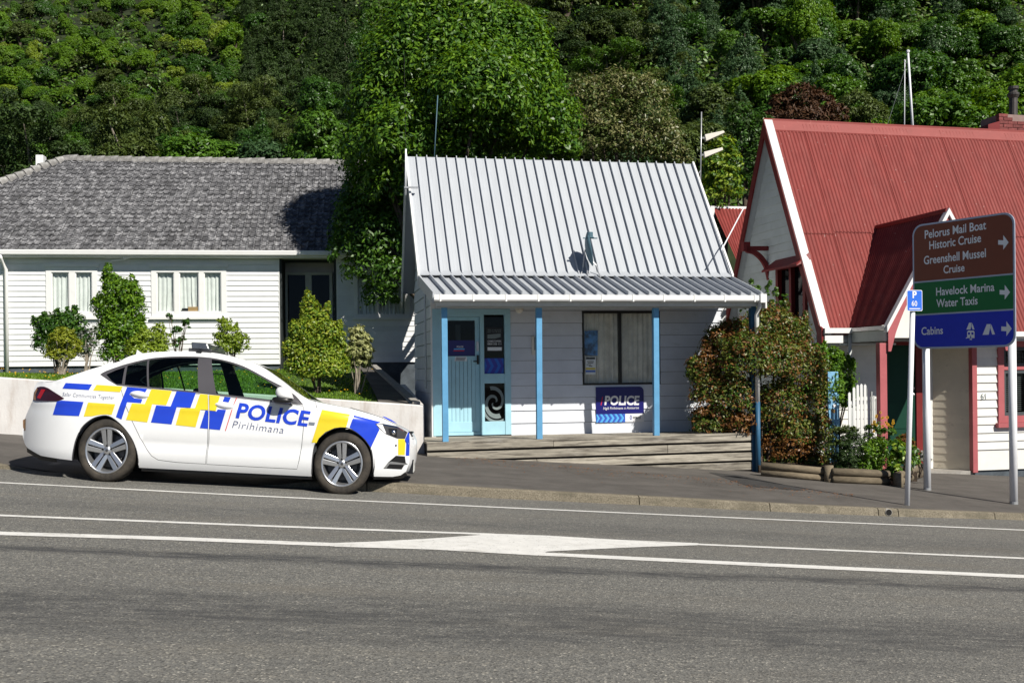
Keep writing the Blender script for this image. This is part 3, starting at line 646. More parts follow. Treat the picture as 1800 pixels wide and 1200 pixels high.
# undergrowth between the trees, one mass
nu = 130000; ux = RNG.uniform(-60, 1860, nu); uy = RNG.uniform(-60, 400, nu); gr = {}
cand = [on_hill(float(a), float(b)) for a, b in zip(RNG.uniform(-260, 2060, 8200), RNG.uniform(-60, 400, 7000))]
C = np.array([tuple(c[0]) for c in cand if c[1] < 300]); ci = RNG.integers(0, len(C), nu); off = rnd_dir(nu) * RNG.uniform(0, 1, (nu, 1)) ** .5 * np.array([1.9, 1.9, 2.1]); off[:, 2] = np.abs(off[:, 2])
for nm, lf, sl in (('undergrowth', 'mid', slice(0, 80000)), ('scrub_foliage', 'olive', slice(80000, nu))):
    o = bpy.data.objects.new(nm, leaves(nm, C[ci[sl]] + off[sl], norm(off[sl] + rnd_dir(len(off[sl])) * .8 + np.array([0, -.3, .3])), .46, .22, L[lf])); link(o); o['kind'] = 'stuff'

mb = MB(); V2, F2 = panel2d(densify([(1246, 830), (1300, 835), (1420, 860.5), (1400, 861.5), (1318, 855)], 12), step=12); mb.add([on_foot(x, y) + Vector((0, 0, .004)) for x, y in V2], [f[::-1] for f in F2]); struct(mb.build('footpath_patch', M['asphalt_patch']))
# ------------------------------------------------------------------ building helpers (local frame: x along the front, y away from the street, z up)
def board(parent, T, s, z0, z1, mt, name='weatherboard', th=.022):   # s = (bottom left, bottom right, top left, top right)
    mb = MB(); a, b, c, d = s; o1, o0 = th, .004
    mb.hexa([T(a, 0, z0), T(b, 0, z0), T(b, o1, z0), T(a, o1, z0), T(c, 0, z1), T(d, 0, z1), T(d, o0, z1), T(c, o0, z1)])
    return mb.build(name, mt, parent)
def clad(parent, T, s0, s1, z0, z1, pitch, mt, holes=(), lim=None, th=.022, jit=0.0, gap=0.0):   # lapped boards, cut round the openings and by a gable
    z = z0
    while z < z1 - .01:
        zt = min(z + pitch, z1); segs = [(s0, s1)]
        for (h0, h1, hz0, hz1) in holes:
            if hz0 < (z + zt) / 2 < hz1:
                segs = [q for sg in segs for q in ((sg[0], min(sg[1], h0)), (max(sg[0], h1), sg[1])) if q[1] - q[0] > .02]
        for a, b in segs:
            s = [a, b, a, b]
            if lim:
                (l0, r0), (l1, r1) = lim(z), lim(zt)
                s = [max(a, l0), min(b, r0), max(a, l1), min(b, r1)]
                if s[1] - s[0] < .02: continue
                if s[3] - s[2] < .01: s[2] = s[3] = (s[2] + s[3]) / 2
            board(parent, T, s, z - .006, zt - .001 - gap, mt, th=th + random.uniform(-jit, jit))
        z = zt
def bar(mb, T, s0, s1, z0, z1, d0, d1):
    mb.hexa([T(s0, d0, z0), T(s1, d0, z0), T(s1, d1, z0), T(s0, d1, z0), T(s0, d0, z1), T(s1, d0, z1), T(s1, d1, z1), T(s0, d1, z1)])
def sheet_at(name, mt, parent, T, s0, s1, z0, z1, d):
    mb = MB(); mb.quad(T(s0, d, z0), T(s1, d, z0), T(s1, d, z1), T(s0, d, z1)); return mb.build(name, mt, parent)
def curtain(parent, T, s0, s1, z0, z1, d, mt, waves=9, amp=.018, gather=0.0):
    n = int(waves * 6); mb = MB(); vs = []; ph = random.uniform(0, 6)
    for i in range(n + 1):
        f = i / n; s = s0 + (s1 - s0) * f
        o = amp * (sin(f * waves * 2 * pi + ph) + .5 * sin(f * waves * 3.3 * pi + ph * 2))
        vs += [T(s, d + o * .6, z1), T(s + gather * (f - .5) * .1, d + o, (z0 + z1) / 2), T(s - gather * sin(f * 3.1) * .1, d + o * 1.2, z0)]
    mb.add(vs, [(3 * i + k, 3 * i + 3 + k, 3 * i + 4 + k, 3 * i + 1 + k) for i in range(n) for k in (0, 1)])
    return mb.build('curtain', mt, parent, smooth=True)
def window(parent, T, s0, s1, z0, z1, lights, fmat, fw=.06, mull=.07, gl='glass', curt='curtain', sill=True, proud=.035, head=True, cur_d=-.07, name='window', sash=None):
    mb = MB()
    bar(mb, T, s0, s0 + fw, z0, z1, -.09, proud); bar(mb, T, s1 - fw, s1, z0, z1, -.09, proud)
    bar(mb, T, s0 + fw, s1 - fw, z1 - fw, z1, -.09, proud - .001); bar(mb, T, s0 + fw, s1 - fw, z0, z0 + fw, -.09, proud - .001)
    xs = [s0 + fw] + [v for f in lights[1:-1] for v in (f - mull / 2, f + mull / 2)] + [s1 - fw]
    for a, b in zip(xs[1:-1:2], xs[2:-1:2]): bar(mb, T, a, b, z0 + fw, z1 - fw, -.09, proud - .004)
    W_ = mb.build(name, M[fmat], parent)
    for a, b in zip(xs[::2], xs[1::2]):
        if sash:
            m2 = MB(); q = sash; bar(m2, T, a, a + q, z0 + fw, z1 - fw, -.03, .012); bar(m2, T, b - q, b, z0 + fw, z1 - fw, -.03, .012); bar(m2, T, a + q, b - q, z1 - fw - q, z1 - fw, -.03, .011); bar(m2, T, a + q, b - q, z0 + fw, z0 + fw + q, -.03, .011); m2.build('sash', M[fmat], W_)
        sheet_at('pane', M[gl], W_, T, a + .002, b - .002, z0 + fw, z1 - fw, -.012)
        if curt: curtain(W_, T, a - .02, b + .02, z0 + fw, z1 - fw, cur_d, M[curt], waves=max(3, (b - a) / .085), gather=random.uniform(-.3, .3))
    if sill:
        m2 = MB(); bar(m2, T, s0 - .04, s1 + .04, z0 - .05, z0 - .002, -.05, .085); m2.build('sill', M[fmat], W_)
    if head:
        m2 = MB(); bar(m2, T, s0 - .04, s1 + .04, z1 + .002, z1 + .07, 0, .06); m2.build('head_board', M[fmat], W_)
    return W_
def paint(name, fr, poly_px, ly, mt, parent):          # flat print on a plane of the frame
    mb = MB(); pts = [fr.at(x, y, ly) for x, y in poly_px]; V, F_ = panel2d([(p.x, p.z) for p in pts], step=9); mb.add([(a, ly, b) for a, b in V], [f if True else f for f in F_]); return mb.build(name, mt, parent)
def words(name, fr, body, a_px, b_px, cap_px, ly, mt, parent, bold=0.0, shear=0.0, spacing=1.0):   # baseline from a to b
    A, B = fr.at(*a_px, ly), fr.at(*b_px, ly); C = fr.at(a_px[0], a_px[1] - cap_px, ly); h = C.z - A.z; D = B - A
    V, F_ = text2d(body, bold, shear, spacing); mb = MB(); mb.add([(A.x + D.x * u, ly, A.z + D.z * u + h * v) for u, v in V], F_); return mb.build(name, mt, parent)

# ------------------------------------------------------------------ the police station cottage
o_ = at_d(752, 779, 16.5); SF = Frame(o_, radians(4.8)); S = thing('police_station', 'small white weatherboard police station with steep grey metal roof and blue verandah posts', 'police station', o_, SF.yaw)
WD = 1.38                                              # the front wall stands this far behind the deck edge
sx = lambda px, py, ly: SF.at(px, py, ly).x
sz = lambda px, py, ly: SF.at(px, py, ly).z
wl, wr = sx(760, 640, WD), sx(1274, 600, WD)
zj = sz(1009, 485, 1.22); zr_ = sz(966, 282, 2.85); zg = sz(1050, 519, -.17); z_w0 = sz(900, 763, WD); YR = 2.85; YB = 4.5
TF = lambda s, d, z: (s, WD - d, z)
def TL(s, d, z): return (wl - d, s, z)                 # left side wall: s runs back
def TR_(s, d, z): return (wr + d, s, z)
deck_l, deck_r = sx(752, 779, 0), sx(1325, 765, 0)
mb = MB(); mb.box(wl + .03, WD + .13, -1.2, wr - .03, YB - .05, zj - .02)
mb.hexa([(wl + .03, WD + .13, zj - .02), (wr - .03, WD + .13, zj - .02), (wr - .03, YB - .05, zj - .02), (wl + .03, YB - .05, zj - .02), (wl + .03, YR - .05, zr_ - .15), (wr - .03, YR - .05, zr_ - .15), (wr - .03, YR + .05, zr_ - .15), (wl + .03, YR + .05, zr_ - .15)])
mb.build('wall', M['wall_core'], S)
dx0, dx1, dz0, dz1 = sx(760, 600, WD), sx(897, 600, WD), z_w0, sz(830, 543, WD)
wx0, wx1, wz0, wz1 = sx(1023, 600, WD), sx(1160, 600, WD), sz(1090, 676, WD), sz(1090, 547, WD)
zt_ = zj - .05; pitch = sz(900, 718, WD) - sz(900, 740, WD)
clad(S, TF, wl, wr, z_w0 - .02, zt_, pitch, M['board_station'], holes=[(dx0, dx1, -9, dz1), (wx0, wx1, wz0, wz1)], th=.022, gap=.0115)
roofline = lambda z: (WD + .0 if z < zj else WD + (YR - WD) * (z - zj) / (zr_ - zj) + .06, YB if z < zj else YB - (YB - YR) * (z - zj) / (zr_ - zj) - .06)
for T_ in (TL, TR_): clad(S, T_, WD + .02, YB, z_w0 - 1.0, zr_ - .1, pitch, M['board_station'], lim=roofline, th=.018, gap=.013)
mb = MB(); mb.box(wl - .02, WD - .02, z_w0 - 1.0, wl + .05, WD + .02, zj - .05); mb.build('corner_board', M['white_paint'], S)
mb = MB(); mb.box(wr - .05, WD - .022, z_w0 - 1.0, wr + .02, WD + .02, zj - .05); mb.build('corner_board', M['white_paint'], S)
# roof: standing-seam trays, each with its rib
def tray(parent, xa0, xb0, ya, za, xa1, xb1, yb, zb, rib=.05, rw=.022, mt='zinc'):
    mb = MB(); n = Vector((0, -(zb - za), yb - ya)).normalized() * rib
    mb.quad((xa0, ya, za), (xb0, ya, za), (xb1, yb, zb), (xa1, yb, zb))
    for f in (.33, .67):                               # faint stiffening swages
        c0, c1 = xa0 + (xb0 - xa0) * f, xa1 + (xb1 - xa1) * f; q = n * .03
        a, b = Vector((c0 - .012, ya, za)) + q * .2, Vector((c1 - .012, yb, zb)) + q * .2; c, d = Vector((c1, yb, zb)) + q, Vector((c0, ya, za)) + q
        mb.quad(a, d, c, b); mb.quad(d, d + Vector((.012, 0, 0)) - q * .8, c + Vector((.012, 0, 0)) - q * .8, c)
    a0, a1 = Vector((xb0 - rw, ya, za)), Vector((xb1 - rw, yb, zb)); b0, b1 = Vector((xb0, ya, za)), Vector((xb1, yb, zb))
    mb.hexa([a0, b0, b1, a1, a0 + n, b0 + n, b1 + n, a1 + n]); u = Vector((0, 0, -.012))
    return mb.build('roof_panel', M[mt], parent)
xl0, xr0 = sx(737, 484, 1.22), sx(1283, 487, 1.22); xl1, xr1 = sx(715.5, 279, YR), sx(1217, 288, YR); nr = 30
for i in range(nr):
    a, b = i / nr, (i + 1) / nr; tray(S, xl0 + (xr0 - xl0) * a, xl0 + (xr0 - xl0) * b - .001, 1.20, zj + .01, xl1 + (xr1 - xl1) * a, xl1 + (xr1 - xl1) * b - .001, YR, zr_, rib=.052, rw=.016)
gxl, gxr = sx(764, 520, -.2), sx(1339, 521, -.2); nv = 31; zv0 = zg + .0
for i in range(nv):
    a, b = i / nv, (i + 1) / nv; tray(S, gxl + (gxr - gxl) * a, gxl + (gxr - gxl) * b - .001, -.2, zv0, xl0 + (xr0 + .01 - xl0) * a, xl0 + (xr0 + .01 - xl0) * b - .001, 1.24, zj - .03, rib=.066, rw=.018)
mb = MB(); mb.quad((xl1, YR + .01, zr_), (xr1, YR + .01, zr_), (xr0, YB + .2, zj - .05), (xl0, YB + .2, zj - .05)); mb.build('back_roof', M['zinc'], S, solid=.02)
mb = MB(); mb.quad((xl0 + .02, 1.2, zj - .02), (xr0 - .02, 1.2, zj - .02), (xr1 - .02, YR, zr_ - .03), (xl1 + .02, YR, zr_ - .03)); mb.quad((gxl, -.2, zv0 - .03), (gxr, -.2, zv0 - .03), (xr0, 1.24, zj - .07), (xl0, 1.24, zj - .07)); mb.build('roof_lining', M['grey_lining'], S, solid=.01)
mb = MB(); mb.hexa([(xl0, 1.13, zj - .01), (xr0, 1.13, zj - .01), (xr0, 1.26, zj + .05), (xl0, 1.26, zj + .05), (xl0, 1.13, zj + .012), (xr0, 1.13, zj + .012), (xr0, 1.26, zj + .09), (xl0, 1.26, zj + .09)]); mb.build('apron_flashing', M['zinc'], S)
for x, x_, s in ((xl0, xl1, -1), (xr0, xr1, 1)):
    mb = MB()       # barge flashing and boards on both gables
    a, b = x, x + s * .035; c, d = x_, x_ + s * .035; lo_, hi_ = min(a, b), max(a, b); l2, h2 = min(c, d), max(c, d)
    mb.hexa([(lo_, 1.14, zj - .16), (hi_, 1.14, zj - .16), (h2, YR, zr_ - .12), (l2, YR, zr_ - .12), (lo_, 1.12, zj + .03), (hi_, 1.12, zj + .03), (h2, YR, zr_ + .05), (l2, YR, zr_ + .05)])
    mb.build('barge_board', M['white_paint'], S); mb = MB()
    mb.hexa([(lo_, YB + .2, zj - .22), (hi_, YB + .2, zj - .22), (h2, YR + .002, zr_ - .12), (l2, YR + .002, zr_ - .12), (lo_, YB + .2, zj - .04), (hi_, YB + .2, zj - .04), (h2, YR + .002, zr_ + .05), (l2, YR + .002, zr_ + .05)]); mb.build('barge_board', M['white_paint'], S)
for x, x_, s in ((gxl, xl0, -1), (gxr, xr0, 1)):
    mb = MB()
    lo_, hi_ = (x - .03, x) if s < 0 else (x, x + .03); l2, h2 = (x_ - .03, x_) if s < 0 else (x_, x_ + .03)
    mb.hexa([(lo_, -.2, zv0 - .13), (hi_, -.2, zv0 - .13), (h2, 1.24, zj - .17), (l2, 1.24, zj - .17), (lo_, -.2, zv0 + .045), (hi_, -.2, zv0 + .045), (h2, 1.24, zj + .02), (l2, 1.24, zj + .02)]); mb.build('verandah_barge', M['zinc'], S)
# gutter with its brackets, and the beam behind it
mb = MB(); g0, g1 = gxl - .02, gxr - .02; zt = zv0 - .012
prof = [(-.19, zt - .09), (-.30, zt - .09), (-.315, zt - .07), (-.315, zt + .005), (-.30, zt + .01), (-.295, zt - .01), (-.205, zt - .03)]
vs = [(x, y, z) for x in (g0, g1) for y, z in prof]; k = len(prof); mb.add(vs, [(j, j + k, (j + 1) % k + k, (j + 1) % k) for j in range(k)] + [tuple(range(k)), tuple(range(k, 2 * k))[::-1]]); gut = mb.build('gutter', M['white_paint'], S)
for i in range(11):
    x = g0 + .02 + (g1 - g0 - .04) * (i + .15) / 10.4; m2 = MB(); m2.box(x - .012, -.322, zt - .097, x + .012, -.19, zt + .014); m2.build('gutter_bracket', M['white_paint'], gut)
m2 = MB(); m2.box(g1 - .06, -.34, zt - .11, g1 + .04, -.18, zt + .03); m2.box(g1 + .04, -.30, zt - .2, g1 + .065, -.1, zt + .03); m2.build('gutter_end', M['white_paint'], gut)
mb = MB(); bt = zt - .07; mb.box(gxl + .02, -.18, zt - .16, gxr - .05, -.13, zt - .0); mb.box(gxl + .04, -.05, bt - .11, gxr - .06, .05, bt); mb.build('verandah_beam', M['grey_paint'], S)
# posts
def deck_z(x): return SF.at(783, 776, 0).z + (SF.at(1153, 765, 0).z - SF.at(783, 776, 0).z) * (x - sx(783, 776, 0)) / (sx(1153, 765, 0) - sx(783, 776, 0))
for tp, bp in (((780.5, 536), (783, 776)), ((946.8, 537), (948, 770)), ((1152, 537), (1153.5, 766))):
    a, b = SF.at(*tp, 0), SF.at(*bp, 0); mb = MB(); h = .046
    mb.hexa([(b.x - h, -h, deck_z(b.x)), (b.x + h, -h, deck_z(b.x)), (b.x + h, h, deck_z(b.x)), (b.x - h, h, deck_z(b.x)), (a.x - h, -h, bt - .05), (a.x + h, -h, bt - .05), (a.x + h, h, bt - .05), (a.x - h, h, bt - .05)]); mb.build('verandah_post', M['blue_post'], S, bevel=.004)
a = SF.at(1323, 540, -.02); pw = SF.wld((a.x, 0, 0)); zb = foot_z(pw.x, pw.y) - o_.z - .05
mb = MB(); mb.box(a.x - .045, -.05, zb, a.x + .05, .05, bt - .05); pst = mb.build('verandah_post', M['shade_base_blue'], S, bevel=.004); pst['label'] = 'blue corner post with shade painted into its colour running down to the footpath'
c = SF.at(1330, 540, -.12); c_pipe = c; mb = MB(); zm = sz(1331, 706, -.12); mb.tube([(c.x, -.24, zt - .08), (c.x, -.24, zt - .16), (c.x, -.12, zt - .30), (c.x, -.12, zm)], .038, 12); dp = mb.build('downpipe', M['white_paint'], S, smooth=True)
mb = MB(); mb.tube([(c.x, -.12, zm), (c.x, -.12, zb)], .041, 12); dpb = mb.build('painted_base', M['shade_base_blue'], dp, smooth=True)
# deck: skirt boards in courses, boards on top
crs = sz(1300, 782, 0) - sz(1300, 799, 0)
for j in range(5):
    br = [deck_l - .02, deck_l + random.uniform(1.2, 3.6), deck_r] if j != 1 else [deck_l - .02, sx(1172, 775, 0), deck_r]
    for a, b in zip(br[:-1], br[1:]):
        off = random.uniform(-.006, .006); mb = MB(); za, zb_ = deck_z(a) - j * crs, deck_z(b) - j * crs
        mb.hexa([(a + .003, -.045 + off, za - crs + .030), (b - .003, -.045 + off, zb_ - crs + .030), (b - .003, .0, zb_ - crs + .030), (a + .003, .0, za - crs + .030), (a + .003, -.045 + off, za - .004), (b - .003, -.045 + off, zb_ - .004), (b - .003, .0, zb_ - .004), (a + .003, .0, za - .004)]); mb.build('skirt_board', M['timber'], S, bevel=.006)
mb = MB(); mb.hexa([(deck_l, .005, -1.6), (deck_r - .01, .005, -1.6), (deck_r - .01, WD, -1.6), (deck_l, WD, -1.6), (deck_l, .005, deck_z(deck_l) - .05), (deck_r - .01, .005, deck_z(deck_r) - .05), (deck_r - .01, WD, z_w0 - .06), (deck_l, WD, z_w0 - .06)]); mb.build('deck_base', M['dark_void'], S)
nb = 11
for i in range(nb):
    y0, y1 = -.05 + (WD + .03) * i / nb, -.05 + (WD + .03) * (i + 1) / nb - .006
    f0, f1 = max(0, y0 / WD), y1 / WD; L0, L1 = deck_z(deck_l), deck_z(deck_r); z = lambda f, e: e + (z_w0 - .015 - e) * f
    mb = MB(); mb.hexa([(deck_l - .02, y0, z(f0, L0) - .03), (deck_r, y0, z(f0, L1) - .03), (deck_r, y1, z(f1, L1) - .03), (deck_l - .02, y1, z(f1, L0) - .03), (deck_l - .02, y0, z(f0, L0)), (deck_r, y0, z(f0, L1)), (deck_r, y1, z(f1, L1)), (deck_l - .02, y1, z(f1, L0))]); mb.build('deck_board', M['timber'], S)
# door set
D = MB(); P_ = lambda px, py: SF.at(px, py, WD)
X = lambda px: P_(px, 650).x; Z = lambda py: P_(830, py).z
bar(D, TF, dx0, X(783), dz0, dz1, -.08, .03); bar(D, TF, X(887), dx1, dz0, dz1, -.08, .03); bar(D, TF, X(783), X(887), Z(553), dz1, -.08, .029); bar(D, TF, X(844), X(851), dz0, Z(553), -.08, .026)
bar(D, TF, X(851), X(887), Z(674), Z(657), -.08, .02); bar(D, TF, X(851), X(887), dz0, Z(741), -.08, .02); bar(D, TF, X(783), X(844), dz0, Z(759), -.08, .01); bar(D, TF, X(783), X(844), Z(557), Z(553), -.08, .024)
ds = D.build('door_frame', M['pale_blue'], S, bevel=.003)
D = MB(); x0, x1 = X(783.5), X(843.5); bar(D, TF, x0, X(787), Z(758.5), Z(557.5), -.07, -.02); bar(D, TF, X(836), x1, Z(758.5), Z(557.5), -.07, -.02); bar(D, TF, X(787), X(836), Z(563), Z(557.5), -.07, -.021); bar(D, TF, X(787), X(836), Z(632), Z(625.5), -.07, -.021); bar(D, TF, X(787), X(836), Z(758.5), Z(741), -.07, -.021)
door = D.build('door', M['pale_blue'], S, bevel=.002); door['label'] = 'pale blue tongue-and-groove door with a window above'
for i in range(7):
    a, b = X(787) + (X(836) - X(787)) * i / 7, X(787) + (X(836) - X(787)) * (i + 1) / 7; D = MB(); bar(D, TF, a + .003, b - .003, Z(741), Z(632), -.06, -.03); D.build('plank', M['pale_blue'], door)
sheet_at('pane', M['dark_glass'], door, TF, X(787), X(836), Z(625.5), Z(563), -.045); sheet_at('room', M['dark_void'], door, TF, X(787), X(836), Z(625.5), Z(563), -.068); sheet_at('blind', M['print_dim'], door, TF, X(802), X(811), Z(598), Z(570), -.06)
paint('poster', SF, [(787, 598), (836, 598), (836, 625), (787, 625)], WD + .042, M['police_navy'], door)
words('lettering', SF, 'POLICE', (803, 611), (814.5, 611), 3.2, WD + .040, M['print_white'], door, bold=.01)
paint('poster_stripe', SF, [(798, 612.3), (817, 612.3), (816.5, 614.5), (797.7, 614.5)], WD + .040, M['print_sky'], door); paint('poster_stripe', SF, [(797.6, 615.2), (816.3, 615.2), (815.8, 617.2), (797.3, 617.2)], WD + .040, M['print_red'], door)
paint('notice', SF, [(800, 626.5), (820, 626.5), (821, 634.5), (799, 634.5)], WD + .020, M['sign_grey'], door)
for k in range(3): paint('notice_line', SF, [(801, 628 + 2.3 * k), (819 - k, 628 + 2.3 * k), (819 - k, 629 + 2.3 * k), (801, 629 + 2.3 * k)], WD + .017, M['print_black'], door)
D = MB(); bar(D, TF, X(838), X(842), Z(617), Z(600), -.02, .0); D.build('lock_plate', M['galv'], door)
D = MB(); bar(D, TF, X(838.5), X(842), Z(640), Z(624), -.02, -.002); bar(D, TF, X(832), X(841), Z(636), Z(633.8), .01, .03); bar(D, TF, X(838.8), X(841), Z(636), Z(633.8), -.005, .01); D.build('handle', M['black_frame'], door)
for (za, zb_) in ((656.5, 553), (741, 675)):
    f = sheet_at('side_light', M['dark_glass'], ds, TF, X(851), X(886), Z(za), Z(zb_), -.02); sheet_at('room', M['dark_void'], ds, TF, X(851), X(887), Z(za), Z(zb_), -.07)
paint('poster', SF, [(854, 575), (884, 575), (884, 617), (854, 617)], WD + .018, M['print_black'], ds)
for k, (tx, cap) in enumerate((('WILL A HELPLINE', 2.2), ('HELP YOU BE SAFE', 2.2))): words('lettering', SF, tx, (857, 581 + 3.2 * k), (881, 581 + 3.2 * k), cap, WD + .016, M['print_dim'], ds, bold=.01)
paint('poster_picture', SF, [(857, 588), (880, 586), (880, 592), (870, 595), (857, 595)], WD + .016, M['print_dim'], ds)
words('lettering', SF, 'CRIMESTOPPERS', (857, 601), (881, 601), 3.0, WD + .016, M['print_white'], ds, bold=.01); words('lettering', SF, '0800 555 111', (857, 606), (881, 606), 3.4, WD + .016, M['print_white'], ds, bold=.01)
paint('notice', SF, [(857, 610), (882, 610), (882, 616), (857, 616)], WD + .016, M['sign_grey'], ds)
paint('poster', SF, [(851.5, 629.5), (885.5, 629.5), (885.5, 656), (851.5, 656)], WD + .018, M['print_blue'], ds)
for k in range(3):
    x = 851.8 + 12.5 * k - 3; q = [(x, 629.7), (x + 7, 629.7), (x + 14, 643), (x + 7, 656), (x, 656), (x + 7, 643)]; q = [(min(max(a, 851.6), 885.4), b) for a, b in q]; paint('chevron', SF, q, WD + .016, M['print_violet'] if k != 1 else M['print_violet'], ds)
# spiral on the lower side light
pts = []; mb = MB(); ctr = P_(869.5, 707)
def spiral(r0, r1, w0, w1, a0, a1, n=40):
    vs = []
    for i in range(n + 1):
        f = i / n; a = a0 + (a1 - a0) * f; r = r0 + (r1 - r0) * f; ww = w0 + (w1 - w0) * f
        for s in (-1, 1):
            x = ctr.x + (r + s * ww / 2) * cos(a) * .92; z = ctr.z + (r + s * ww / 2) * sin(a) * 1.12; vs.append((min(max(x, X(851.5)), X(885.5)), WD + .0165, min(max(z, Z(741)), Z(676))))
    mb.add(vs, [(2 * i, 2 * i + 1, 2 * i + 3, 2 * i + 2) for i in range(n)])
spiral(.035, .23, .035, .075, .2, 5.2); spiral(.035, .23, .03, .06, 3.4, 8.2); spiral(.24, .33, .05, .03, 3.6, 5.6); mb.build('spiral_print', M['print_dim'], ds)
# window
wn = window(S, TF, wx0, wx1, wz0, wz1, [0, X(1090.5), 0], 'black_frame', fw=.035, mull=.05, gl='window_dim', curt='curtain_old', sill=False, head=False, proud=.012, cur_d=-.085)
paint('poster', SF, [(1027.5, 582), (1051, 580.5), (1050.5, 625), (1027.5, 624)], WD + .02, M['poster_blue'], wn); paint('notice', SF, [(1029, 626.5), (1047.5, 626.5), (1047, 658), (1029, 658)], WD + .02, M['sign_grey'], wn)
for q, c_ in (((1030, 1046, 627.5, 631.5), 'print_black'), ((1032, 1044, 634.5, 635.7), 'print_black'), ((1033, 1043, 637, 638.2), 'print_black'), ((1031, 1039, 640, 641.2), 'print_black'), ((1035, 1041, 642.5, 643.7), 'print_black'), ((1029.5, 1046.5, 646, 649.5), 'print_yellow'), ((1029.5, 1046.5, 650.5, 654), 'print_blue')):
    paint('notice_line', SF, [(q[0], q[2]), (q[1], q[2]), (q[1], q[3]), (q[0], q[3])], WD + .0185, M[c_], wn)
# things fixed to it, each its own thing
a = SF.at(913, 543, WD - .09); lw = SF.wld(a); t = thing('wall_light', 'round white globe light on the wall above the blue door', 'wall light', lw, SF.yaw)
mb = MB(); R_ = .072; mb.lathe([(R_ * sin(i * pi / 12), R_ * cos(i * pi / 12)) for i in range(13)], (0, 0, 0), 'Y', 20); mb.build('globe', M['antenna_cream'], t, smooth=True); mb = MB(); mb.lathe([(.0001, .075), (.05, .075), (.05, .045)], (0, 0, 0), 'Y', 16); mb.build('base_ring', M['white_paint'], t)
a = SF.at(938.5, 607, WD); t = thing('intercom_box', 'small pale intercom box on the wall behind the second blue post', 'intercom', SF.wld(a), SF.yaw)
hw, hh = (X(943) - X(934)) / 2, (Z(591.5) - Z(624.5)) / 2; mb = MB(); mb.box(-hw, -.07, -hh, hw, -.016, hh); mb.build('case', M['antenna_cream'], t, bevel=.006); mb = MB(); mb.box(-hw * .2, -.075, -hh * .5, hw * .8, -.07, hh * .9); mb.build('front_plate', M['print_dim'], t)
# the POLICE sign under the window
a = SF.at(1048, 742, WD - .03); t = thing('police_sign', 'navy blue POLICE sign with chevron strip under the station window', 'sign', SF.wld(a), SF.yaw)
class Sub:                                            # a frame whose points are given relative to a part of another frame
    def __init__(s, fr, o): s.fr, s.o = fr, Vector(o)
    def at(s, px, py, ly): return s.fr.at(px, py, ly + s.o.y) - s.o
G = Sub(SF, a); e = lambda px, py: G.at(px, py, 0)
b0, b1, top, bot = e(1048, 740).x, e(1132, 740).x, e(1090, 679.5).z, e(1070, 742).z; zs = e(1090, 727).z
mb = MB(); r = .085; pl = [(b0, 0, zs), (b1, 0, zs)] + [(b1 - r + r * cos(q), 0, top - r + r * sin(q)) for q in np.linspace(0, pi / 2, 8)] + [(b0, 0, top)]; mb.prism(pl, (0, .014, 0)); mb.build('panel', M['police_navy'], t)
mb = MB(); mb.box(b0, .001, bot, e(1099, 735).x, .014, zs - .001); mb.build('chevron_strip', M['print_blue'], t); mb = MB(); mb.box(e(1099, 735).x + .001, .001, bot, b1, .014, zs - .001); mb.build('white_panel', M['print_white'], t)
xe = e(1099, 735).x; nchev = 6; wc = (xe - b0) / nchev
for i in range(nchev):
    x = b0 + wc * i; h = zs - .001 - bot; d = wc * .55
    for nm, mt_, sft, wdt, y_ in (('chevron', 'print_sky', 0, .5, -.003), ('chevron', 'print_violet', .52, .2, -.0025)):
        q = [(0, 1), (wdt, 1), (wdt + .55, .5), (wdt, 0), (0, 0), (.55, .5)]; mb = MB()
        mb.add([(min(x + (a_ + sft - .25) * wc, xe - .001) if True else 0, y_, bot + b_ * h) for a_, b_ in q], [(0, 5, 2, 1), (5, 4, 3, 2)]); 
        mb.v = [(max(v[0], b0 + .001), v[1], v[2]) for v in mb.v]; mb.build(nm, M[mt_], t)
words('lettering', G, 'POLICE', (1062.5, 711), (1124.5, 711), 15, -.003, M['print_white'], t, bold=.035, shear=.12); words('lettering', G, 'Ngā Pirihimana o Aotearoa', (1060.5, 719.5), (1123, 718.2), 4.2, -.003, M['print_white'], t, bold=.004, shear=.15)
paint('red_bar', G, [(1058.5, 697.5), (1060, 697), (1057.2, 712), (1055.8, 712)], -.003, M['print_red'], t); words('lettering', G, 'POLICE', (1113, 736), (1126.5, 735.5), 4.0, -.003, M['print_black'], t, bold=.02, shear=.15)
mb = MB(); c = e(1109, 733.5); rr = .022
for i in range(16): q0, q1 = 2 * pi * i / 16, 2 * pi * (i + 1) / 16; mb.quad(*[(c.x + rr * f * cos(q), -.003, c.z + rr * f * sin(q)) for f, q in ((1, q0), (1, q1), (.65, q1), (.65, q0))])
mb.quad((c.x - .012, -.003, c.z + .026), (c.x + .012, -.003, c.z + .026), (c.x + .008, -.003, c.z + .042), (c.x - .008, -.003, c.z + .042)); mb.quad((c.x - .014, -.003, c.z - .026), (c.x - .014, -.003, c.z - .036), (c.x + .014, -.003, c.z - .036), (c.x + .014, -.003, c.z - .026)); mb.build('crest', M['print_violet'], t)
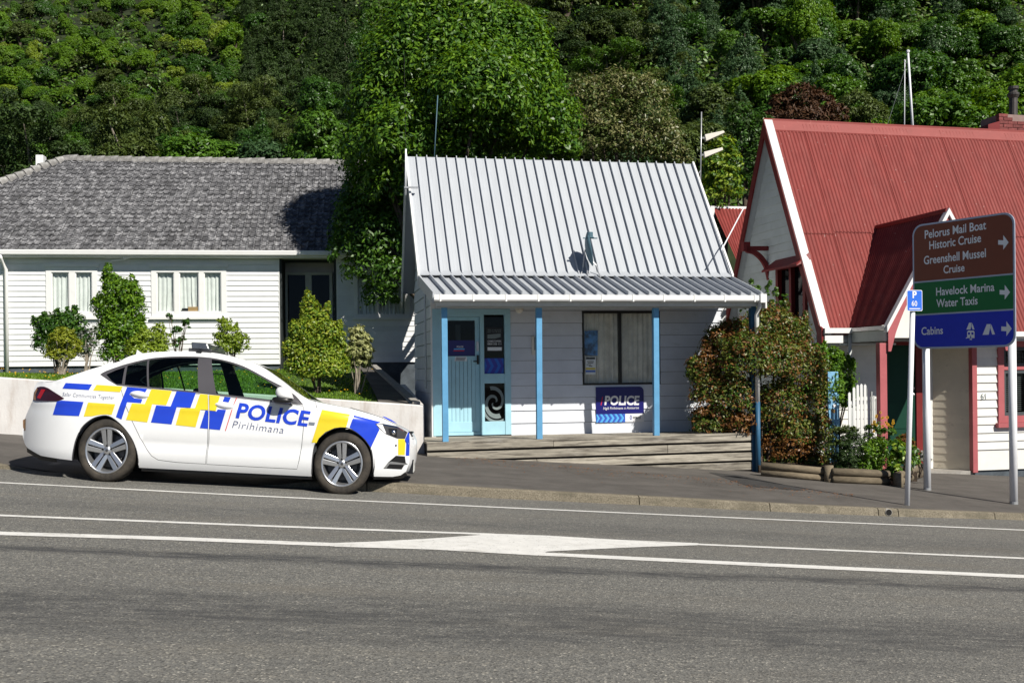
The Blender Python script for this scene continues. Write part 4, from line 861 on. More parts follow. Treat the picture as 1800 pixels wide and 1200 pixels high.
# satellite dish on the roof
a = SF.at(1036, 486, 1.1); t = thing('satellite_dish', 'blue-grey satellite dish seen edge-on at the foot of the metal roof', 'satellite dish', SF.wld(a), SF.yaw)
sc_ = 1.0 / (FPX / 17.6); hub = Vector((-4 * sc_, .05, 49 * sc_)); nrm_ = Vector((.97, -.16, .16)).normalized()
mb = MB(); mb.lathe([(.0001, .0), (.10, .008), (.20, .03), (.29, .07), (.295, .06), (.20, .015), (.10, -.008), (.0001, -.016)], (0, 0, 0), 'Z', 28); q = nrm_.to_track_quat('Z', 'Y'); mb.v = [tuple(hub + q @ Vector((v[0] * .8, v[1] * 1.0, v[2]))) for v in mb.v]; mb.build('dish', M['dish_blue'], t, smooth=True)
head = Vector((0, -.06, 74 * sc_)); mb = MB(); mb.lathe([(.0001, .05), (.055, .05), (.055, -.03), (.075, -.035), (.075, -.05), (.0001, -.05)], head, 'Z', 14); mb.box(head.x - .12, head.y - .02, head.z - .06, head.x + .13, head.y + .02, head.z - .045); mb.build('receiver', M['dish_blue'], t)
mb = MB(); mb.tube([hub + Vector((.02, 0, .25)), head + Vector((-.03, 0, -.05))], .012, 6); mb.tube([hub - Vector((.02, 0, .0)), hub + Vector((-.05, .05, -.3)), (-.16, .02, -.03)], .012, 6); mb.tube([hub + Vector((.05, 0, -.15)), (.12, 0, .20), (.20, 0, -.02)], .012, 6); mb.tube([(-.02, .02, .0), hub + Vector((0, .03, -.2))], .014, 6); mb.build('mount', M['galv'], t)
# masts on the station roof
def mast(px0, py0, px1, py1, ly, r, name, label, mt, extra=None):
    p0 = SF.wld(SF.at(px1, py1, ly)); p1 = SF.wld(SF.at(px0, py0, ly)); t = thing(name, label, 'antenna', p0); mb = MB(); mb.tube([(0, 0, 0), p1 - p0], r, 6); mb.build('mast', mt, t, smooth=True); return t, p0
t, p0 = mast(1233, 197, 1231, 345, 3.0, .013, 'antenna_mast', 'thin mast with two cream paddle antennas at the right roof end', M['galv'])
dl = lambda px, py: SF.wld(SF.at(px, py, 3.0)) - p0
for pl in ([(1239, 236.5), (1272, 229.5), (1274.5, 233), (1241.5, 248)], [(1237.5, 267), (1270, 259), (1271.5, 263.5), (1239, 277)]):
    pts = [dl(*q) for q in pl]; mb = MB(); mb.prism(pts, Vector((.0, .10, .0))); an = mb.build('paddle', M['antenna_cream'], t, bevel=.008)
    m2 = MB(); c = (pts[0] + pts[3]) / 2 + Vector((0, .05, 0)); m2.tube([c, Vector((dl(1233, pl[0][1] + 6).x, 0, c.z - .01))], .022, 6); m2.build('bracket', M['galv'], t)
mb = MB(); mb.tube([dl(1232, 300), dl(1227, 306), dl(1215, 305)], .014, 6); mb.build('stay', M['galv'], t)
t, p0 = mast(713.5, 262, 713, 343, 2.2, .016, 'antenna_mast', 'short white mast on the left gable end of the station roof', M['pole_white']); mb = MB(); q = SF.wld(SF.at(710.5, 95, 2.2)) - p0; mb.tube([SF.wld(SF.at(713.5, 262, 2.2)) - p0, q], .004, 5); mb.build('whip', M['black_frame'], t); mb = MB(); mb.box(-.02, -.03, .12, .22, .03, .15); mb.build('bracket', M['galv'], t)
mast(769.5, 168, 762, 300, 3.1, .011, 'whip_antenna', 'thin teal whip antenna rising behind the left roof ridge', M['dish_blue'])
# meter box and conduit on the left wall
a = SF.at(724, 486, 1.9); p = Vector((wl - .02, 1.95, sz(724, 492, 1.9))); t = thing('meter_box', 'small white meter box high on the station left wall', 'meter box', SF.wld(p), SF.yaw); mb = MB(); mb.box(-.12, -.13, -.14, 0, .13, .16); mb.build('case', M['white_paint'], t, bevel=.008); mb = MB(); mb.tube([(-.04, -.05, -.14), (-.04, -.05, -1.9)], .02, 6); mb.build('conduit', M['galv'], t)
# ------------------------------------------------------------------ the long tiled house on the left
ho = at_y(40, 643, HY); HF = Frame(ho, radians(1.6)); H = thing('weatherboard_house', 'long white weatherboard house with a grey lichened tile roof on the left', 'house', ho, HF.yaw)
hx = lambda px, py=560, ly=0: HF.at(px, py, ly).x
hz = lambda py, px=300, ly=0: HF.at(px, py, ly).z
TH_ = lambda s, d, z: (s, -d, z)
h0, hp0, hp1, h1 = hx(-330), hx(492), hx(592), hx(733); zb0, zso = hz(641), hz(452); hp = hz(560) - hz(569.3)
w1 = (hx(82), hx(172.5), hz(557), hz(470)); w2 = (hx(267), hx(399), hz(557.5), hz(470)); w3 = (hx(623), hx(721), hz(558, 650), hz(478, 650))
clad(H, TH_, h0, hp0, zb0, zso, hp, M['board_white'], holes=[w1, w2]); clad(H, TH_, hp1, h1, zb0 + .02, zso, hp, M['board_white'], holes=[w3])
window(H, TH_, *w1, [0, hx(128), 0], 'white_paint', fw=.115, mull=.13, sash=.02); wi2 = window(H, TH_, *w2, [0, hx(311.5), hx(355), 0], 'white_paint', fw=.115, mull=.11, sash=.02); window(H, TH_, *w3, [0, hx(663), hx(715), 0], 'white_paint', fw=.08, mull=.08)
mb = MB(); mb.box(h0, .14, zb0 - .9, hp0 - .02, 8, zso + .1); mb.box(hp0 - .02, 1.15, zb0 - .9, hp1 + .02, 8, zso + .1); mb.box(hp1 + .02, .14, zb0 - .9, h1, 8, zso + .1); mb.build('wall', M['board_white'], H)
mb = MB(); mb.box(h0, .03, zb0 - .9, hp0, .139, zb0 - .012); mb.box(hp1, .03, zb0 - .9, h1, .139, zb0 + .008); mb.build('foundation', M['foundation'], H)
mb = MB(); mb.box(hp0 - .02, -.02, zb0, hp0 + .0, .14, zso); mb.build('corner_board', M['white_paint'], H); mb = MB(); mb.box(hp1, -.02, zb0, hp1 + .03, .14, zso); mb.build('corner_board', M['white_paint'], H)
# recessed porch with its glazed door
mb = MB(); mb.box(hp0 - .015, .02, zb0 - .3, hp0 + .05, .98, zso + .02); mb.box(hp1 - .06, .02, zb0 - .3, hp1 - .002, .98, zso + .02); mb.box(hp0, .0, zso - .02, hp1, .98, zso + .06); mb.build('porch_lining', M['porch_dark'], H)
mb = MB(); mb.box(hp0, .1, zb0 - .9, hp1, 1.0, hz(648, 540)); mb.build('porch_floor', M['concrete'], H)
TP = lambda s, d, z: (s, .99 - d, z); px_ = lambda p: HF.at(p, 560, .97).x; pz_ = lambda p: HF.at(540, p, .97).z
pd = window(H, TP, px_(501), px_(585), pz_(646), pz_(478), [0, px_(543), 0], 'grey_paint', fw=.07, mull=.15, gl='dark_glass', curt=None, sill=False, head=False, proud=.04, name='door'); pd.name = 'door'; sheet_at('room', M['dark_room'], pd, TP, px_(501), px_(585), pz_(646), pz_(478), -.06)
mb = MB(); bar(mb, TP, px_(549), px_(551), pz_(578), pz_(572), .04, .08); mb.build('handle', M['galv'], pd)
# eaves
ez = hz(440.5, 300, -.24); ey = -.24; e0, e1 = hx(-385, 440, ey), hx(738, 440, ey)
mb = MB(); prof = [(ey - .02, ez - .11), (ey - .12, ez - .10), (ey - .13, ez - .015), (ey - .12, ez), (ey - .11, ez - .03), (ey - .02, ez - .04)]; k = 6
mb.add([(x, y, z) for x in (e0, e1) for y, z in prof], [(j, j + k, (j + 1) % k + k, (j + 1) % k) for j in range(k)] + [tuple(range(k)), tuple(range(k, 12))[::-1]]); mb.build('gutter', M['white_paint'], H)
mb = MB(); mb.box(e0, ey, ez - .15, e1, ey + .03, ez - .01); mb.build('fascia', M['white_paint'], H); mb = MB(); mb.box(e0, ey + .031, ez - .15, e1, .15, ez - .13); mb.build('soffit', M['white_paint'], H)
mb = MB(); xd = hx(11, 560, -.1); mb.tube([(hx(3, 450, ey), ey - .07, ez - .10), (hx(3, 450, ey), ey - .07, ez - .2), (xd, -.08, ez - .42), (xd, -.08, zb0 - .15)], .042, 10); mb.build('downpipe', M['white_paint'], H, smooth=True)
# tile roof: hipped at the left end
ry = 3.7; rz = hz(284, 360, ry); rl, rr_ = hx(112, 282, ry), hx(735, 292, ry); slope = (rz - ez) / (ry - ey); NR = 22; tw = hx(312) - hx(300); SL_len = hypot(rz - ez, ry - ey)
cx0 = rl - (ry - ey)                                   # front hip corner
mb = MB(); mb.add([(cx0, ey, ez), (e1, ey, ez), (rr_, ry, rz), (rl, ry, rz), (cx0, 2 * ry - ey, ez), (e1, 2 * ry - ey, ez)], [(0, 1, 2, 3), (4, 0, 3), (5, 4, 3, 2), (1, 5, 2)]); mb.v = [(a, b, c - .015) for a, b, c in mb.v]; rf = mb.build('roof', M['tile_stuff'], H)
un = Vector((0, ry - ey, rz - ez)).normalized(); nn = Vector((0, -un.z, un.y)); row = SL_len / NR
def tile_geo():                                        # flat pan with a raised roll on its right edge and a thick lip
    prof = [(0, .006), (.30, .0), (.62, .004), (.72, .028), (.86, .034), (.97, .020)]; vs = []; n = len(prof)
    for f, lift in ((-.10, .030), (1.0, .006)):
        for u, h in prof: vs.append(Vector((u * tw, 0, 0)) + un * (f * row) + nn * (h + lift))
    for u, h in prof: vs.append(Vector((u * tw, 0, 0)) + un * (-.10 * row) + nn * (-.012))
    fs = [(i, i + 1, n + i + 1, n + i) for i in range(n - 1)] + [(2 * n + i, 2 * n + i + 1, i + 1, i) for i in range(n - 1)] + [(n - 1, 3 * n - 1, 2 * n - 1)]
    return vs, fs
tv, tf = tile_geo(); proto = None; pm_ = MB(); pm_.add(tv, tf); nt_ = 0; st = MB(); vis = []
for r in range(NR):
    f = r / NR; y, z = ey + (ry - ey) * f, ez + (rz - ez) * f; xl, xr = cx0 + (rl - cx0) * f + .05, e1
    i0 = int((xl) / tw) - 1; x = i0 * tw
    while x < xr:
        if x > xl - tw * .6: vis.append((r, x, y, z))
        x += tw
on_view = [q for q in vis if 0 <= pix(HF.wld((q[1], q[2], q[3])))[0] < 600]
on_view.sort(key=lambda q: (q[0], q[1])); parts = set(map(tuple, on_view[:300]))
for q in vis:
    r, x, y, z = q; j = Vector((random.uniform(-.006, .006), 0, 0)) + nn * random.uniform(-.004, .008); ang = random.uniform(-.014, .014)
    Mx = Matrix.Translation(Vector((x, y, z)) + j) @ Matrix.Rotation(ang, 4, nn)
    if q in parts:
        if proto is None: proto = pm_.build('tile', M['tile'], rf); proto.matrix_local = Mx
        else: inst(proto, 'tile', rf, Mx)
    else: st.add([Mx @ v for v in tv], tf)
o = st.build('tiles', M['tile_stuff'], rf); o['kind'] = 'stuff'
def ridge(a, b, n, w=.15, lo=0):
    d = (b - a) / n; pr = None
    for i in range(n):
        mb = MB(); L_ = d.length; vs = []
        for f, s in ((-.06, 1.1), (1.0, .88)):
            for u, h in ((-1, -.10), (-.62, .02), (-.22, .062), (.22, .062), (.62, .02), (1, -.10)): vs.append((f * L_, u * w * s, h * s + (.022 if f < 0 else 0)))
        mb.add(vs, [(k, k + 1, k + 7, k + 6) for k in range(5)] + [(5, 4, 3, 2, 1, 0)]); q = d.to_track_quat('X', 'Z').to_matrix().to_4x4(); Mx = Matrix.Translation(a + d * i + Vector((0, 0, random.uniform(-.008, .012)))) @ q
        if pr is None: pr = mb.build('ridge_tile', M['ridge_tile'], rf); pr.matrix_local = Mx
        else: inst(pr, 'ridge_tile', rf, Mx)
ridge(Vector((rr_, ry, rz + .03)), Vector((rl, ry, rz + .03)), 27); ridge(Vector((cx0, ey, ez + .04)), Vector((rl, ry, rz + .04)), 26)
cy = 4.8; a, b = HF.at(62, 272, cy), HF.at(76, 290, cy); mb = MB(); mb.box(a.x, cy, b.z - 1.2, b.x, cy + .3, a.z); mb.box(a.x - .12, cy - .06, b.z - 1.2, b.x + .02, cy + .36, b.z - .03); mb.build('chimney', M['white_paint'], rf, bevel=.02)
# small things at this house
a = HF.at(196, 458, -.05); t = thing('flood_light', 'white outdoor light on a thin arm under the eave of the tiled house', 'lamp', HF.wld(a), HF.yaw); mb = MB(); q = [HF.at(*p, -.2) - a for p in ((197, 458), (212, 457), (222, 454))]; mb.tube([Vector((0, 0, -.02))] + q, .014, 6); mb.build('arm', M['white_paint'], t); mb = MB(); mb.tube([q[-1] - Vector((.06, 0, .01)), q[-1] + Vector((.10, 0, .03))], [.03, .018], 8); mb.build('lamp_head', M['white_paint'], t)
for pxs, lab, c_ in (((331, 348.5, 539.5, 553), 'small brown cardboard box on the sill inside the three-light window', 'cardboard'), ((320.5, 329.5, 542, 553), 'small black box beside the cardboard box inside the window', 'black_frame')):
    a, b = HF.at(pxs[0], pxs[3], .02), HF.at(pxs[1], pxs[2], .02); mb = MB(); mb.box(a.x, .018, a.z, b.x, .055, b.z); mb.box(a.x - .004, .016, b.z - .035, b.x + .004, .057, b.z + .004); mb.v = [tuple(HF.wld(v)) for v in mb.v]; tag(mb.build('box', M[c_]), lab, 'box')

# ------------------------------------------------------------------ the red-roofed house on the right
ro = at_d(1443, 577, 18.5); RF = Frame(ro, radians(13.0) - TH); R = thing('red_roofed_house', 'white weatherboard house with steep red corrugated roof and gabled porch', 'house', ro, RF.yaw)
lo, hi = .3, 6.0
for _ in range(40):
    m_ = (lo + hi) / 2
    if RF.at(1345, 217, m_).x > 0: hi = m_
    else: lo = m_
RY = (lo + hi) / 2
if not .6 < RY < 5.9: RY = 2.3
RZ = RF.at(1345, 217, RY).z; RS = RZ / RY; print('red house', RY, RZ, 'slope', math.degrees(atan(RS)), 'gable x at ridge', RF.at(1345, 217, RY).x)
RW = 10.5; GX = .16; WYR = .42
rxp = lambda px, py, ly: RF.at(px, py, ly).x
rzp = lambda py, px, ly: RF.at(px, py, ly).z
def atx(px, py, lx):
    c = RF.I @ CAM; r = RF.I.to_3x3() @ ray(px, py); return c + r * ((lx - c.x) / r.x)
def corr(parent, A, B, C, Dq, pitch, mt, name='roof_sheet', amp=.012, lift=0.0):   # corrugated sheet over the quad A(bottom left) B(bottom right) C(top right) D(top left)
    A, B, C, Dq = map(Vector, (A, B, C, Dq)); n = (B - A).cross(Dq - A).normalized(); wd = max((B - A).length, (C - Dq).length); k = max(6, int(wd / pitch) * 6); vs = []
    for i in range(k + 1):
        f = i / k; h = n * (amp * cos(f * wd / pitch * 2 * pi) + lift); vs += [A + (B - A) * f + h, Dq + (C - Dq) * f + h]
    mb = MB(); mb.add(vs, [(2 * i, 2 * i + 2, 2 * i + 3, 2 * i + 1) for i in range(k)]); return mb.build(name, M[mt] if isinstance(mt, str) else mt, parent, smooth=True)
sw = .76; x = .02; i = 0; ymid = RY * .44
while x < RW:
    x2 = min(x + sw, RW); d = random.uniform(-.03, .03); ym = ymid + d
    corr(R, (x, -.06, -.06 * RS), (x2 + .03, -.06, -.06 * RS), (x2 + .03, ym + .08, (ym + .08) * RS), (x, ym + .08, (ym + .08) * RS), .076, 'red_iron', lift=.006 * (i % 2)); corr(R, (x, ym, ym * RS), (x2 + .03, ym, ym * RS), (x2 + .03, RY, RZ), (x, RY, RZ), .076, 'red_iron', lift=.014 + .006 * (i % 2)); x = x2; i += 1
mb = MB(); mb.quad((0, RY, RZ), (RW, RY, RZ), (RW, 2 * RY, 0), (0, 2 * RY, 0)); mb.build('back_roof', M['red_iron'], R); mb = MB(); mb.quad((.001, RY, RZ - .14), (RW, RY, RZ - .14), (RW, 2 * RY, -.14), (.001, 2 * RY, -.14)); mb.build('roof_lining', M['grey_paint'], R)
mb = MB(); mb.quad((0, -.02, -.24), (RW, -.02, -.24), (RW, RY, RZ - .22), (0, RY, RZ - .22)); mb.build('roof_lining', M['grey_paint'], R)
mb = MB(); n_ = Vector((0, -RS, 1)).normalized()
mb.hexa([(-.03, RY - .10, RZ - .10 * RS + .03), (RW, RY - .10, RZ - .10 * RS + .03), (RW, RY, RZ + .05), (-.03, RY, RZ + .05), (-.03, RY - .105, RZ - .10 * RS + .06), (RW, RY - .105, RZ - .10 * RS + .06), (RW, RY, RZ + .06), (-.03, RY, RZ + .06)]); mb.hexa([(-.03, RY, RZ + .05), (RW, RY, RZ + .05), (RW, RY + .16, RZ - .16 * RS + .05), (-.03, RY + .16, RZ - .16 * RS + .05), (-.03, RY, RZ + .10), (RW, RY, RZ + .10), (RW, RY + .165, RZ - .16 * RS + .08), (-.03, RY + .165, RZ - .16 * RS + .08)]); mb.build('ridge_cap', M['ridge_red'], R)
# barge boards and the white flashing along the gable
def sloped(mb, x0, x1, d0, d1, ya, yb, back=False):    # a board along the gable slope: d = depth below/above the roof plane
    g = (lambda y: y * RS) if not back else (lambda y: (2 * RY - y) * RS)
    p = [(x0, ya, g(ya) + d0), (x1, ya, g(ya) + d0), (x1, yb, g(yb) + d0), (x0, yb, g(yb) + d0), (x0, ya, g(ya) + d1), (x1, ya, g(ya) + d1), (x1, yb, g(yb) + d1), (x0, yb, g(yb) + d1)]; mb.hexa(p)
mb = MB(); sloped(mb, -.02, .15, .045, .075, -.08, RY); mb.build('verge_flashing', M['verge_grey'], R)
mb = MB(); sloped(mb, -.035, .0, -.26, .044, -.08, RY); mb.build('barge_board', M['maroon'], R); mb = MB(); sloped(mb, -.035, .0, -.24, .07, RY, 2 * RY, True); mb.build('barge_board', M['maroon'], R)
mb = MB(); mb.hexa([(-.034, -.085, -.42), (.0, -.085, -.42), (.0, .06, -.42), (-.034, .06, -.42), (-.034, -.085, .0), (.0, -.085, .0), (.0, .1, .1), (-.034, .1, .1)]); mb.hexa([(-.034, -.08, -.62), (.0, -.08, -.62), (.0, -.04, -.62), (-.034, -.04, -.62), (-.034, -.085, -.42), (.0, -.085, -.42), (.0, .06, -.42), (-.034, .06, -.42)]); mb.build('barge_end', M['maroon'], R)
gb = RF.loc((RF.wld((0, 0, 0)).x, RF.wld((0, 0, 0)).y, foot_z(RF.wld((0, 0, 0)).x, RF.wld((0, 0, 0)).y) - .6)).z
TG = lambda s, d, z: (GX - d, s, z)
gp = atx(1400, 470, GX).z - atx(1400, 485, GX).z
gl0, gl1 = atx(1370, 600, GX).y, atx(1422, 600, GX).y; gy0, gy1 = min(gl0, gl1), max(gl0, gl1)
gz1 = atx(1396, 462, GX).z; gz0 = gz1 - 1.75
clad(R, TG, WYR, 2 * RY - WYR, gb, RZ - .05, .155, M['board_grey'], lim=lambda z: (max(WYR, z / RS + .02), min(2 * RY - WYR, 2 * RY - z / RS - .02)), holes=[(gy0, gy1, gz0, gz1)])
mb = MB(); mb.box(GX + .03, WYR + 1.4, gb, RW - .2, 2 * RY - .4, .05); mb.box(GX + .03, WYR + .02, gb, rxp(1540, 650, WYR), WYR + 1.4, .05); mb.prism([(GX + .03, WYR + .1, -.1), (GX + .03, 2 * RY - WYR - .1, -.1), (GX + .03, RY, RZ - .25)], (.1, 0, 0)); mb.build('wall', M['board_grey'], R)
gw = window(R, TG, gy0, gy1, gz0, gz1, [0, (gy0 + gy1) / 2, 0], 'maroon', fw=.09, mull=.08, gl='dark_glass', curt=None, sill=True, head=False, proud=.07, name='window'); sheet_at('room', M['dark_room'], gw, TG, gy0, gy1, gz0, gz1, -.02)
mb = MB(); mb.hexa([TG(gy0 - .12, 0, gz1), TG(gy1 + .12, 0, gz1), TG(gy1 + .12, .30, gz1 - .12), TG(gy0 - .12, .30, gz1 - .12), TG(gy0 - .06, 0, gz1 + .14), TG(gy1 + .06, 0, gz1 + .14), TG(gy1 + .12, .30, gz1 - .08), TG(gy0 - .12, .30, gz1 - .08)]); mb.build('window_hood', M['maroon'], gw)
# curved bracket on the gable
yb_ = atx(1352, 437, GX).y; mb = MB(); f = lambda px, py: RF.at(px, py, yb_)
mb.prism([f(1307, 425), f(1319, 425), f(1319, 441), f(1307, 441)], (0, .10, 0)); mb.prism([f(1313, 432.5), f(1353, 432.5), f(1353, 440), f(1313, 440)], (0, .09, 0))
arc = catmull([(1313, 443), (1328, 448), (1340, 460), (1347, 475), (1351, 492)], 4); arc2 = catmull([(1313, 437), (1331, 441), (1345, 454), (1353, 471), (1354, 488)], 4)
for i in range(len(arc) - 1): mb.hexa([f(*arc[i]), f(*arc[i + 1]), f(*arc[i + 1]) + Vector((0, .08, 0)), f(*arc[i]) + Vector((0, .08, 0)), f(*arc2[i]), f(*arc2[i + 1]), f(*arc2[i + 1]) + Vector((0, .08, 0)), f(*arc2[i]) + Vector((0, .08, 0))])
mb.build('bracket', M['maroon'], R)
# front wall left of the porch, recess, front wall with window
TR0 = lambda s, d, z: (s, WYR - d, z)
xa, xb = GX, rxp(1551, 650, WYR); rx0, rx1 = rxp(1552, 700, WYR), rxp(1711, 700, WYR); fp = rzp(640, 1740, WYR) - rzp(654.7, 1740, WYR)
clad(R, TR0, xa, xb, gb, -.05, .165, M['board_cream'])
bz = rzp(828, 1717, WYR); wbz = rzp(789, 1740, WYR); wxa, wxb, wza, wzb = rxp(1752, 670, WYR), rxp(1868, 670, WYR), rzp(742, 1770, WYR), rzp(598, 1770, WYR)
clad(R, TR0, rx1 + .05, RW - .2, wbz, -.02, fp, M['board_cream'], holes=[(wxa, wxb, wza, wzb)], th=.03); board(R, TR0, (rx1 + .05, RW - .2, rx1 + .05, RW - .2), bz + .02, wbz - .01, M['board_cream'], th=.03)
mb = MB(); mb.box(rx1, WYR + .01, bz - .8, RW - .2, WYR + .06, bz + .02); mb.build('plinth', M['foundation'], R)
mb = MB(); mb.box(rx1 + .06, WYR + .10, bz - .5, RW - .2, WYR + 1.3, -.02); mb.build('wall', M['board_cream'], R)
BKY = WYR + .62; rxb = rxp(1640, 700, BKY); rxd0, rxd1 = rxp(1540, 700, BKY), rxp(1606, 700, BKY)
def TS(s, d, z):                                       # the recess's slanting side wall, from its back corner to the front corner
    a = Vector((rxb, BKY, 0)); b = Vector((rx1 - .02, WYR + .02, 0)); u = (b - a).normalized(); nrm = Vector((u.y, -u.x, 0)); nrm = nrm if nrm.x < 0 else -nrm; p = a + u * s + nrm * d; return (p.x, p.y, z)
ln = hypot(rx1 - .02 - rxb, WYR + .02 - BKY); clad(R, TS, 0, ln, bz + .03, -.05, fp * .92, M['board_warm'], th=.011)
mb = MB(); mb.hexa([TS(0, -.03, bz), TS(ln, -.03, bz), TS(ln, -.05, bz), TS(0, -.05, bz), TS(0, -.03, 0), TS(ln, -.03, 0), TS(ln, -.05, 0), TS(0, -.05, 0)]); mb.build('recess_wall', M['board_warm'], R)
mb = MB(); mb.box(xb - .02, BKY, bz - .2, rxb + .02, BKY + .08, 0); mb.box(xb - .05, WYR + .02, bz - .5, xb, BKY, 0); mb.build('recess_wall', M['board_cream'], R)
mb = MB(); mb.box(xb - .05, WYR - .2, -.06, rx1, BKY + .05, -.03); mb.build('recess_ceiling', M['board_cream'], R)
mb = MB(); mb.hexa([(xb, WYR - .0, bz - .3), (rx1 - .02, WYR - .0, bz - .3), (rxb, BKY, bz - .3), (xb, BKY, bz - .3), (xb, WYR, bz + .015), (rx1 - .02, WYR, bz + .015), (rxb, BKY, bz + .015), (xb, BKY, bz + .015)]); mb.build('doorstep', M['concrete'], R)
dz1_ = rzp(607, 1590, BKY); mb = MB(); mb.box(rxd0, BKY - .06, bz + .02, rxd1, BKY - .005, dz1_); dr = mb.build('door', M['door_green'], R); 
for i in range(3):
    m2 = MB(); z0 = bz + .18 + i * .62; m2.box(rxd0 + .1, BKY - .072, z0, rxd1 - .1, BKY - .061, z0 + .5); m2.build('door_panel', M['door_green'], dr)
m2 = MB()
for pz in (693, 682): c = RF.at(1607 - 2, pz, BKY - .08); m2.lathe([(.0001, -.03), (.025, -.02), (.025, .02)], c, 'Y', 8)
m2.build('handle', M['galv'], dr)
mb = MB(); mb.box(rxd1, BKY - .09, bz + .02, rxd1 + (rxp(1619, 700, BKY) - rxd1), BKY - .004, dz1_ + .1); mb.box(rxd0 - .1, BKY - .088, dz1_ + .003, rxd1, BKY - .004, dz1_ + .1); mb.build('door_frame', M['maroon'], R)
mb = MB(); mb.box(rx1 - .055, WYR - .05, bz - .02, rx1 + .05, WYR + .06, -.02); mb.build('corner_post', M['pink_red'], R, bevel=.006)
fwn = window(R, TR0, wxa, wxb, wza, wzb, [0, (wxa + wxb) / 2, 0], 'pink_red', fw=.125, mull=.1, gl='dark_glass', curt=None, sill=False, head=False, proud=.05)
zm_ = rzp(647, 1780, WYR); mb = MB(); bar(mb, TR0, wxa + .125, wxb - .125, zm_ - .03, zm_ + .03, -.05, .03); mb.build('transom', M['pink_red'], fwn)
for a, b in ((wxa + .125, (wxa + wxb) / 2 - .05), ((wxa + wxb) / 2 + .05, wxb - .125)):
    for z0, z1 in ((wza + .125, zm_ - .03), (zm_ + .03, wzb - .125)):
        m2 = MB(); q = .065; bar(m2, TR0, a, a + q, z0, z1, -.05, .01); bar(m2, TR0, b - q, b, z0, z1, -.05, .01); bar(m2, TR0, a + q, b - q, z1 - q, z1, -.05, .009); bar(m2, TR0, a + q, b - q, z0, z0 + q, -.05, .009); m2.build('sash', M['window_grey'], fwn)
    n_ = 22; m2 = MB()
    for k in range(n_):
        z = wza + .22 + (zm_ - .22 - wza) * k / n_; bar(m2, TR0, a + .07, b - .07, z, z + .016, -.085, -.06)
    m2.build('venetian_blind', M['curtain_old'], fwn); sheet_at('room', M['dark_room'], fwn, TR0, a, b, wza, wzb, -.088)
    m2 = MB(); za, zb_ = zm_ + .1, wzb - .2
    for k in range(4): xx = a + .07 + (b - a - .14) * (k + .5) / 4; bar(m2, TR0, xx - .005, xx + .005, za, zb_, -.012, .0)
    for k in range(3): zz = za + (zb_ - za) * (k + .5) / 3; bar(m2, TR0, a + .07, b - .07, zz - .005, zz + .005, -.012, .001)
    m2.build('lead_cames', M['black_frame'], fwn)
mb = MB(); bar(mb, TR0, wxa - .05, wxb + .05, wza - .09, wza - .004, -.05, .11); mb.build('sill', M['pink_red'], fwn)
words('house_number', RF, '61', (1724.5, 702), (1733, 702), 11, WYR - .034, M['print_dim'], R, bold=.002)
mb = MB(); mb.box(rx1 + .1, -.16, -.16, RW, -.03, -.07); mb.box(rx1 - .1, -.03, -.2, RW, WYR, -.14); mb.box(.0, -.14, -.09, rxp(1492, 575, 0) , -.03, -.0); mb.build('gutter', M['white_paint'], R)
mb = MB(); mb.box(.02, -.1, -.26, rxp(1482, 588, -.1), .1, -.13); mb.build('eave_block', M['white_paint'], R)
mb = MB(); mb.box(.0, -.02, -.30, xb, WYR + .05, -.265); mb.build('soffit', M['grey_paint'], R)
# gabled porch
PY = -1.15; lf, ap = RF.at(1560, 571, PY), RF.at(1665, 372, PY); rf_ = Vector((2 * ap.x - lf.x, PY, lf.z)); yr_ = ap.z / RS; print('porch', lf, ap, 'ridge meets roof at', pix(RF.wld((ap.x, yr_, ap.z))), 'foot base px', pix((RF.wld(lf).x, RF.wld(lf).y, foot_z(RF.wld(lf).x, RF.wld(lf).y))), 'wall base', pix((RF.wld((rx1, WYR, 0)).x, RF.wld((rx1, WYR, 0)).y, foot_z(RF.wld((rx1, WYR, 0)).x, RF.wld((rx1, WYR, 0)).y))))
yv = max(0, lf.z / RS)
for a_, b_, c_, d_ in (((lf.x, yv, lf.z), (lf.x, PY, lf.z), (ap.x, PY, ap.z), (ap.x, yr_, ap.z)), ((rf_.x, PY, lf.z), (rf_.x, yv, lf.z), (ap.x, yr_, ap.z), (ap.x, PY, ap.z))):
    q = corr(R, a_, b_, c_, d_, .076, 'red_iron', lift=.01)
mb = MB(); mb.tube([(ap.x, PY - .02, ap.z + .015), (ap.x, yr_ + .1, ap.z + .015)], .05, 8); mb.build('porch_ridge', M['maroon'], R)
mb = MB()
for A_, B_ in ((lf, ap), (rf_, ap)):
    d = (B_ - A_).normalized(); up = Vector((0, 0, .055)); A2 = A_ - d * .08; mb.hexa([A2 - up + Vector((0, -.06, 0)), B_ - up + Vector((0, -.06, 0)), B_ - up + Vector((0, .05, 0)), A2 - up + Vector((0, .05, 0)), A2 + up + Vector((0, -.06, 0)), B_ + up + Vector((0, -.06, 0)), B_ + up + Vector((0, .05, 0)), A2 + up + Vector((0, .05, 0))])
mb.build('porch_verge', M['white_paint'], R)
mb = MB(); hw_ = ap.x - lf.x; Hh = ap.z - lf.z
outer = [(0, -.38), (0, 0), (hw_, Hh), (2 * hw_, 0), (2 * hw_, -.38)]; inner = [(2 * hw_ - .05 - (2 * hw_ - .1) * (k / 24), -.38 + (Hh * .62 + .38) * sin(pi * k / 24) ** .8) for k in range(25)]
V, F_ = panel2d(densify(outer + inner, .2), step=.2)
bb = [(lf.x + a, PY - .02, lf.z - .06 + b) for a, b in V]; n = len(bb); mb.add(bb + [(a, b + .04, c) for a, b, c in bb], F_ + [tuple(i + n for i in f)[::-1] for f in F_]); mb.build('porch_spandrel', M['pink_red'], R)
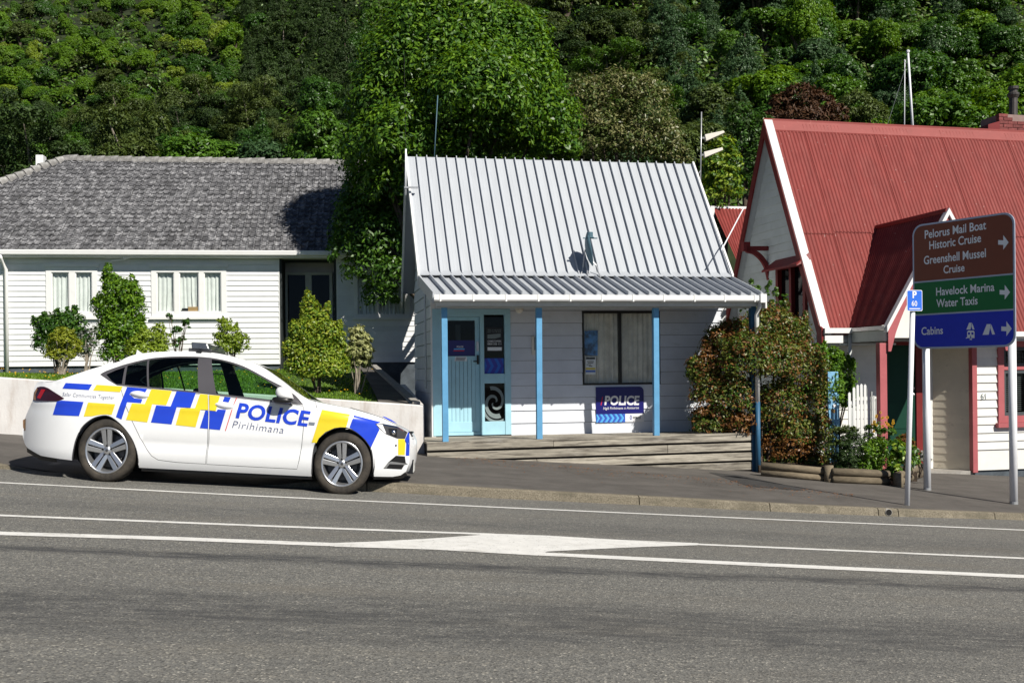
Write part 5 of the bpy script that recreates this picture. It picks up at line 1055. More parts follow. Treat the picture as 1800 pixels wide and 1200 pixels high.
mb = MB(); mb.prism([(lf.x + .1, PY + .5, lf.z - .2), (rf_.x - .1, PY + .5, lf.z - .2), (ap.x, PY + .5, ap.z - .15)], (0, .03, 0)); mb.build('porch_gable', M['board_cream'], R)
bzp = foot_z(RF.wld(lf).x, RF.wld(lf).y) - ro.z - .1
mb = MB(); q = rxp(1555.5, 700, PY); mb.box(q - .075, PY + .02, bzp, q + .06, PY + .14, lf.z - .3); mb.build('porch_post', M['pink_red'], R, bevel=.008); mb = MB(); q2 = rf_.x - .06; mb.box(q2 - .06, PY + .02, lf.z - .30, q2 + .06, WYR - .035, lf.z - .18); mb.build('porch_beam', M['pink_red'], R); mb = MB(); mb.box(lf.x - .02, PY + .02, lf.z - .26, lf.x + .04, 0, lf.z - .08); mb.build('porch_fascia', M['grey_paint'], R); mb = MB(); mb.box(lf.x - .06, PY, lf.z - .075, lf.x + .02, .0, lf.z - .01); mb.build('porch_gutter', M['galv'], R); q = rxp(1494, 620, -.05); mb = MB(); mb.tube([(q, -.05, -.09), (q, -.05, gb)], .035, 8); mb.build('downpipe', M['grey_paint'], R, smooth=True)
# chimney of painted bricks, with flue
cyk = RY + .12; c0, c1 = RF.at(1736, 226, cyk), RF.at(1756, 199, cyk); ch = MB(); ch.box(c1.x + .015, cyk + .01, RZ - 1.2, c1.x + 2.0, cyk + .6, c1.z - .015); chim = ch.build('chimney', M['mortar'], R); bh = .072
def brick(x, z, wd, y=cyk): b = MB(); b.box(x, y - random.uniform(0, .012), z, x + wd, y + .1, z + bh - .008); b.build('brick', M['brick_red'], chim, bevel=.004)
zz = c1.z - bh; k = 0
while zz > RZ - .25:
    x = c1.x - (.0 if k % 2 == 0 else .11)
    if k > 1: x -= 0
    while x < c1.x + 1.2:
        if x >= c1.x - .01 or True:
            xs_ = max(x, c1.x); wd = x + .212 - xs_
            lowstep = k < 2 and xs_ > c1.x + .21
            if not lowstep and wd > .03: brick(xs_, zz, wd)
        x += .22
    zz -= bh; k += 1
ch = MB(); ch.hexa([(c0.x, cyk - .02, c0.z - .4), (c1.x, cyk - .02, c0.z - .4), (c1.x, cyk + .5, c0.z - .4), (c0.x, cyk + .5, c0.z - .4), (c0.x, cyk - .02, c0.z + .08), (c1.x, cyk - .02, c0.z + .16), (c1.x, cyk + .5, c0.z + .16), (c0.x, cyk + .5, c0.z + .08)]); ch.build('chimney_flashing', M['maroon'], chim)
f0, f1 = RF.at(1781, 215, cyk + .25), RF.at(1781, 152, cyk + .25); mb = MB(); mb.tube([f0, (f1.x, f1.y, f1.z - .25)], .085, 14); mb.lathe([(.0001, 0), (.11, -.01), (.11, -.07), (.085, -.08), (.085, -.13), (.12, -.15), (.12, -.19), (.09, -.25)], f1, 'Z', 14); mb.build('flue', M['steel_flue'], R, smooth=False)
# a red-roofed lean-to behind, between the two houses
bo = at_d(1252, 470, 27.5); BF = Frame(bo, radians(3)); B_ = thing('back_house', 'low red-roofed building glimpsed between the station and the red house', 'house', bo, BF.yaw)
z0 = 0; q1 = BF.at(1253, 366, 2.2); q2 = BF.at(1340, 366, 2.2); q0 = BF.at(1258, 480, 0); q3 = BF.at(1345, 480, 0)
corr(B_, (q1.x, 0, q0.z), (q3.x, 0, q0.z), (q2.x, 2.2, q1.z), (q1.x, 2.2, q1.z), .1, 'red_iron'); mb = MB(); mb.box(q1.x - .12, 2.05, q1.z - .45, q1.x, 2.25, q1.z + .04); mb.box(q1.x - .12, 2.2, q1.z - .1, q2.x, 2.3, q1.z + .06); mb.build('flashing', M['white_paint'], B_); mb = MB(); mb.box(q1.x, .1, -4, q3.x, 3, q0.z - .05); mb.build('wall', M['board_grey'], B_)
# pole, mast and wire behind the ridge
def pole(p_top, p_bot, d, r, label, mt, name='flagpole'):
    a, b = at_d(*p_bot, d), at_d(*p_top, d); t = thing(name, label, 'pole', a); mb = MB(); mb.tube([(0, 0, 0), b - a], [r, r * .75], 8); mb.build('shaft', mt, t, smooth=True); mb = MB(); mb.lathe([(.0001, .05), (r * 1.3, .02), (r * 1.3, -.02), (.0001, -.05)], b - a, 'Z', 8); mb.build('finial', mt, t); return t, a
t1, a = pole((1596, 91), (1606.5, 262), 25, .032, 'tall white leaning flagpole behind the red ridge', M['pole_white']); t2, a2 = pole((1590.5, 108), (1589.5, 262), 25.2, .014, 'thin pale pole beside the leaning flagpole', M['pole_white'])
mb = MB(); mb.tube([at_d(1596, 93, 25), at_d(1590, 125, 25), at_d(1555, 235, 25)], .004, 4); tag(mb.build('guy_wire', M['galv']), 'thin wire running down from the leaning flagpole top', 'wire'); mb = MB(); mb.tube([at_d(1307, 366, 20.2), at_d(1268, 440, 18.4)], .012, 5); tag(mb.build('service_cable', M['pole_white']), 'pale cable from the red gable down to the station roof', 'cable')
# ------------------------------------------------------------------ the police car: its near side is one surface y = inset(x, z) in the car's own frame
p1, p2 = on_road(187, 847.5), on_road(600.5, 869); cxv = (p2 - p1).normalized(); cyv = Vector((0, 0, 1)).cross(cxv).normalized(); czv = cxv.cross(cyv)
CM = Matrix((cxv, cyv, czv)).transposed().to_4x4(); CM.translation = p1; CM = CM @ Matrix.Rotation(radians(-3.0), 4, 'X'); CI = CM.inverted(); CC = CI @ CAM; CI3 = CI.to_3x3(); WB = (p2 - p1).length; CWD = 1.84
CAR = thing('police_car', 'white police sedan with blue and yellow checks parked facing right against the kerb', 'car', p1); CAR.matrix_world = CM
def hit(px, py, y): r = CI3 @ ray(px, py); t = (y - CC.y) / r.y; p = CC + r * t; return p.x, p.z
top_px = [(66, 671.5), (80, 669.5), (101, 668), (150, 652), (180, 643), (209, 635.5), (222, 628.5), (240, 622.8), (270, 619), (300, 617.8), (340, 617.3), (375, 620), (410, 626.8), (440, 636), (451, 640.5), (467, 648.8), (500, 672.4), (520, 688.5), (540, 701), (553, 705.5), (603, 715.5), (616, 718), (643, 725.5), (671, 734.5), (696, 747), (708, 754.5), (715, 761.5), (719, 769), (721, 782), (720.5, 800), (719, 814)]
rear_px = [(48.4, 787), (43, 778), (39.5, 761), (41, 745), (47, 727), (55, 709), (58, 701), (59.5, 686), (62, 677)]
low_px = [(714, 828), (704, 835), (690, 837.5), (656, 837)]
farch = [(656, 837), (655, 808), (651, 787), (641, 772), (629, 761), (614, 752.8), (603, 750.5), (587.5, 752.5), (572, 760), (559, 771), (552, 785), (548.5, 809), (547.5, 837)]
rarch = [(243.5, 821.5), (242, 799.6), (234.5, 776), (221.5, 755.7), (206, 740), (190, 730.5), (175, 731), (159.5, 737), (144, 750.5), (133.7, 771), (128.5, 792), (126.7, 808.7)]
_t = [hit(x, y, .15) for x, y in top_px]; TX = [p[0] for p in _t]; TZ = [p[1] for p in _t]
for i in range(1, len(TX)): TX[i] = max(TX[i], TX[i - 1] + 1e-4)
XF, XR = hit(721, 782, .42)[0], hit(39.5, 761, .34)[0]
_b1, _b2 = hit(230, 678, .06), hit(479, 704, .06)
def belt(x): return _b1[1] + (_b2[1] - _b1[1]) * (x - _b1[0]) / (_b2[0] - _b1[0])
def inset(x, z):
    s = .02 + .055 * ((z - .74) / .62) ** 2; t = z - belt(x)
    if t > 0: s += .16 * t + .62 * t * t
    dt = np.interp(x, TX, TZ) - z
    if dt < .13: s += .085 * (1 - max(0, dt) / .13) ** 2
    if z < .36: s += 1.3 * (.36 - z) ** 2
    if .35 < x < WB - .35: s += .018 * exp(-((z - .47 - .02 * x) / .07) ** 2)
    s -= .008 * exp(-((z - .90) / .045) ** 2)
    d = XF - x
    if d < .95: s += .50 * (1 - max(0, d) / .95) ** 2.3
    d = x - XR
    if d < .75: s += .34 * (1 - max(0, d) / .75) ** 2.2
    return s
def tr(px, py):                                        # pixel -> (x, z) on the near side
    y = .1
    for _ in range(14): x, z = hit(px, py, y); y = .5 * y + .5 * inset(x, z)
    return (x, z)
def trl(l): return [tr(*p) for p in l]
def side(P2, F2, off=0.0, far=False):
    if far: return [(x, CWD - inset(x, z) + off, z) for x, z in P2], [f[::-1] for f in F2]
    return [(x, inset(x, z) - off, z) for x, z in P2], F2
def shell(name, outer, mt, parent=None, holes=(), off=0.0, step=.07, far=False, solid=.012, smooth=True):
    P2, F2 = panel2d(densify(outer, step * .8), [densify(h, step * .8) for h in holes], step)
    a = sum((P2[f[1]][0] - P2[f[0]][0]) * (P2[f[2]][1] - P2[f[0]][1]) - (P2[f[2]][0] - P2[f[0]][0]) * (P2[f[1]][1] - P2[f[0]][1]) for f in F2)
    if a < 0: F2 = [f[::-1] for f in F2]
    v, f = side(P2, F2, off, far); mb = MB(); mb.add(v, f); o = mb.build(name, mt, parent or CAR, smooth=True); e_ = .012; sg = 1 if far else -1
    o.data.normals_split_custom_set_from_vertices([Vector(((inset(x + e_, z) - inset(x - e_, z)) / (2 * e_), sg, (inset(x, z + e_) - inset(x, z - e_)) / (2 * e_))).normalized() for x, z in P2]); return o
T_top = trl(catmull(top_px, 3)); T_rear = trl(catmull(rear_px, 3)); T_low = trl(low_px)
outline = T_rear + T_top + T_low + trl(catmull(farch, 4))[1:] + trl(catmull(rarch, 4)) + trl([(98, 805), (71.7, 800.5)])
dlo = catmull([(175.6, 658), (184, 653), (200, 646.8), (228, 638), (262, 630.2), (290, 627.2), (319, 626.2), (350, 626.8), (380, 630), (410, 637), (436, 647), (473, 667), (500, 681), (520, 695.5), (533, 711)], 3)
dlo += [(533, 711.8), (520, 710.2), (480, 705.8), (380, 694.5), (300, 686), (230, 679.5), (206, 677.3), (190, 668)]
DLO = trl(dlo)
def shrink(poly, d):                                   # move a closed outline inwards
    n = len(poly); out = []; A = sum(poly[i][0] * poly[(i + 1) % n][1] - poly[(i + 1) % n][0] * poly[i][1] for i in range(n)); s = 1 if A > 0 else -1
    for i in range(n):
        a, b, c = poly[i - 1], poly[i], poly[(i + 1) % n]; nx, ny = -(c[1] - a[1]), (c[0] - a[0]); l = hypot(nx, ny) or 1; out.append((b[0] + s * d * nx / l, b[1] + s * d * ny / l))
    return out
dlo_bot = lambda a, b: [p for p in [(230, 679.9), (300, 686.4), (380, 694.9), (480, 706.2), (520, 710.6)] if a < p[0] < b]
fdoor = trl([(366.8, 694)] + dlo_bot(367, 533) + [(533.5, 713), (534.7, 720), (533.5, 755), (531, 781.5), (526, 810), (522, 824.5), (440, 820.3), (363, 816), (367, 770), (367.8, 725)])
rdoor = trl([(211, 678.8)] + dlo_bot(211, 365.5) + [(365.5, 693.8), (366.5, 725), (365.8, 770), (361.8, 815.5), (310, 812.5), (278, 808.5), (266, 801), (258, 790), (250, 776), (240, 757), (229, 734), (219, 709)])
body = shell('body', outline, M['car_white'], holes=[DLO, fdoor, rdoor])
fd = shell('door', shrink(fdoor, .006), M['car_white']); rd = shell('door', shrink(rdoor, .006), M['car_white'])
shell('far_side', outline, M['car_white'], holes=[DLO], far=True); shell('body_cavity', outline, M['car_black'], holes=[shrink(DLO, -.01)], off=-.035, step=.12); shell('door_card', outline, M['lining'], holes=[shrink(DLO, -.01)], off=-.035, far=True, step=.12)
# glasshouse
g_q = trl([(186.5, 658), (203, 650.5), (219.5, 645), (214, 674.8), (204, 674.8), (196, 669)])
g_r1 = trl([(224, 642.6), (240, 637.8), (258.8, 633.2), (258.8, 679.2), (219, 675.8)])
g_r2 = trl([(262.2, 632.4), (290, 629.4), (319, 628.6), (348.7, 629), (348.7, 688), (300, 683.2), (262.2, 679.6)])
g_f = trl([(372, 631.6), (390, 634), (410, 640), (436, 650.2), (467, 667.2), (490, 682), (507, 693.5), (515, 706.2), (480, 702.6), (380, 691.4)])
shell('window_trim', DLO, M['car_pillar'], holes=[g_q, g_r1, g_r2, g_f], off=-.008, solid=.02); shell('far_window_trim', DLO, M['car_trim'], holes=[g_q, g_r1, g_r2, g_f], off=-.008, far=True, solid=.02)
for g, m_ in ((g_q, 'car_glass_dark'), (g_r1, 'car_glass'), (g_r2, 'car_glass'), (g_f, 'car_glass')):
    shell('window', g, M[m_], off=-.016, solid=0); shell('far_window', g, M[m_], off=-.016, far=True, solid=0)
# roof, bonnet, screens, nose and tail: lofted between the two sides
LO = T_rear + T_top + T_low[:3]; MJ = 14; n_r, n_t = len(T_rear), len(T_top); verts = []; xs_l = [tr(101, 667)[0], tr(211, 634)[0], tr(449, 639)[0], tr(541, 699.5)[0]]
for i, (x, z) in enumerate(LO):
    y0 = inset(x, z)
    top = n_r <= i < n_r + n_t - 18
    g = 1.0
    cr = 0.0
    if n_r <= i < n_r + n_t:
        cr = .008
        if xs_l[0] < x < xs_l[1]: cr = .008 + .035 * sin(pi * (x - xs_l[0]) / (xs_l[1] - xs_l[0]))
        if xs_l[2] < x < xs_l[3]: cr = .008 + .004 * sin(pi * (x - xs_l[2]) / (xs_l[3] - xs_l[2]))
    bx = .075 * max(0, 1 - (XF - x) / .25) - .06 * max(0, 1 - (x - XR) / .2)
    for j in range(MJ + 1):
        t = j / MJ; k = 1 - (2 * t - 1) ** 2; verts.append((x + bx * k, y0 + (CWD - 2 * y0) * t, z + cr * k ** .8))
fa = {'roof': [], 'windscreen': [], 'rear_window': []}
for i in range(len(LO) - 1):
    xm = (LO[i][0] + LO[i + 1][0]) / 2; isT = n_r <= i < n_r + n_t
    for j in range(MJ):
        f = (i * (MJ + 1) + j, i * (MJ + 1) + j + 1, (i + 1) * (MJ + 1) + j + 1, (i + 1) * (MJ + 1) + j)[::-1]; inn = 1 <= j < MJ - 1
        if isT and xs_l[2] < xm < xs_l[3] and inn: fa['windscreen'].append(f)
        elif isT and xs_l[0] < xm < xs_l[1] and inn: fa['rear_window'].append(f)
        else: fa['roof'].append(f)
for nm, mt_ in (('roof', 'car_white'), ('windscreen', 'car_glass'), ('rear_window', 'car_glass_dark')):
    mb = MB(); mb.add(verts, fa[nm]); o = mb.build(nm if nm != 'roof' else 'top_panels', M[mt_], CAR, smooth=True)
xr0, xf0 = XR + .12, XF - .12
mb = MB(); mb.box(.42, .12, .17, WB - .42, CWD - .12, .25); mb.box(xr0 + .15, .50, .22, xf0 - .3, CWD - .5, .5); mb.build('underbody', M['car_black'], CAR)
mb = MB(); mb.box(.45, .12, .3, WB - .5, CWD - .12, .34); mb.box(WB - .55, .15, .3, WB - .35, CWD - .15, .93); mb.box(.1, .15, .3, .2, CWD - .15, .93); mb.build('cabin_floor', M['lining'], CAR)
# seats, wheel, belt post
for (xb_, ys, top) in ((hit(352, 690, .5)[0], (.47, 1.33), 1.00), (hit(225, 690, .5)[0], (.50, .92, 1.34), .95)):
    for yc in ys:
        mb = MB(); w_ = .22
        mb.hexa([(xb_, yc - w_, .40), (xb_ + .5, yc - w_, .43), (xb_ + .5, yc + w_, .43), (xb_, yc + w_, .40), (xb_, yc - w_, .52), (xb_ + .5, yc - w_, .56), (xb_ + .5, yc + w_, .56), (xb_, yc + w_, .52)]); mb.hexa([(xb_ - .06, yc - w_, .45), (xb_ + .06, yc - w_, .45), (xb_ + .06, yc + w_, .45), (xb_ - .06, yc + w_, .45), (xb_ - .06, yc - w_ * .8, top), (xb_ + .03, yc - w_ * .8, top), (xb_ + .03, yc + w_ * .8, top), (xb_ - .06, yc + w_ * .8, top)]); s_ = mb.build('seat', M['seat'], CAR, bevel=.03)
        mb = MB(); mb.box(xb_ - .06, yc - .12, top + .02, xb_ + .02, yc + .12, top + (.16 if top > .97 else .10)); mb.build('headrest', M['seat'], s_, bevel=.03)
mb = MB(); cw = Vector((WB * .5 + .62, .47, .92)); q = Vector((-.9, 0, .45)).to_track_quat('Z', 'Y'); mb.tube([cw + q @ Vector((.18 * cos(a), .18 * sin(a), 0)) for a in np.linspace(0, 2 * pi, 25)], .014, 6, cap=False); mb.build('steering_wheel', M['seat'], CAR, smooth=True)
mb = MB(); mb.box(WB * .5 + .72, .14, .78, WB * .5 + 1.15, CWD - .14, .96); mb.build('dashboard', M['seat'], CAR, bevel=.05)
# wheels, ovals of the photograph kept: modelled once, copied four times
def wheel_parts():
    SXW = .90; R0, RR = .372, .272; out = []
    mb = MB(); mb.lathe([(RR - .01, .03), (RR + .004, .012), (RR + .03, .0), (R0 - .035, .004), (R0 - .012, .022), (R0, .05), (R0 + .001, .12), (R0, .18), (R0 - .012, .21), (RR, .22), (RR - .01, .19)], (0, 0, 0), 'Y', 48); out.append(('tyre', mb, 'rubber', True, None))
    mb = MB(); mb.lathe([(RR + .002, .016), (RR - .006, .006), (RR - .022, .010), (RR - .028, .03), (RR - .045, .07), (RR - .05, .19)], (0, 0, 0), 'Y', 48); out.append(('rim', mb, 'alloy', True, None))
    mb = MB()
    for k in range(5):
        a = radians(95 + 72 * k); c, s = cos(a), sin(a)
        for sg in (-1, 1):
            def q(r, o, y): return (r * c - o * s, y, r * s + o * c)
            ri, ro = .035, RR - .012; pi_, po = (.004, .050), (.010, .072)
            pts = [q(ri, sg * pi_[0], .038), q(ri, sg * pi_[1], .044), q(ro, sg * po[1], .016), q(ro, sg * po[0], .010)]; b = [(x, y + .04, z) for x, y, z in pts]
            mb.hexa([*b, *pts])
    out.append(('spokes', mb, 'alloy', False, .004))
    mb = MB(); mb.lathe([(.0001, .022), (.032, .024), (.045, .032), (.062, .05), (.06, .09)], (0, 0, 0), 'Y', 20); out.append(('hub_cap', mb, 'alloy', True, None))
    mb = MB(); mb.lathe([(.0001, .0215), (.018, .0215)], (0, 0, 0), 'Y', 12); out.append(('emblem', mb, 'alloy_dark', False, None))
    mb = MB()
    for k in range(5):
        a = radians(95 + 72 * k); mb.lathe([(.0001, .026), (.009, .028), (.014, .03), (.0145, .05)], (.056 * cos(a), 0, .056 * sin(a)), 'Y', 8)
    out.append(('wheel_nuts', mb, 'car_black', False, None))
    mb = MB(); mb.lathe([(.05, .125), (.195, .125), (.195, .14), (.05, .14)], (0, 0, 0), 'Y', 28); mb.box(.10, .10, .02, .2, .17, .17); out.append(('brake_disc', mb, 'alloy_dark', False, None))
    mb = MB(); mb.lathe([(.0001, .17), (RR - .04, .17)], (0, 0, 0), 'Y', 32); out.append(('wheel_back', mb, 'car_black', False, None))
    for nm, mb, *_ in out: mb.v = [(x * SXW, y, z) for x, y, z in mb.v]
    return out
rcx, rcz = hit(187, 791.3, .03); fcx, fcz = hit(600.8, 815, .03); src = None
for cx_, cz_, yy, rz_ in ((rcx, rcz, .02, 0), (fcx, fcz, .02, 0), (rcx, rcz, CWD - .02, pi), (fcx, fcz, CWD - .02, pi)):
    wpar = bpy.data.objects.new('wheel', None); link(wpar, CAR); wpar.location = (cx_, yy, cz_ if rz_ == 0 else cz_); wpar.rotation_euler = (0, 0, rz_)
    if src is None: src = [(nm, mb.build(nm, M[mt_], wpar, smooth=sm, bevel=bv or 0)) for nm, mb, mt_, sm, bv in wheel_parts()]
    else:
        for nm, o in src: c = o.copy(); COL.objects.link(c); c.parent = wpar
for cx_, cz_ in ((rcx, rcz), (fcx, fcz)):
    for y0, y1 in ((.17, .5), (CWD - .5, CWD - .17)):
        mb = MB(); vs = []; R_ = .41
        for k in range(25): a = pi * (-.12 + 1.24 * k / 24); vs += [(cx_ + R_ * .93 * cos(a), y0, cz_ + R_ * sin(a)), (cx_ + R_ * .93 * cos(a), y1, cz_ + R_ * sin(a))]
        mb.add(vs, [(2 * k, 2 * k + 1, 2 * k + 3, 2 * k + 2) for k in range(24)]); yi = 1 if y0 < 1 else 0; mb.add([vs[2 * k + yi] for k in range(25)], [tuple(range(25))]); mb.build('wheel_arch', M['car_black'], CAR)
# arch lips
for ar in (farch, rarch):
    A = trl(catmull(ar, 4)); mb = MB(); mb.tube([(x, inset(x, z) + .008, z) for x, z in A], .010, 6); mb.build('arch_lip', M['car_trim'], CAR, smooth=True)
# chequers and lettering: film on the panels
def film(name, px, mt, off=.0035, step=.05, parent=None): return shell(name, trl(densify(px, 6)), M[mt], parent or body, off=off, step=step, solid=0)
z1 = lambda l: [(30 + x / 8, 590 + y / 8) for x, y in l]
z4 = lambda l: [(540 + x / 6.315, 690 + y / 6.315) for x, y in l]
for nm, px, c_ in (
    ('blue_check', z1([(685, 662), (1058, 682), (1010, 762), (640, 740)]), 'car_blue'), ('yellow_check', z1([(1120, 688), (1487, 712), (1450, 792), (1070, 768)]), 'car_yellow'),
    ('blue_check', z1([(560, 925), (625, 908), (938, 928), (872, 1128), (503, 1110)]), 'car_blue'), ('yellow_check', z1([(1000, 935), (1383, 960), (1332, 1110), (1260, 1104), (1180, 1106), (1050, 1130), (938, 1133)]), 'car_yellow'),
    ('blue_check', [(223.7, 680), (259, 682.8), (255.5, 689.5), (240, 687.2), (227.5, 692.3), (236, 699.5), (250.6, 701.3), (248.2, 708.2), (223.7, 706.5), (213.8, 737), (204, 732.5), (212, 709)], 'car_blue'),
    ('yellow_check', [(266.3, 683.7), (302.5, 686.6), (292.5, 711.8), (267.8, 710), (259, 742), (221.5, 737.6), (232, 708.5), (254.5, 709.8)], 'car_yellow'),
    ('blue_check', [(310.6, 687.2), (344.4, 690.4), (335, 716.5), (311, 714.8), (301.6, 745.5), (265.4, 742.2), (274.6, 712), (300, 714)], 'car_blue'),
    ('yellow_check', [(352, 692), (365.4, 693.3), (365.6, 720.3), (352.5, 719.6), (344, 750.4), (309, 746.6), (317.5, 717), (343, 717)], 'car_yellow'), ('yellow_check', [(368, 693.6), (387, 695.4), (379.5, 721.8), (368.3, 720.8)], 'car_yellow'),
    ('blue_check', [(361.2, 721), (366, 721.3), (366, 753.4), (351.4, 752)], 'car_blue'), ('blue_check', [(368.2, 721.8), (380.5, 723), (383, 719), (397.5, 720), (386.8, 755.4), (368.2, 753.7)], 'car_blue'), ('blue_check', [(394.7, 697.3), (406, 698.3), (402, 707), (391.5, 705.4)], 'car_blue'),
    ('yellow_check', z4([(165, 188), (475, 240), (432, 384), (370, 381), (300, 391), (200, 436), (128, 505), (104, 556), (50, 552)]), 'car_yellow'), ('blue_check', z4([(520, 250), (820, 326), (760, 345), (803, 408), (708, 608), (645, 518), (560, 443), (470, 386)]), 'car_blue'),
    ('yellow_check', z4([(1010, 514), (1078, 512), (1092, 560), (1083, 690), (1010, 690)]), 'car_yellow'), ('blue_check', z4([(1120, 438), (1134, 442), (1138, 560), (1132, 698), (1095, 698), (1101, 560), (1088, 518)]), 'car_blue'),
    ('blue_check', z4([(832, 262), (862, 266), (935, 300), (1000, 342), (960, 330), (900, 302)]), 'car_blue')): film(nm, px, c_)
for q in ([(415.3, 698.6), (417, 698.9), (410.8, 711.8), (410, 711.6)], [(407.6, 718.5), (409, 718.6), (397, 756.9), (395.6, 756.7)]): film('red_stripe', q, 'car_red')
def carword(body_, a, b, capv, mt, bold, spacing=1.0, thin=False):     # a, b: baseline ends; capv: the vector from baseline to cap height, all in pixels
    V, F_ = text2d(body_, bold, 0, spacing); P2 = [tr(a[0] + (b[0] - a[0]) * u + capv[0] * v, a[1] + (b[1] - a[1]) * u + capv[1] * v) for u, v in V]
    bm = bmesh.new(); vv = [bm.verts.new((x, z, 0)) for x, z in P2]
    for f in F_:
        try: bm.faces.new([vv[i] for i in f])
        except ValueError: pass
    for _ in range(4):
        bmesh.ops.triangulate(bm, faces=bm.faces[:]); e = [q for q in bm.edges if q.calc_length() > .045]
        if not e: break
        bmesh.ops.subdivide_edges(bm, edges=e, cuts=1)
    bmesh.ops.triangulate(bm, faces=bm.faces[:]); bm.verts.index_update()
    mb = MB(); mb.add([(p.co.x, inset(p.co.x, p.co.y) - .005, p.co.y) for p in bm.verts], [tuple(q.index for q in f.verts) for f in bm.faces]); bm.free(); mb.build('lettering', M[mt], body)
carword('POLICE', (414.4, 733.3), (540.0, 748.3), (6.6, -24.6), 'car_blue', .03, 1.04); carword('Pirihimana', (408.2, 751.4), (497.8, 761.6), (3.6, -12.2), 'letter_navy', -.014, 1.12); carword('Safer Communities Together', (109.8, 695.8), (200.6, 702), (1.6, -6.6), 'letter_navy', -.012, 1.1)
# lamps
hl_ = z4([(755, 345), (842, 342), (1000, 371), (1113, 436), (1088, 508), (1000, 508), (880, 460), (815, 408)])
lamp = shell('headlight', trl(densify(hl_, 5)), M['car_trim'], off=.004, step=.03, solid=0)
for q, m_ in ((z4([(770, 350), (835, 352), (878, 448), (860, 445), (815, 400)]), 'print_white'), (z4([(900, 395), (1000, 400), (995, 495), (920, 470)]), 'car_black'), (z4([(1010, 425), (1095, 450), (1078, 500), (1010, 500)]), 'alloy_dark'), (z4([(842, 346), (1000, 375), (1105, 436), (1100, 446), (995, 388), (845, 360)]), 'chrome')): shell('reflector', trl(densify(q, 4)), M[m_], lamp, off=.0065, step=.03, solid=0)
mb = MB(); c = tr(*z4([(955, 440)])[0]); mb.lathe([(.0001, -.012), (.02, -.010), (.032, .0), (.034, .01)], (c[0], inset(*c) - .008, c[1]), 'Y', 16); mb.build('lens', M['chrome'], lamp, smooth=True)
tl = shell('tail_light', trl(densify(z1([(228, 905), (240, 800), (285, 724), (330, 712), (385, 714), (440, 735), (560, 812), (668, 880), (622, 900), (560, 918), (400, 918), (255, 916)]), 5)), M['lamp_dark'], off=.006, step=.04, solid=0); shell('red_lens', trl(densify(z1([(345, 752), (402, 756), (330, 886), (284, 870)]), 4)), M['lamp_red'], tl, off=.009, step=.03, solid=0); shell('amber_lens', trl(densify(z1([(232, 898), (245, 800), (285, 732), (292, 745), (262, 830), (268, 905)]), 4)), M['lamp_amber'], tl, off=.009, step=.03, solid=0)
fg = shell('fog_recess', trl(densify(z4([(850, 835), (900, 770), (985, 697), (1085, 705), (1095, 778), (1118, 790), (1080, 800), (1050, 848), (880, 838)]), 4)), M['car_black'], off=.004, step=.04, solid=0); shell('fog_trim', trl(densify(z4([(850, 834), (900, 772), (935, 762), (1110, 786), (1080, 800), (915, 790), (878, 837)]), 4)), M['alloy'], fg, off=.008, step=.04, solid=0)
film('side_repeater', [(543.5, 741.5), (554, 742.5), (552.5, 747.2), (542.5, 746.2)], 'alloy', .006, parent=body); mb = MB(); c = tr(695.5, 782.5); mb.lathe([(.0001, -.006), (.012, -.006), (.015, .004)], (c[0], inset(*c), c[1]), 'Y', 10); mb.build('parking_sensor', M['alloy_dark'], body)
film('rear_reflector', [(40.5, 738), (45.5, 735), (45, 756), (41, 757)], 'lamp_amber', .004, parent=body)
# bumper undersides, sill, plate, grille
vl = trl(densify([(44, 777), (50, 785), (71, 800), (98, 805), (98, 812), (70, 808.5), (46, 794.5)], 6)); shell('rear_valance', vl, M['car_black'], off=-.03, solid=.02)
sl = trl(densify([(246, 822), (547, 837), (547, 843), (246, 828)], 12)); shell('sill', sl, M['car_trim'], off=-.06, solid=.02)
fl = trl(densify([(656, 837), (704, 835.5), (712, 830), (716, 834), (706, 841), (656, 842)], 5)); shell('front_lip', fl, M['car_black'], off=-.02, solid=.02)
xc = XF + .03; mb = MB(); zc_ = hit(726, 820, .6)[1]; mb.box(xc - .03, CWD / 2 - .26, zc_ - .07, xc + .025, CWD / 2 + .26, zc_ + .07); pl_ = mb.build('number_plate', M['plate'], CAR); mb = MB(); mb.box(xc - .05, CWD / 2 - .29, zc_ - .09, xc + .018, CWD / 2 + .29, zc_ + .085); mb.build('plate_holder', M['car_black'], pl_)
mb = MB(); zg_ = hit(722, 775, .6)[1]
for k in range(5): mb.box(xc - .12, .66, zg_ - .06 + .04 * k, xc - .005 - .006 * abs(k - 2), CWD - .66, zg_ - .045 + .04 * k)
mb.box(xc - .18, .64, zg_ - .08, xc - .025, CWD - .64, zg_ + .12); mb.build('grille', M['car_black'], CAR)
# seams: thin dark joints drawn out of the gaps of the bonnet and fuel side
def seam(px, r=.0028): A = trl(catmull(px, 4)); mb = MB(); mb.tube([(x, inset(x, z) + .0008, z) for x, z in A], r, 5); mb.build('panel_seam', M['car_trim'], body)
seam([(553, 703.5), (556, 712), (558, 722)], .002); seam([(616, 716), (643, 724.5), (671, 734), (690, 743.5)]); seam([(101, 669.5), (80, 671.5), (68, 674)]); seam([(221, 716), (206, 724), (190, 729)], .0015)
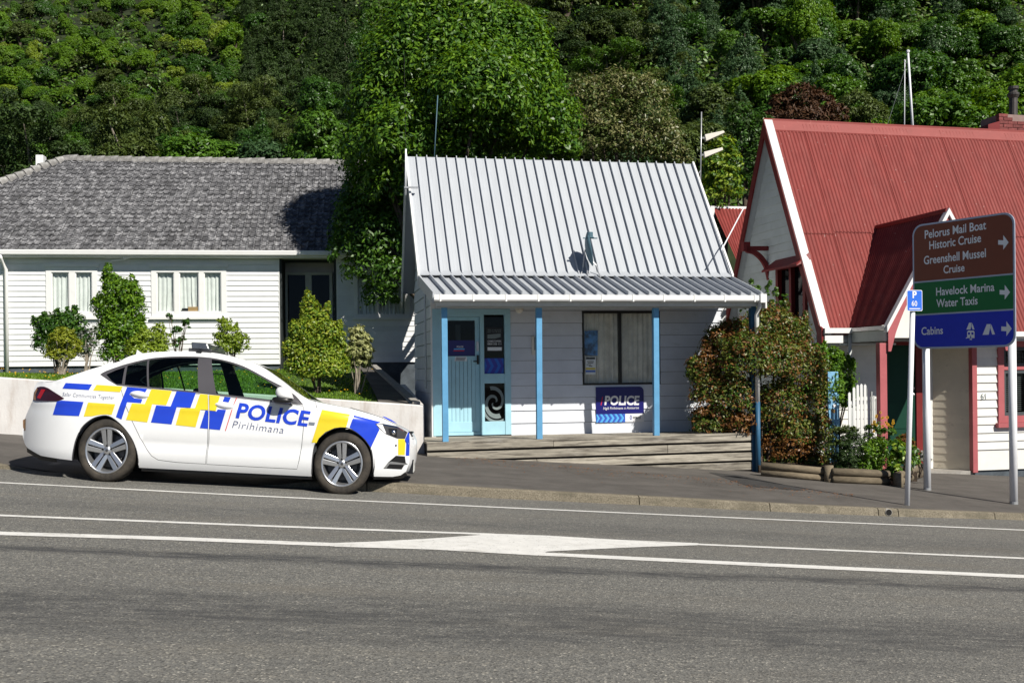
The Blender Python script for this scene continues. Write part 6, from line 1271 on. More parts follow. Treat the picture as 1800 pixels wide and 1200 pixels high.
# handles, mirror, light bar, fin
for (cx_, cy_), par in (((245.5, 693.3), rd), ((394.5, 712.6), fd)):
    a = tr(cx_ - 17, cy_ - 2.5); b = tr(cx_ + 17, cy_ + 2.5); mb = MB(); ng_ = 12; vs = []
    for i in range(ng_ + 1):
        f = i / ng_; x = a[0] + (b[0] - a[0]) * f; z = a[1] + (b[1] - a[1]) * f; hgt = .036 * sin(pi * f) ** .6 + .004; d = .034 * sin(pi * f) ** .6; y = inset(x, z)
        vs += [(x, y + .002, z + hgt * 1.05), (x, y - d, z + hgt * .55), (x, y - d, z - hgt * .3), (x, y - d * .3, z - hgt), (x, y + .002, z - hgt)]
    mb.add(vs, [(5 * i + k, 5 * i + k + 1, 5 * i + k + 6, 5 * i + k + 5) for i in range(ng_) for k in range(4)]); mb.build('handle', M['car_white'], par, smooth=True)
ca = tr(503, 694); mb = MB(); ym = inset(*ca)
def blob(cen, rad, nlat=10, nlon=16, cut=None):
    b = MB(); vs = []; fs = []
    for i in range(nlat + 1):
        th = pi * i / nlat
        for k in range(nlon): ph = 2 * pi * k / nlon; d = Vector((sin(th) * cos(ph), sin(th) * sin(ph), cos(th))); d = Vector([math.copysign(abs(c) ** .8, c) for c in d]); vs.append(Vector(cen) + Vector((d.x * rad[0], d.y * rad[1], d.z * rad[2])))
    for i in range(nlat):
        for k in range(nlon):
            fs.append((i * nlon + k, (i + 1) * nlon + k, (i + 1) * nlon + (k + 1) % nlon, i * nlon + (k + 1) % nlon))
    b.add(vs, fs); return b
mc = Vector((ca[0] - .005, ym - .11, ca[1] - .005)); b = blob(mc, (.098, .105, .098)); b.v = [(v[0] + (.045 if v[2] < mc.z else -.02) * abs(v[2] - mc.z) / .1, v[1], max(v[2], mc.z - .035)) for v in b.v]; mir = b.build('mirror', M['car_white'], CAR, smooth=True)
b = blob(mc + Vector((-.015, .0, -.062)), (.125, .10, .045)); b.build('mirror_base', M['car_black'], mir, smooth=True); b = MB(); b.hexa([(mc.x - .02, mc.y + .05, mc.z - .10), (mc.x + .09, mc.y + .05, mc.z - .11), (mc.x + .11, ym + .03, mc.z - .12), (mc.x - .03, ym + .03, mc.z - .12), (mc.x - .02, mc.y + .05, mc.z - .04), (mc.x + .06, mc.y + .05, mc.z - .04), (mc.x + .05, ym + .03, mc.z - .05), (mc.x - .02, ym + .03, mc.z - .05)]); b.build('mirror_arm', M['car_black'], mir)
yb0, yb1 = .42, CWD - .42
c0, c1 = Vector((hit(330, 621, yb0)[0], yb0, hit(330, 619, yb0)[1])), Vector((hit(371, 621, yb0)[0], yb0, hit(371, 613.5, yb0)[1])); t0, t1 = hit(334, 612.5, yb0), hit(368, 602.8, yb0)
mb = MB(); mb.box(c0.x, yb0 + .02, c0.z - .02, c1.x, yb1 - .02, c1.z); lb = mb.build('light_bar', M['car_trim'], CAR, bevel=.008); mb = MB(); mb.hexa([(t0[0] + .02, yb0, t0[1]), (t1[0] + .01, yb0, t0[1]), (t1[0] + .01, yb1, t0[1]), (t0[0] + .02, yb1, t0[1]), (t0[0], yb0 + .02, t1[1]), (t1[0] - .03, yb0 + .02, t1[1]), (t1[0] - .03, yb1 - .02, t1[1]), (t0[0], yb1 - .02, t1[1])]); mb.build('lens', M['lightbar_lens'], lb, bevel=.015)
mb = MB(); q = hit(350, 619, yb0); mb.box(q[0] - .03, yb0 - .012, q[1] - .03, q[0] + .03, yb0 + .05, q[1] + .02); mb.build('foot', M['car_black'], lb)
f0, f1, f2 = hit(239, 624, .92), hit(241, 614, .92), hit(254, 621, .92); mb = MB(); mb.add([(f0[0], .90, f0[1] - .03), (f2[0], .88, f2[1] - .02), (f2[0], .96, f2[1] - .02), (f0[0], .94, f0[1] - .03), (f1[0], .92, f1[1])], [(0, 1, 4), (1, 2, 4), (2, 3, 4), (3, 0, 4), (3, 2, 1, 0)]); mb.build('roof_fin', M['car_white'], CAR)
# ------------------------------------------------------------------ road signs on the footpath
pl0_, pl1_ = on_foot(1630, 861), on_foot(1782, 885.5); dv = pl1_ - pl0_; yaw_ = atan2(dv.y, dv.x); o_ = pl0_.copy(); GF = Frame(o_, yaw_)
T = thing('direction_sign', 'tall brown, green and blue tourist direction sign on two white poles', 'sign', o_, yaw_)
zl = pl1_.z - o_.z; xl_, xr_ = GF.at(1604.5, 480, -.06).x, GF.at(1784, 480, -.06).x; pz = lambda px, py: GF.at(px, py, -.06).z
tl_, tr__ = pz(1612, 399), pz(1772, 368.5); ztop = (tl_ + tr__) / 2; zbot = (pz(1620, 614) + pz(1770, 608.5)) / 2
for x, zb_ in ((0.0, -.15), (dv.xy.length, zl - .15)):
    mb = MB(); mb.tube([(x, 0, zb_), (x, 0, zbot + .25)], .055, 14); p = mb.build('pole', M['pole_white'], T, smooth=True); mb = MB(); mb.lathe([(.0575, .15), (.0575, .19)], (x, 0, zb_), 'Z', 14); mb.build('base_ring', M['galv'], p)
def rrect(x0, x1, z0, z1, r): return [(cx + r * cos(a), cz + r * sin(a)) for cx, cz, a0 in ((x1 - r, z1 - r, 0), (x0 + r, z1 - r, pi / 2), (x0 + r, z0 + r, pi), (x1 - r, z0 + r, 1.5 * pi)) for a in np.linspace(a0, a0 + pi / 2, 7)]
mb = MB(); mb.prism([(x, -.06, z) for x, z in rrect(xl_, xr_, zbot, ztop, .17)], (0, .02, 0)); mb.build('sign_board', M['sign_edge'], T)
z1_ = (pz(1606, 498.5) + pz(1781, 479.5)) / 2; z2_ = (pz(1607, 554.5) + pz(1783, 543)) / 2; e = .028
def face(name, pts, mt, y=-.0635): mb = MB(); V, F_ = panel2d(densify(pts, .3), step=.3); mb.add([(a, y, b) for a, b in V], F_); return mb.build(name, M[mt], T)
big = rrect(xl_ + e, xr_ - e, zbot + e, ztop - e, .15)
def clipz(pts, lo, hi): return [(x, min(max(z, lo), hi)) for x, z in pts if True]
def dedup(p): return [q for i, q in enumerate(p) if hypot(q[0] - p[i - 1][0], q[1] - p[i - 1][1]) > 1e-4]
face('brown_panel', dedup([q for q in big if q[1] > z1_] + [(xl_ + e, z1_ + .012), (xr_ - e, z1_ + .012)]), 'sign_brown'); face('green_panel', [(xl_ + e, z2_ + .012), (xr_ - e, z2_ + .012), (xr_ - e, z1_ - .012), (xl_ + e, z1_ - .012)], 'sign_green'); face('blue_panel', dedup([(xr_ - e, z2_ - .012), (xl_ + e, z2_ - .012)] + [q for q in big if q[1] < z2_]), 'sign_blue')
yl = -.0665
for tx, a, b, cap in (('Pelorus Mail Boat', (1625.5, 419.5), (1733.5, 402.5), 14), ('Historic Cruise', (1633.5, 438.5), (1724.5, 425), 14), ('Greenshell Mussel', (1624, 464.8), (1733, 451.5), 14), ('Cruise', (1658.5, 480.5), (1695.5, 476.5), 13), ('Havelock Marina', (1645.5, 519.5), (1748, 511), 13.5), ('Water Taxis', (1646, 540), (1718.5, 534.5), 13.5), ('Cabins', (1619.8, 588.5), (1657.5, 586.5), 13)):
    words('lettering', GF, tx, a, b, cap, yl, M['sign_grey'], T, bold=.016)
def arrow(name, cx, cy, s):
    q = [(-9, -4), (0, -3.4), (0, -13), (9.5, 0), (0, 13), (0, 4.4), (-9, 4)]; paint(name, GF, [(cx + a * s, cy + b * s) for a, b in q], yl, M['sign_grey'], T)
arrow('arrow', 1763.5, 426, 1.0); arrow('arrow', 1766, 513.5, 1.0); arrow('arrow', 1769, 577.5, 1.0)
paint('tent_symbol', GF, [(1727, 588.5), (1734.5, 569.5), (1741.5, 569.5), (1738, 588)], yl, M['sign_grey'], T); paint('tent_symbol', GF, [(1742.5, 570), (1749, 587.5), (1744, 587.8), (1740.5, 576)], yl, M['sign_grey'], T)
paint('tent_symbol', GF, [(1698.8, 579), (1703.5, 567), (1708, 567), (1706, 579)], yl, M['sign_grey'], T); paint('tent_symbol', GF, [(1709, 567.5), (1713, 579), (1709.6, 579), (1707.5, 573)], yl, M['sign_grey'], T)
paint('caravan_symbol', GF, [(1700, 594), (1700, 583), (1702, 581), (1711.5, 581), (1713, 583), (1713, 594)], yl, M['sign_grey'], T)
for q in ((1701.5, 584, 1705, 588), (1707.5, 584, 1711, 588), (1705.4, 590, 1706.8, 594)): paint('caravan_window', GF, [(q[0], q[1]), (q[2], q[1]), (q[2], q[3]), (q[0], q[3])], yl - .002, M['sign_blue'], T)
paint('caravan_symbol', GF, [(1704.5, 595), (1708.5, 595), (1708.5, 597.2), (1704.5, 597.2)], yl, M['sign_grey'], T); paint('caravan_symbol', GF, [(1698, 593.5), (1700, 592.5), (1700, 594), (1698, 595)], yl, M['sign_grey'], T)
for z in (zbot + .3, zbot + 1.0):
    mb = MB(); mb.box(xl_ + .1, -.039, z, xr_ - .1, -.012, z + .05); mb.build('brace', M['galv'], T)
# parking sign
a = on_foot(1594, 887.5); b = at_y(1604, 545, a.y); T = thing('parking_sign', 'small blue P 60 parking sign on a slim white leaning pole', 'sign', a)
mb = MB(); d = b - a; mb.tube([(0, 0, -.1), d * 1.015], .034, 12); mb.build('pole', M['pole_white'], T, smooth=True)
PF = Frame(a, radians(6)); yp = -.062; q = [PF.at(*p, yp) for p in ((1594, 509), (1621.5, 510.5), (1621, 547.5), (1594.5, 545.5))]; x0, x1, zt_, zb_ = (q[0].x + q[3].x) / 2, (q[1].x + q[2].x) / 2, (q[0].z + q[1].z) / 2, (q[2].z + q[3].z) / 2
PT = bpy.data.objects.new('sign_plate_group', None)
def pbuild(mb, name, mt, par=T):
    Rm = Matrix.Rotation(PF.yaw, 3, 'Z'); mb.v = [tuple(Rm @ Vector(v)) for v in mb.v]; return mb.build(name, M[mt], par)
mb = MB(); mb.prism([(x, yp, z) for x, z in rrect(x0, x1, zb_, zt_, .02)], (0, .006, 0)); pp = pbuild(mb, 'sign_plate', 'sign_grey')
mb = MB(); V, F_ = panel2d(rrect(x0 + .008, x1 - .008, zb_ + .008, zt_ - .008, .016), step=.3); mb.add([(u, yp - .002, v) for u, v in V], F_); pbuild(mb, 'blue_face', 'park_blue', pp)
def pw(tx, a_, b_, cap, bold):
    A, B = PF.at(*a_, yp), PF.at(*b_, yp); C = PF.at(a_[0], a_[1] - cap, yp); V, F_ = text2d(tx, bold); mb = MB(); mb.add([(A.x + (B.x - A.x) * u, yp - .004, A.z + (B.z - A.z) * u + (C.z - A.z) * v) for u, v in V], F_); pbuild(mb, 'lettering', 'print_white', pp)
pw('P', (1603.8, 523.5), (1611.2, 523.8), 11.5, .03); pw('60', (1602.3, 537.5), (1612, 538), 9, .012); mb = MB(); A, B = PF.at(1598, 540.5, yp), PF.at(1617.5, 543, yp); mb.box(A.x, yp - .004, B.z - .003, B.x, yp - .003, B.z + .010); pbuild(mb, 'underline', 'print_white', pp)
bpy.data.objects.remove(PT)

# ------------------------------------------------------------------ garden plants; each is stems plus a crown of its own
def plant(name, label, base, lobes_px, y, n, lw, leaf, stems=5, clump=.3, ncl=None, depth=.8, cat='shrub', extra=(), shell_=.6, upw=.35, stem_mat='bark', stem_r=.018, rand=.6, sprigs=0):
    base = Vector(base); t = thing(name, label, cat, base); lobes = []; own = []
    for q in lobes_px:
        cx, cy, rx, ry = q[:4]; yy = y + (q[4] if len(q) > 4 else 0)
        c = at_y(cx, cy, yy) - base; s = (at_y(cx + 10, cy, yy) - at_y(cx, cy, yy)).length / 10; lobes.append((c.x, c.y + random.uniform(-.1, .1), c.z, rx * s, rx * s * depth, ry * s)); own.append(q[5] if len(q) > 5 else None)
    for i in range(sprigs):                            # single shoots standing out of the outline
        k = random.randrange(len(lobes_px)); q = lobes[k]; a = random.uniform(.15, 2.99); r = random.uniform(.9, 1.12); lobes.append((q[0] + q[3] * cos(a) * r, q[1] + random.uniform(-.3, .3) * q[4], q[2] + q[5] * sin(a) * r, q[3] * .16, q[3] * .16, q[3] * random.uniform(.25, .5))); own.append(own[k])
    st = MB()
    for i in range(stems):
        q = random.choice(lobes); e_ = Vector((q[0] + random.uniform(-.5, .5) * q[3], q[1] + random.uniform(-.4, .4) * q[4], q[2] + random.uniform(-.2, .7) * q[5])); m_ = Vector((e_.x * .45 + random.uniform(-.04, .04), e_.y * .5, e_.z * .5)); st.tube([(random.uniform(-.05, .05), random.uniform(-.05, .05), -.08), m_, e_], [stem_r, stem_r * .7, stem_r * .25], 5)
    st.build('stem', M[stem_mat], t)
    sets = [(leaf, 1.0)] + list(extra); tot = sum(k for _, k in sets)
    for lf, fr_ in sets:
        lb_ = [q for q, o_ in zip(lobes, own) if o_ is None or lf in o_]
        if not lb_: continue
        k = int(n * fr_ / tot); P, Nn = crown_pts(lb_, k, clump, ncl or max(30, n // 28), shell_, upw, rand)
        link(bpy.data.objects.new('foliage', leaves('foliage', P, Nn, lw[0], lw[1], L[lf])), t)
    return t
lw_ = lambda px, y=None: on_lawn(*px)
b = on_lawn(100, 659); plant('shrub', 'dark green rounded shrub at the far left of the white house wall', at_y(100, 656, 22.6), [(100, 580, 33, 32), (80, 600, 24, 26), (125, 575, 30, 28), (110, 612, 34, 28), (140, 610, 20, 34), (75, 572, 20, 20)], 22.6, 8500, (.080, .036), 'deep', 6, extra=(('mid', .5),), sprigs=22)
plant('shrub', 'small yellow-green shrub on bare brown stems in front of the dark rounded shrub', at_y(108, 658, 21.4), [(112, 595, 22, 20), (98, 610, 18, 18), (125, 612, 18, 20), (108, 625, 22, 14), (88, 625, 12, 10)], 21.4, 4200, (.055, .025), 'yellow', 8, sprigs=14, stem_mat='pale_bark', stem_r=.025)
plant('shrub', 'thin silvery shrub with open stems between the dark shrub and the tall shrub', at_y(152, 650, 22.0), [(150, 590, 12, 16), (160, 606, 11, 16), (148, 622, 11, 14), (164, 582, 8, 12)], 22.0, 700, (.075, .03), 'silver', 7, stem_mat='pale_bark', extra=(('deep', .5),))
plant('shrub', 'tallest bright green bushy shrub standing before the house between its two windows', at_y(205, 650, 22.6), [(192, 480, 8, 16), (196, 500, 17, 22), (215, 520, 34, 30), (200, 545, 34, 32), (232, 540, 24, 30), (215, 580, 38, 34), (190, 585, 22, 26), (238, 590, 22, 30), (210, 620, 34, 28)], 22.6, 15000, (.080, .036), 'bright', 6, extra=(('mid', .5),), sprigs=26, ncl=380)
plant('shrub', 'low yellowish shrub at the right foot of the tallest garden shrub', at_y(268, 645, 22.3), [(262, 600, 28, 20), (285, 604, 16, 22), (240, 610, 20, 22), (278, 580, 12, 12), (260, 620, 34, 16)], 22.3, 5200, (.062, .028), 'yellowgreen', 5, sprigs=16)
plant('shrub', 'sparse leggy plant with few leaves beneath the three-light window', at_y(312, 640, 22.4), [(299, 560, 7, 10), (313, 582, 10, 8), (325, 570, 7, 10), (308, 604, 9, 10), (320, 596, 6, 8), (330, 566, 5, 6)], 22.4, 330, (.10, .045), 'deep', 9, stem_r=.012)
plant('shrub', 'small yellow-green shrub behind the car roof right of the light bar', at_y(408, 645, 22.2), [(395, 572, 12, 14), (405, 590, 20, 20), (425, 605, 16, 20), (400, 612, 24, 18), (388, 598, 12, 14)], 22.2, 4200, (.062, .028), 'yellowgreen', 5, sprigs=14)
bm = on_lawn(560, 690); plant('shrub', 'cone-shaped light green shrub on the lawn before the glazed house door', bm, [(541, 520, 6, 12), (543, 540, 14, 18), (575, 545, 7, 14), (552, 565, 26, 24), (535, 585, 26, 24), (575, 588, 32, 28), (520, 615, 24, 26), (552, 618, 42, 32), (590, 622, 26, 32), (530, 645, 30, 22), (565, 650, 42, 24), (596, 642, 18, 24)], bm.y, 21000, (.064, .028), 'yellowgreen', 7, extra=(('yellow', .45), ('mid', .25)), ncl=560, clump=.22, sprigs=44, shell_=.5)
bm = on_lawn(629, 692); plant('shrub', 'cream-variegated small shrub on pale twiggy stems beside the path', bm, [(628, 584, 14, 9), (632, 598, 20, 14), (625, 618, 22, 16), (640, 620, 16, 18), (632, 638, 20, 12), (618, 640, 10, 10)], bm.y, 3000, (.095, .036), 'variegated', 11, sprigs=12, clump=.26, stem_mat='pale_bark', stem_r=.014)
# the big verandah shrub, half turned to autumn
pb = on_foot(1340, 838); pipe_y = SF.wld((c_pipe.x, -.12, 0)).y; yv_ = pipe_y + .35; b = at_y(1345, 838, yv_)
AU, RU, MI = None, None, None
plant('verandah_shrub', 'large russet and green shrub spilling over the right end of the verandah', Vector((b.x, yv_, foot_z(b.x, yv_))), [(1350, 572, 44, 32, .25, AU), (1300, 588, 34, 30, .2, RU), (1392, 592, 38, 38, .25, AU), (1262, 628, 34, 36, .1, RU), (1318, 632, 50, 48, -.35, RU), (1270, 600, 30, 34, .1, RU), (1240, 655, 30, 30, .1, RU), (1250, 640, 32, 34, .02, ('rust',)), (1268, 598, 28, 28, .02, ('rust',)), (1300, 742, 34, 18, -.12, ('rust',)), (1240, 715, 30, 26, .02, ('rust',)), (1395, 790, 50, 30, -.05, ('rust',)), (1360, 640, 46, 50, -.2, AU), (1410, 655, 44, 52, .1, AU), (1245, 688, 34, 34, .1, RU), (1290, 700, 44, 44, -.2, None), (1372, 715, 50, 46, .1, MI), (1428, 718, 32, 46, .2, RU), (1256, 735, 40, 22, .0, RU), (1395, 762, 46, 34, .1, None), (1362, 795, 30, 34, .15, RU), (1422, 780, 32, 32, .15, RU), (1300, 748, 34, 16, -.1, RU), (1218, 650, 16, 24, .1, RU), (1450, 690, 20, 30, .2, AU), (1350, 818, 22, 22, .1, RU), (1385, 815, 34, 22, .1, None), (1428, 815, 30, 20, .1, RU), (1250, 750, 36, 18, .0, None), (1300, 755, 36, 16, -.1, ('rust',)), (1340, 755, 26, 40, .3, None), (1445, 760, 18, 30, .2, RU)], yv_, 78000, (.060, .027), 'autumn', 14, extra=(('rust', .7), ('mid', .35), ('olive', .3)), ncl=800, clump=.25, depth=.75, sprigs=46, shell_=.5)
plant('tall_sprig', 'upright green sprigs rising behind the big verandah shrub', at_y(1400, 600, yv_ + .7), [(1320, 515, 6, 26), (1336, 520, 6, 22), (1350, 512, 7, 18), (1365, 524, 6, 26), (1380, 535, 8, 20), (1310, 540, 8, 16)], yv_ + .7, 900, (.06, .03), 'mid', 14, stem_r=.01)
bq = on_foot(1470, 800); plant('hedge_bush', 'bright glossy green bush behind the blue plank and white gate', at_y(1470, 790, 17.6), [(1455, 640, 26, 30), (1478, 660, 26, 36), (1440, 625, 18, 20), (1462, 690, 28, 36), (1485, 700, 16, 36)], 17.6, 8000, (.060, .030), 'bright', 5, extra=(('mid', .4),), sprigs=14)
by = on_foot(1500, 848).y + .15
plant('conifer_shrub', 'dark rounded dwarf conifer overhanging the log planter', at_y(1498, 850, by), [(1498, 800, 26, 42), (1488, 815, 22, 30), (1505, 825, 22, 26)], by, 4500, (.06, .016), 'dark', 3, upw=.5)
plant('flower_shrub', 'feathery fresh-green shrub right of the dark dwarf conifer', at_y(1530, 850, by), [(1530, 795, 24, 26), (1520, 825, 20, 26), (1545, 815, 18, 26), (1510, 838, 14, 16)], by, 3200, (.06, .022), 'bright', 4, extra=(('fern', .6),))
plant('grey_shrub', 'soft grey-green shrub under the blue plank', at_y(1475, 835, by + .2), [(1480, 772, 22, 22), (1468, 795, 20, 24), (1490, 760, 14, 14)], by + .2, 2000, (.06, .02), 'olive', 4)
ft = plant('daisy_plant', 'leafy plant carrying small yellow daisies before the white gate', at_y(1545, 830, by + .25), [(1540, 765, 18, 20), (1555, 770, 16, 22), (1545, 790, 24, 20)], by + .25, 1500, (.07, .024), 'mid', 12, cat='flowers', stem_r=.008); fb = at_y(1545, 830, by + .25); mb = MB(); mc_ = MB()
for i in range(30):
    p = at_y(random.uniform(1532, 1572), random.gauss(745, 9), by + .25 + random.uniform(-.12, .12)) - fb; r = random.uniform(.014, .024)
    for k in range(9): a = 2 * pi * k / 9; mb.add([p, p + Vector((r * cos(a - .25), -.008, r * sin(a - .25))), p + Vector((r * 1.25 * cos(a), -.004, r * 1.25 * sin(a))), p + Vector((r * cos(a + .25), -.008, r * sin(a + .25)))], [(0, 1, 2, 3)])
    mc_.lathe([(.0001, -.02), (.008, -.014), (.011, 0)], p, 'Y', 6)
o = mb.build('petals', M['petal'], ft); o['kind'] = 'stuff'; o = mc_.build('flower_centres', M['steel_flue'], ft); o['kind'] = 'stuff'
plant('red_flower_plant', 'low mixed plant with a few red flowers inside the right-hand logs', at_y(1590, 842, by + .1), [(1580, 812, 20, 22), (1600, 805, 16, 22), (1575, 790, 16, 16), (1565, 828, 14, 14)], by + .1, 2200, (.085, .035), 'mid', 5, extra=(('yellowgreen', .3),), cat='flowers')
plant('silver_plant', 'silvery lace-leaved plant at the right end of the log planter', at_y(1618, 830, by + .3), [(1615, 800, 12, 14), (1625, 812, 10, 12), (1608, 815, 12, 10)], by + .3, 900, (.06, .022), 'silver', 4); plant('russet_plant', 'small russet and green plant by the dark door frame', at_y(1590, 800, by + .5), [(1588, 778, 14, 14), (1600, 785, 12, 14)], by + .5, 800, (.06, .03), 'rust', 4, extra=(('mid', .8),))
# log planter
def logp(name, label, a_px, b_px, r, rows, posts=()):
    a, b = on_foot(*a_px), on_foot(*b_px); t = thing(name, label, 'planter', a)
    for k in range(rows):
        mb = MB(); d = b - a; mb.tube([Vector((0, random.uniform(-.01, .01), r * (.85 + 1.9 * k))), d * .5 + Vector((0, random.uniform(-.01, .01), r * (.9 + 1.9 * k))), d + Vector((0, 0, r * (.85 + 1.9 * k)))], [r, r * 1.05, r * .95], 12); mb.build('log', M['log'], t, smooth=True)
    for f, h in posts: mb = MB(); p = (b - a) * f + Vector((0, -r * 1.1, 0)); mb.tube([p - Vector((0, 0, .1)), p + Vector((0, 0, h))], r * 1.25, 12); mb.build('stump', M['log'], t, smooth=True)
logp('log_edging', 'weathered log edging below the russet verandah shrub ending in an upright stump', (1338, 836), (1456, 846), .058, 2, [(.985, .26)]); logp('log_edging', 'dark shaded log edging below the dwarf conifer', (1463, 848), (1562, 852), .062, 2); logp('log_edging', 'pale logs turning the right-hand corner of the planter', (1576, 854), (1624, 836), .06, 2, [(.0, .22)])
mb = MB(); a0, a1 = on_foot(1338, 832), on_foot(1620, 848); mb.hexa([(a0.x, a0.y + .1, a0.z - .3), (a1.x, a1.y + .15, a1.z - .3), (a1.x, a1.y + 1.5, a1.z - .3), (a0.x, a0.y + 1.5, a0.z - .3), (a0.x, a0.y + .1, a0.z + .12), (a1.x, a1.y + .15, a1.z + .16), (a1.x, a1.y + 1.5, a1.z + .3), (a0.x, a0.y + 1.5, a0.z + .25)]); struct(mb.build('planting_bed', M['soil']))
# blue plank and white picket gate
yq = by + 1.1; q = [at_y(*p, yq) for p in ((1455, 653), (1473.5, 653), (1478.5, 768), (1458, 772))]; base = q[3] - Vector((0, 0, .4)); t = thing('blue_plank', 'pale blue weathered plank sign standing upright among the shrubs', 'plank', base); mb = MB(); mb.prism([p - base for p in (q[0], q[1], q[2] - Vector((0, 0, .4)), base)], (0, .05, 0)); mb.build('plank', M['plank_blue'], t, bevel=.006)
for (px, py, r) in ((1466, 700, .05), (1467, 713, .04), (1465, 722, .05)): mb = MB(); c = at_y(px, py, yq) - base; mb.add([Vector((c.x + r * cos(a) * random.uniform(.5, 1), c.y - .003, c.z + r * 1.1 * sin(a) * random.uniform(.5, 1))) for a in np.linspace(0, 5.6, 9)], [tuple(range(9))[::-1]]); mb.build('faded_paint', M['print_white'] if r < .05 else M['rust_mark'] if 'rust_mark' in M else M['cardboard'], t)
yg = by + .75; base = at_y(1492, 790, yg); t = thing('picket_gate', 'white picket gate with a rounded top standing ajar by the red house', 'gate', base)
tops = [690, 681, 676.5, 675, 676, 680.5]; xs_p = [1494, 1502, 1508.5, 1515, 1521.5, 1528]
for i, (xp, tp) in enumerate(zip(xs_p, tops)):
    a, b = at_y(xp - 2.9, tp + 1.5, yg) - base, at_y(xp + 2.7, 800, yg) - base; c = at_y(xp, tp, yg) - base; mb = MB(); mb.prism([(a.x, 0, b.z), (b.x, 0, b.z), (b.x, 0, a.z), ((a.x + b.x) / 2, 0, c.z + .012), (a.x, 0, a.z)], (0, .02, 0)); mb.build('picket', M['white_paint'], t)
for i, (xp, tp) in enumerate(((1532.5, 688), (1536.5, 695), (1541, 700))):
    a, b = at_y(xp - 1.7, tp, yg + .12 + .12 * i) - base, at_y(xp + 1.6, 760, yg + .12 + .12 * i) - base; mb = MB(); mb.box(a.x, .12 + .12 * i, b.z, b.x, .14 + .12 * i, a.z); mb.build('picket', M['grey_paint'], t)
mb = MB(); a, b = at_y(1491, 705, yg) - base, at_y(1530, 710, yg) - base; mb.box(a.x, .021, b.z, b.x, .05, a.z); a, b = at_y(1491, 765, yg) - base, at_y(1530, 771, yg) - base; mb.box(a.x, .021, b.z, b.x, .05, a.z); mb.build('rail', M['white_paint'], t)
# leaf litter along the deck foot and the planter
nl = 900; mb = MB()
for i in range(nl):
    px = random.uniform(800, 1500); p = on_foot(px, 800 + (px - 800) * .088 + random.expovariate(.22) + (2 if px < 1300 else 7)); r = random.uniform(.008, .022); a = random.uniform(0, 6.28); p.z += .006 + random.uniform(0, .01)
    u_, v_ = Vector((cos(a), sin(a), random.uniform(-.3, .3))) * r, Vector((-sin(a), cos(a), random.uniform(-.3, .3))) * r * .5; mb.add([p - u_, p + v_, p + u_, p - v_], [(0, 1, 2, 3)])
o = mb.build('leaf_litter', M['dry_leaf']); o['kind'] = 'stuff'

# ------------------------------------------------------------------ the large tree beside the station and the trees behind the roofs
def big_tree(name, label, base, lobes_px, d, n, lw, leaf, extra=(), clump=.28, ncl=None, depth=.9, trunk_r=.2, dd=0.0, shell_=.72):
    base = Vector(base); t = thing(name, label, 'tree', base); lobes = []; own = [q[5] if len(q) > 5 else None for q in lobes_px]
    for q in lobes_px:
        cx, cy, rx, ry = q[:4]; dep = d + (q[4] if len(q) > 4 else 0); c = at_d(cx, cy, dep) - base; s = dep / FPX; lobes.append((c.x, c.y, c.z, rx * s, max(rx, ry) * s * depth, ry * s))
    tr_ = MB(); top = max(lobes, key=lambda q: q[2]); mid = Vector((top[0] * .3, top[1] * .3, top[2] * .5)); tr_.tube([(0, 0, -.4), (0, 0, .4), mid, (top[0], top[1], top[2])], [trunk_r * 1.3, trunk_r, trunk_r * .6, trunk_r * .1], 10)
    for q in lobes:
        c = Vector(q[:3])
        if c.z < .45 * top[2]: continue
        tr_.tube([Vector((0, 0, .2 * c.z + .5)), Vector((c.x * .5, c.y * .5, c.z * .62)), c], [trunk_r * .4, trunk_r * .25, .02], 6)
    tr_.build('trunk', M['bark'], t); sets = [(leaf, 1.0)] + list(extra); tot = sum(k for _, k in sets)
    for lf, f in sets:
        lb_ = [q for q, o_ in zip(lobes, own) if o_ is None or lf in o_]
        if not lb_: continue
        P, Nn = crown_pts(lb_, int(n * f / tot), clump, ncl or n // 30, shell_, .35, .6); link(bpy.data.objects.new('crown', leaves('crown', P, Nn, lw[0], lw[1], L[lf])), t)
    return t
SHADE_LF = ('mid', 'deep'); tb = at_d(770, 640, 23.2); big_tree('broadleaf_tree', 'large bright green tree rising behind the left end of the station', Vector((tb.x, tb.y, lawn_z(tb.x, 23))), [(760, 55, 85, 62), (830, 45, 75, 50), (900, 80, 65, 60), (720, 120, 85, 75), (810, 130, 110, 90), (905, 150, 80, 75), (675, 180, 60, 65), (950, 220, 68, 65), (860, 220, 100, 75), (760, 225, 100, 80), (660, 270, 58, 70), (690, 330, 62, 60), (975, 262, 44, 30), (640, 350, 42, 55, .6, SHADE_LF), (625, 415, 42, 50, .6, SHADE_LF), (672, 420, 55, 60, .4, SHADE_LF), (620, 380, 32, 40, .4, SHADE_LF), (650, 470, 46, 40, .4, SHADE_LF), (690, 490, 38, 40, 0, SHADE_LF), (605, 440, 28, 34, .2, SHADE_LF), (705, 430, 40, 70, 1.2, SHADE_LF), (700, 350, 50, 70, 1.0, SHADE_LF), (668, 520, 34, 30, .6, SHADE_LF), (700, 250, 60, 60, -1.0), (840, 170, 90, 80, -1.2), (770, 300, 90, 70)], 23.2, 120000, (.125, .052), 'bright', extra=(('mid', .7), ('deep', .35)), ncl=1700, clump=.30, depth=1.0, trunk_r=.22)  # lower-left lobes take only darker leaves: crown shade put into the leaf colour
big_tree('pale_tree', 'pale olive dry-looking tree behind the middle of the station roof', Vector((*at_d(1090, 300, 34).xy, .8)), [(1030, 200, 44, 60), (1080, 175, 55, 50), (1130, 200, 52, 65), (1060, 245, 60, 45), (1160, 250, 44, 45), (1110, 255, 60, 45), (1185, 280, 34, 30)], 34, 22000, (.13, .05), 'pale', extra=(('olive', .9),), ncl=420)
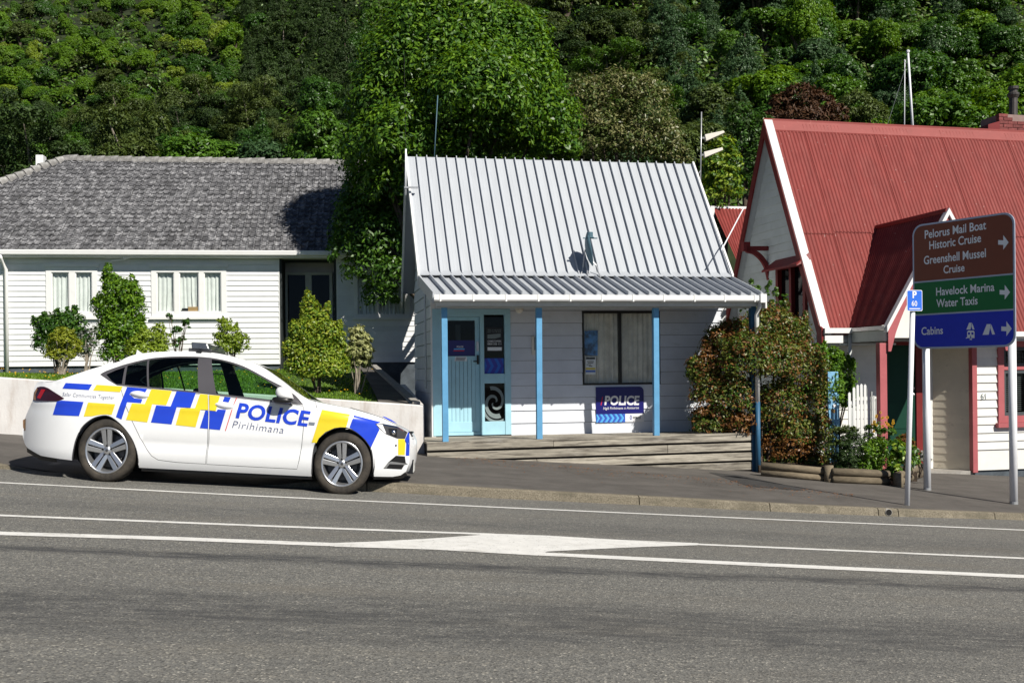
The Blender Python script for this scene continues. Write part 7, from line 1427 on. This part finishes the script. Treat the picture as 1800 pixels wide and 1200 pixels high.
big_tree('russet_tree', 'russet-brown bush showing above the peak of the red roof', Vector((*at_d(1410, 230, 36).xy, .8)), [(1375, 195, 26, 28), (1405, 180, 30, 32), (1440, 190, 30, 30), (1465, 205, 22, 24), (1410, 215, 50, 22), (1360, 215, 20, 22)], 36, 7000, (.17, .06), 'brown', ncl=260)
big_tree('olive_bush', 'rounded olive-green bush right of the russet bush above the red roof', Vector((*at_d(1510, 230, 37).xy, .8)), [(1505, 190, 34, 28), (1530, 205, 30, 24), (1485, 210, 26, 22)], 37, 4200, (.15, .05), 'olive', ncl=200)
big_tree('yellow_tree', 'yellow-green young tree between the station roof and the red gable', Vector((*at_d(1265, 360, 30).xy, .9)), [(1270, 270, 26, 28), (1255, 300, 24, 34), (1275, 330, 30, 34), (1250, 350, 26, 24), (1285, 290, 18, 26)], 30, 4200, (.13, .06), 'yellowgreen', extra=(('mid', .9),), ncl=180)
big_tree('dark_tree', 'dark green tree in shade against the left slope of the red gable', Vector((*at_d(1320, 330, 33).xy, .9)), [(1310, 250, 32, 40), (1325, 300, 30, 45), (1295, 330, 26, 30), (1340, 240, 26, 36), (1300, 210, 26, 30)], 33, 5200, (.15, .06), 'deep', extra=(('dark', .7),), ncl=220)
for (px, py, d, s, kind, leaf, lab) in ((60, 250, 44, 2.6, 'layered', 'dark', 'dark tea tree above the left end of the tiled roof'), (250, 262, 46, 2.2, 'layered', 'olive', 'olive tea tree behind the ridge above the twin-light window'), (180, 268, 43, 2.2, 'round', 'olive', 'low olive tree behind the tiled ridge beside the white chimney'), (370, 262, 45, 2.2, 'round', 'mid', 'mid green tree behind the tiled ridge above the three-light window'), (480, 262, 44, 2.3, 'round', 'bluish', 'blue-green tree behind the tiled ridge near its middle'), (575, 275, 42, 1.7, 'round', 'mid', 'mid green tree behind the tiled ridge close to the big tree'), (1640, 190, 46, 2.6, 'round', 'mid', 'mid green tree behind the red ridge right of the flagpole'), (1715, 185, 44, 2.6, 'fern', 'fern', 'tree fern left of the brick chimney'), (1560, 170, 48, 2.8, 'fern', 'fern', 'tree fern left of the leaning flagpole')):
    a = at_d(px, py + 22, d); hill_tree(kind, leaf, a - Vector((0, 0, 1.9 * s - .4)), s, lab, 'trees close behind the houses')
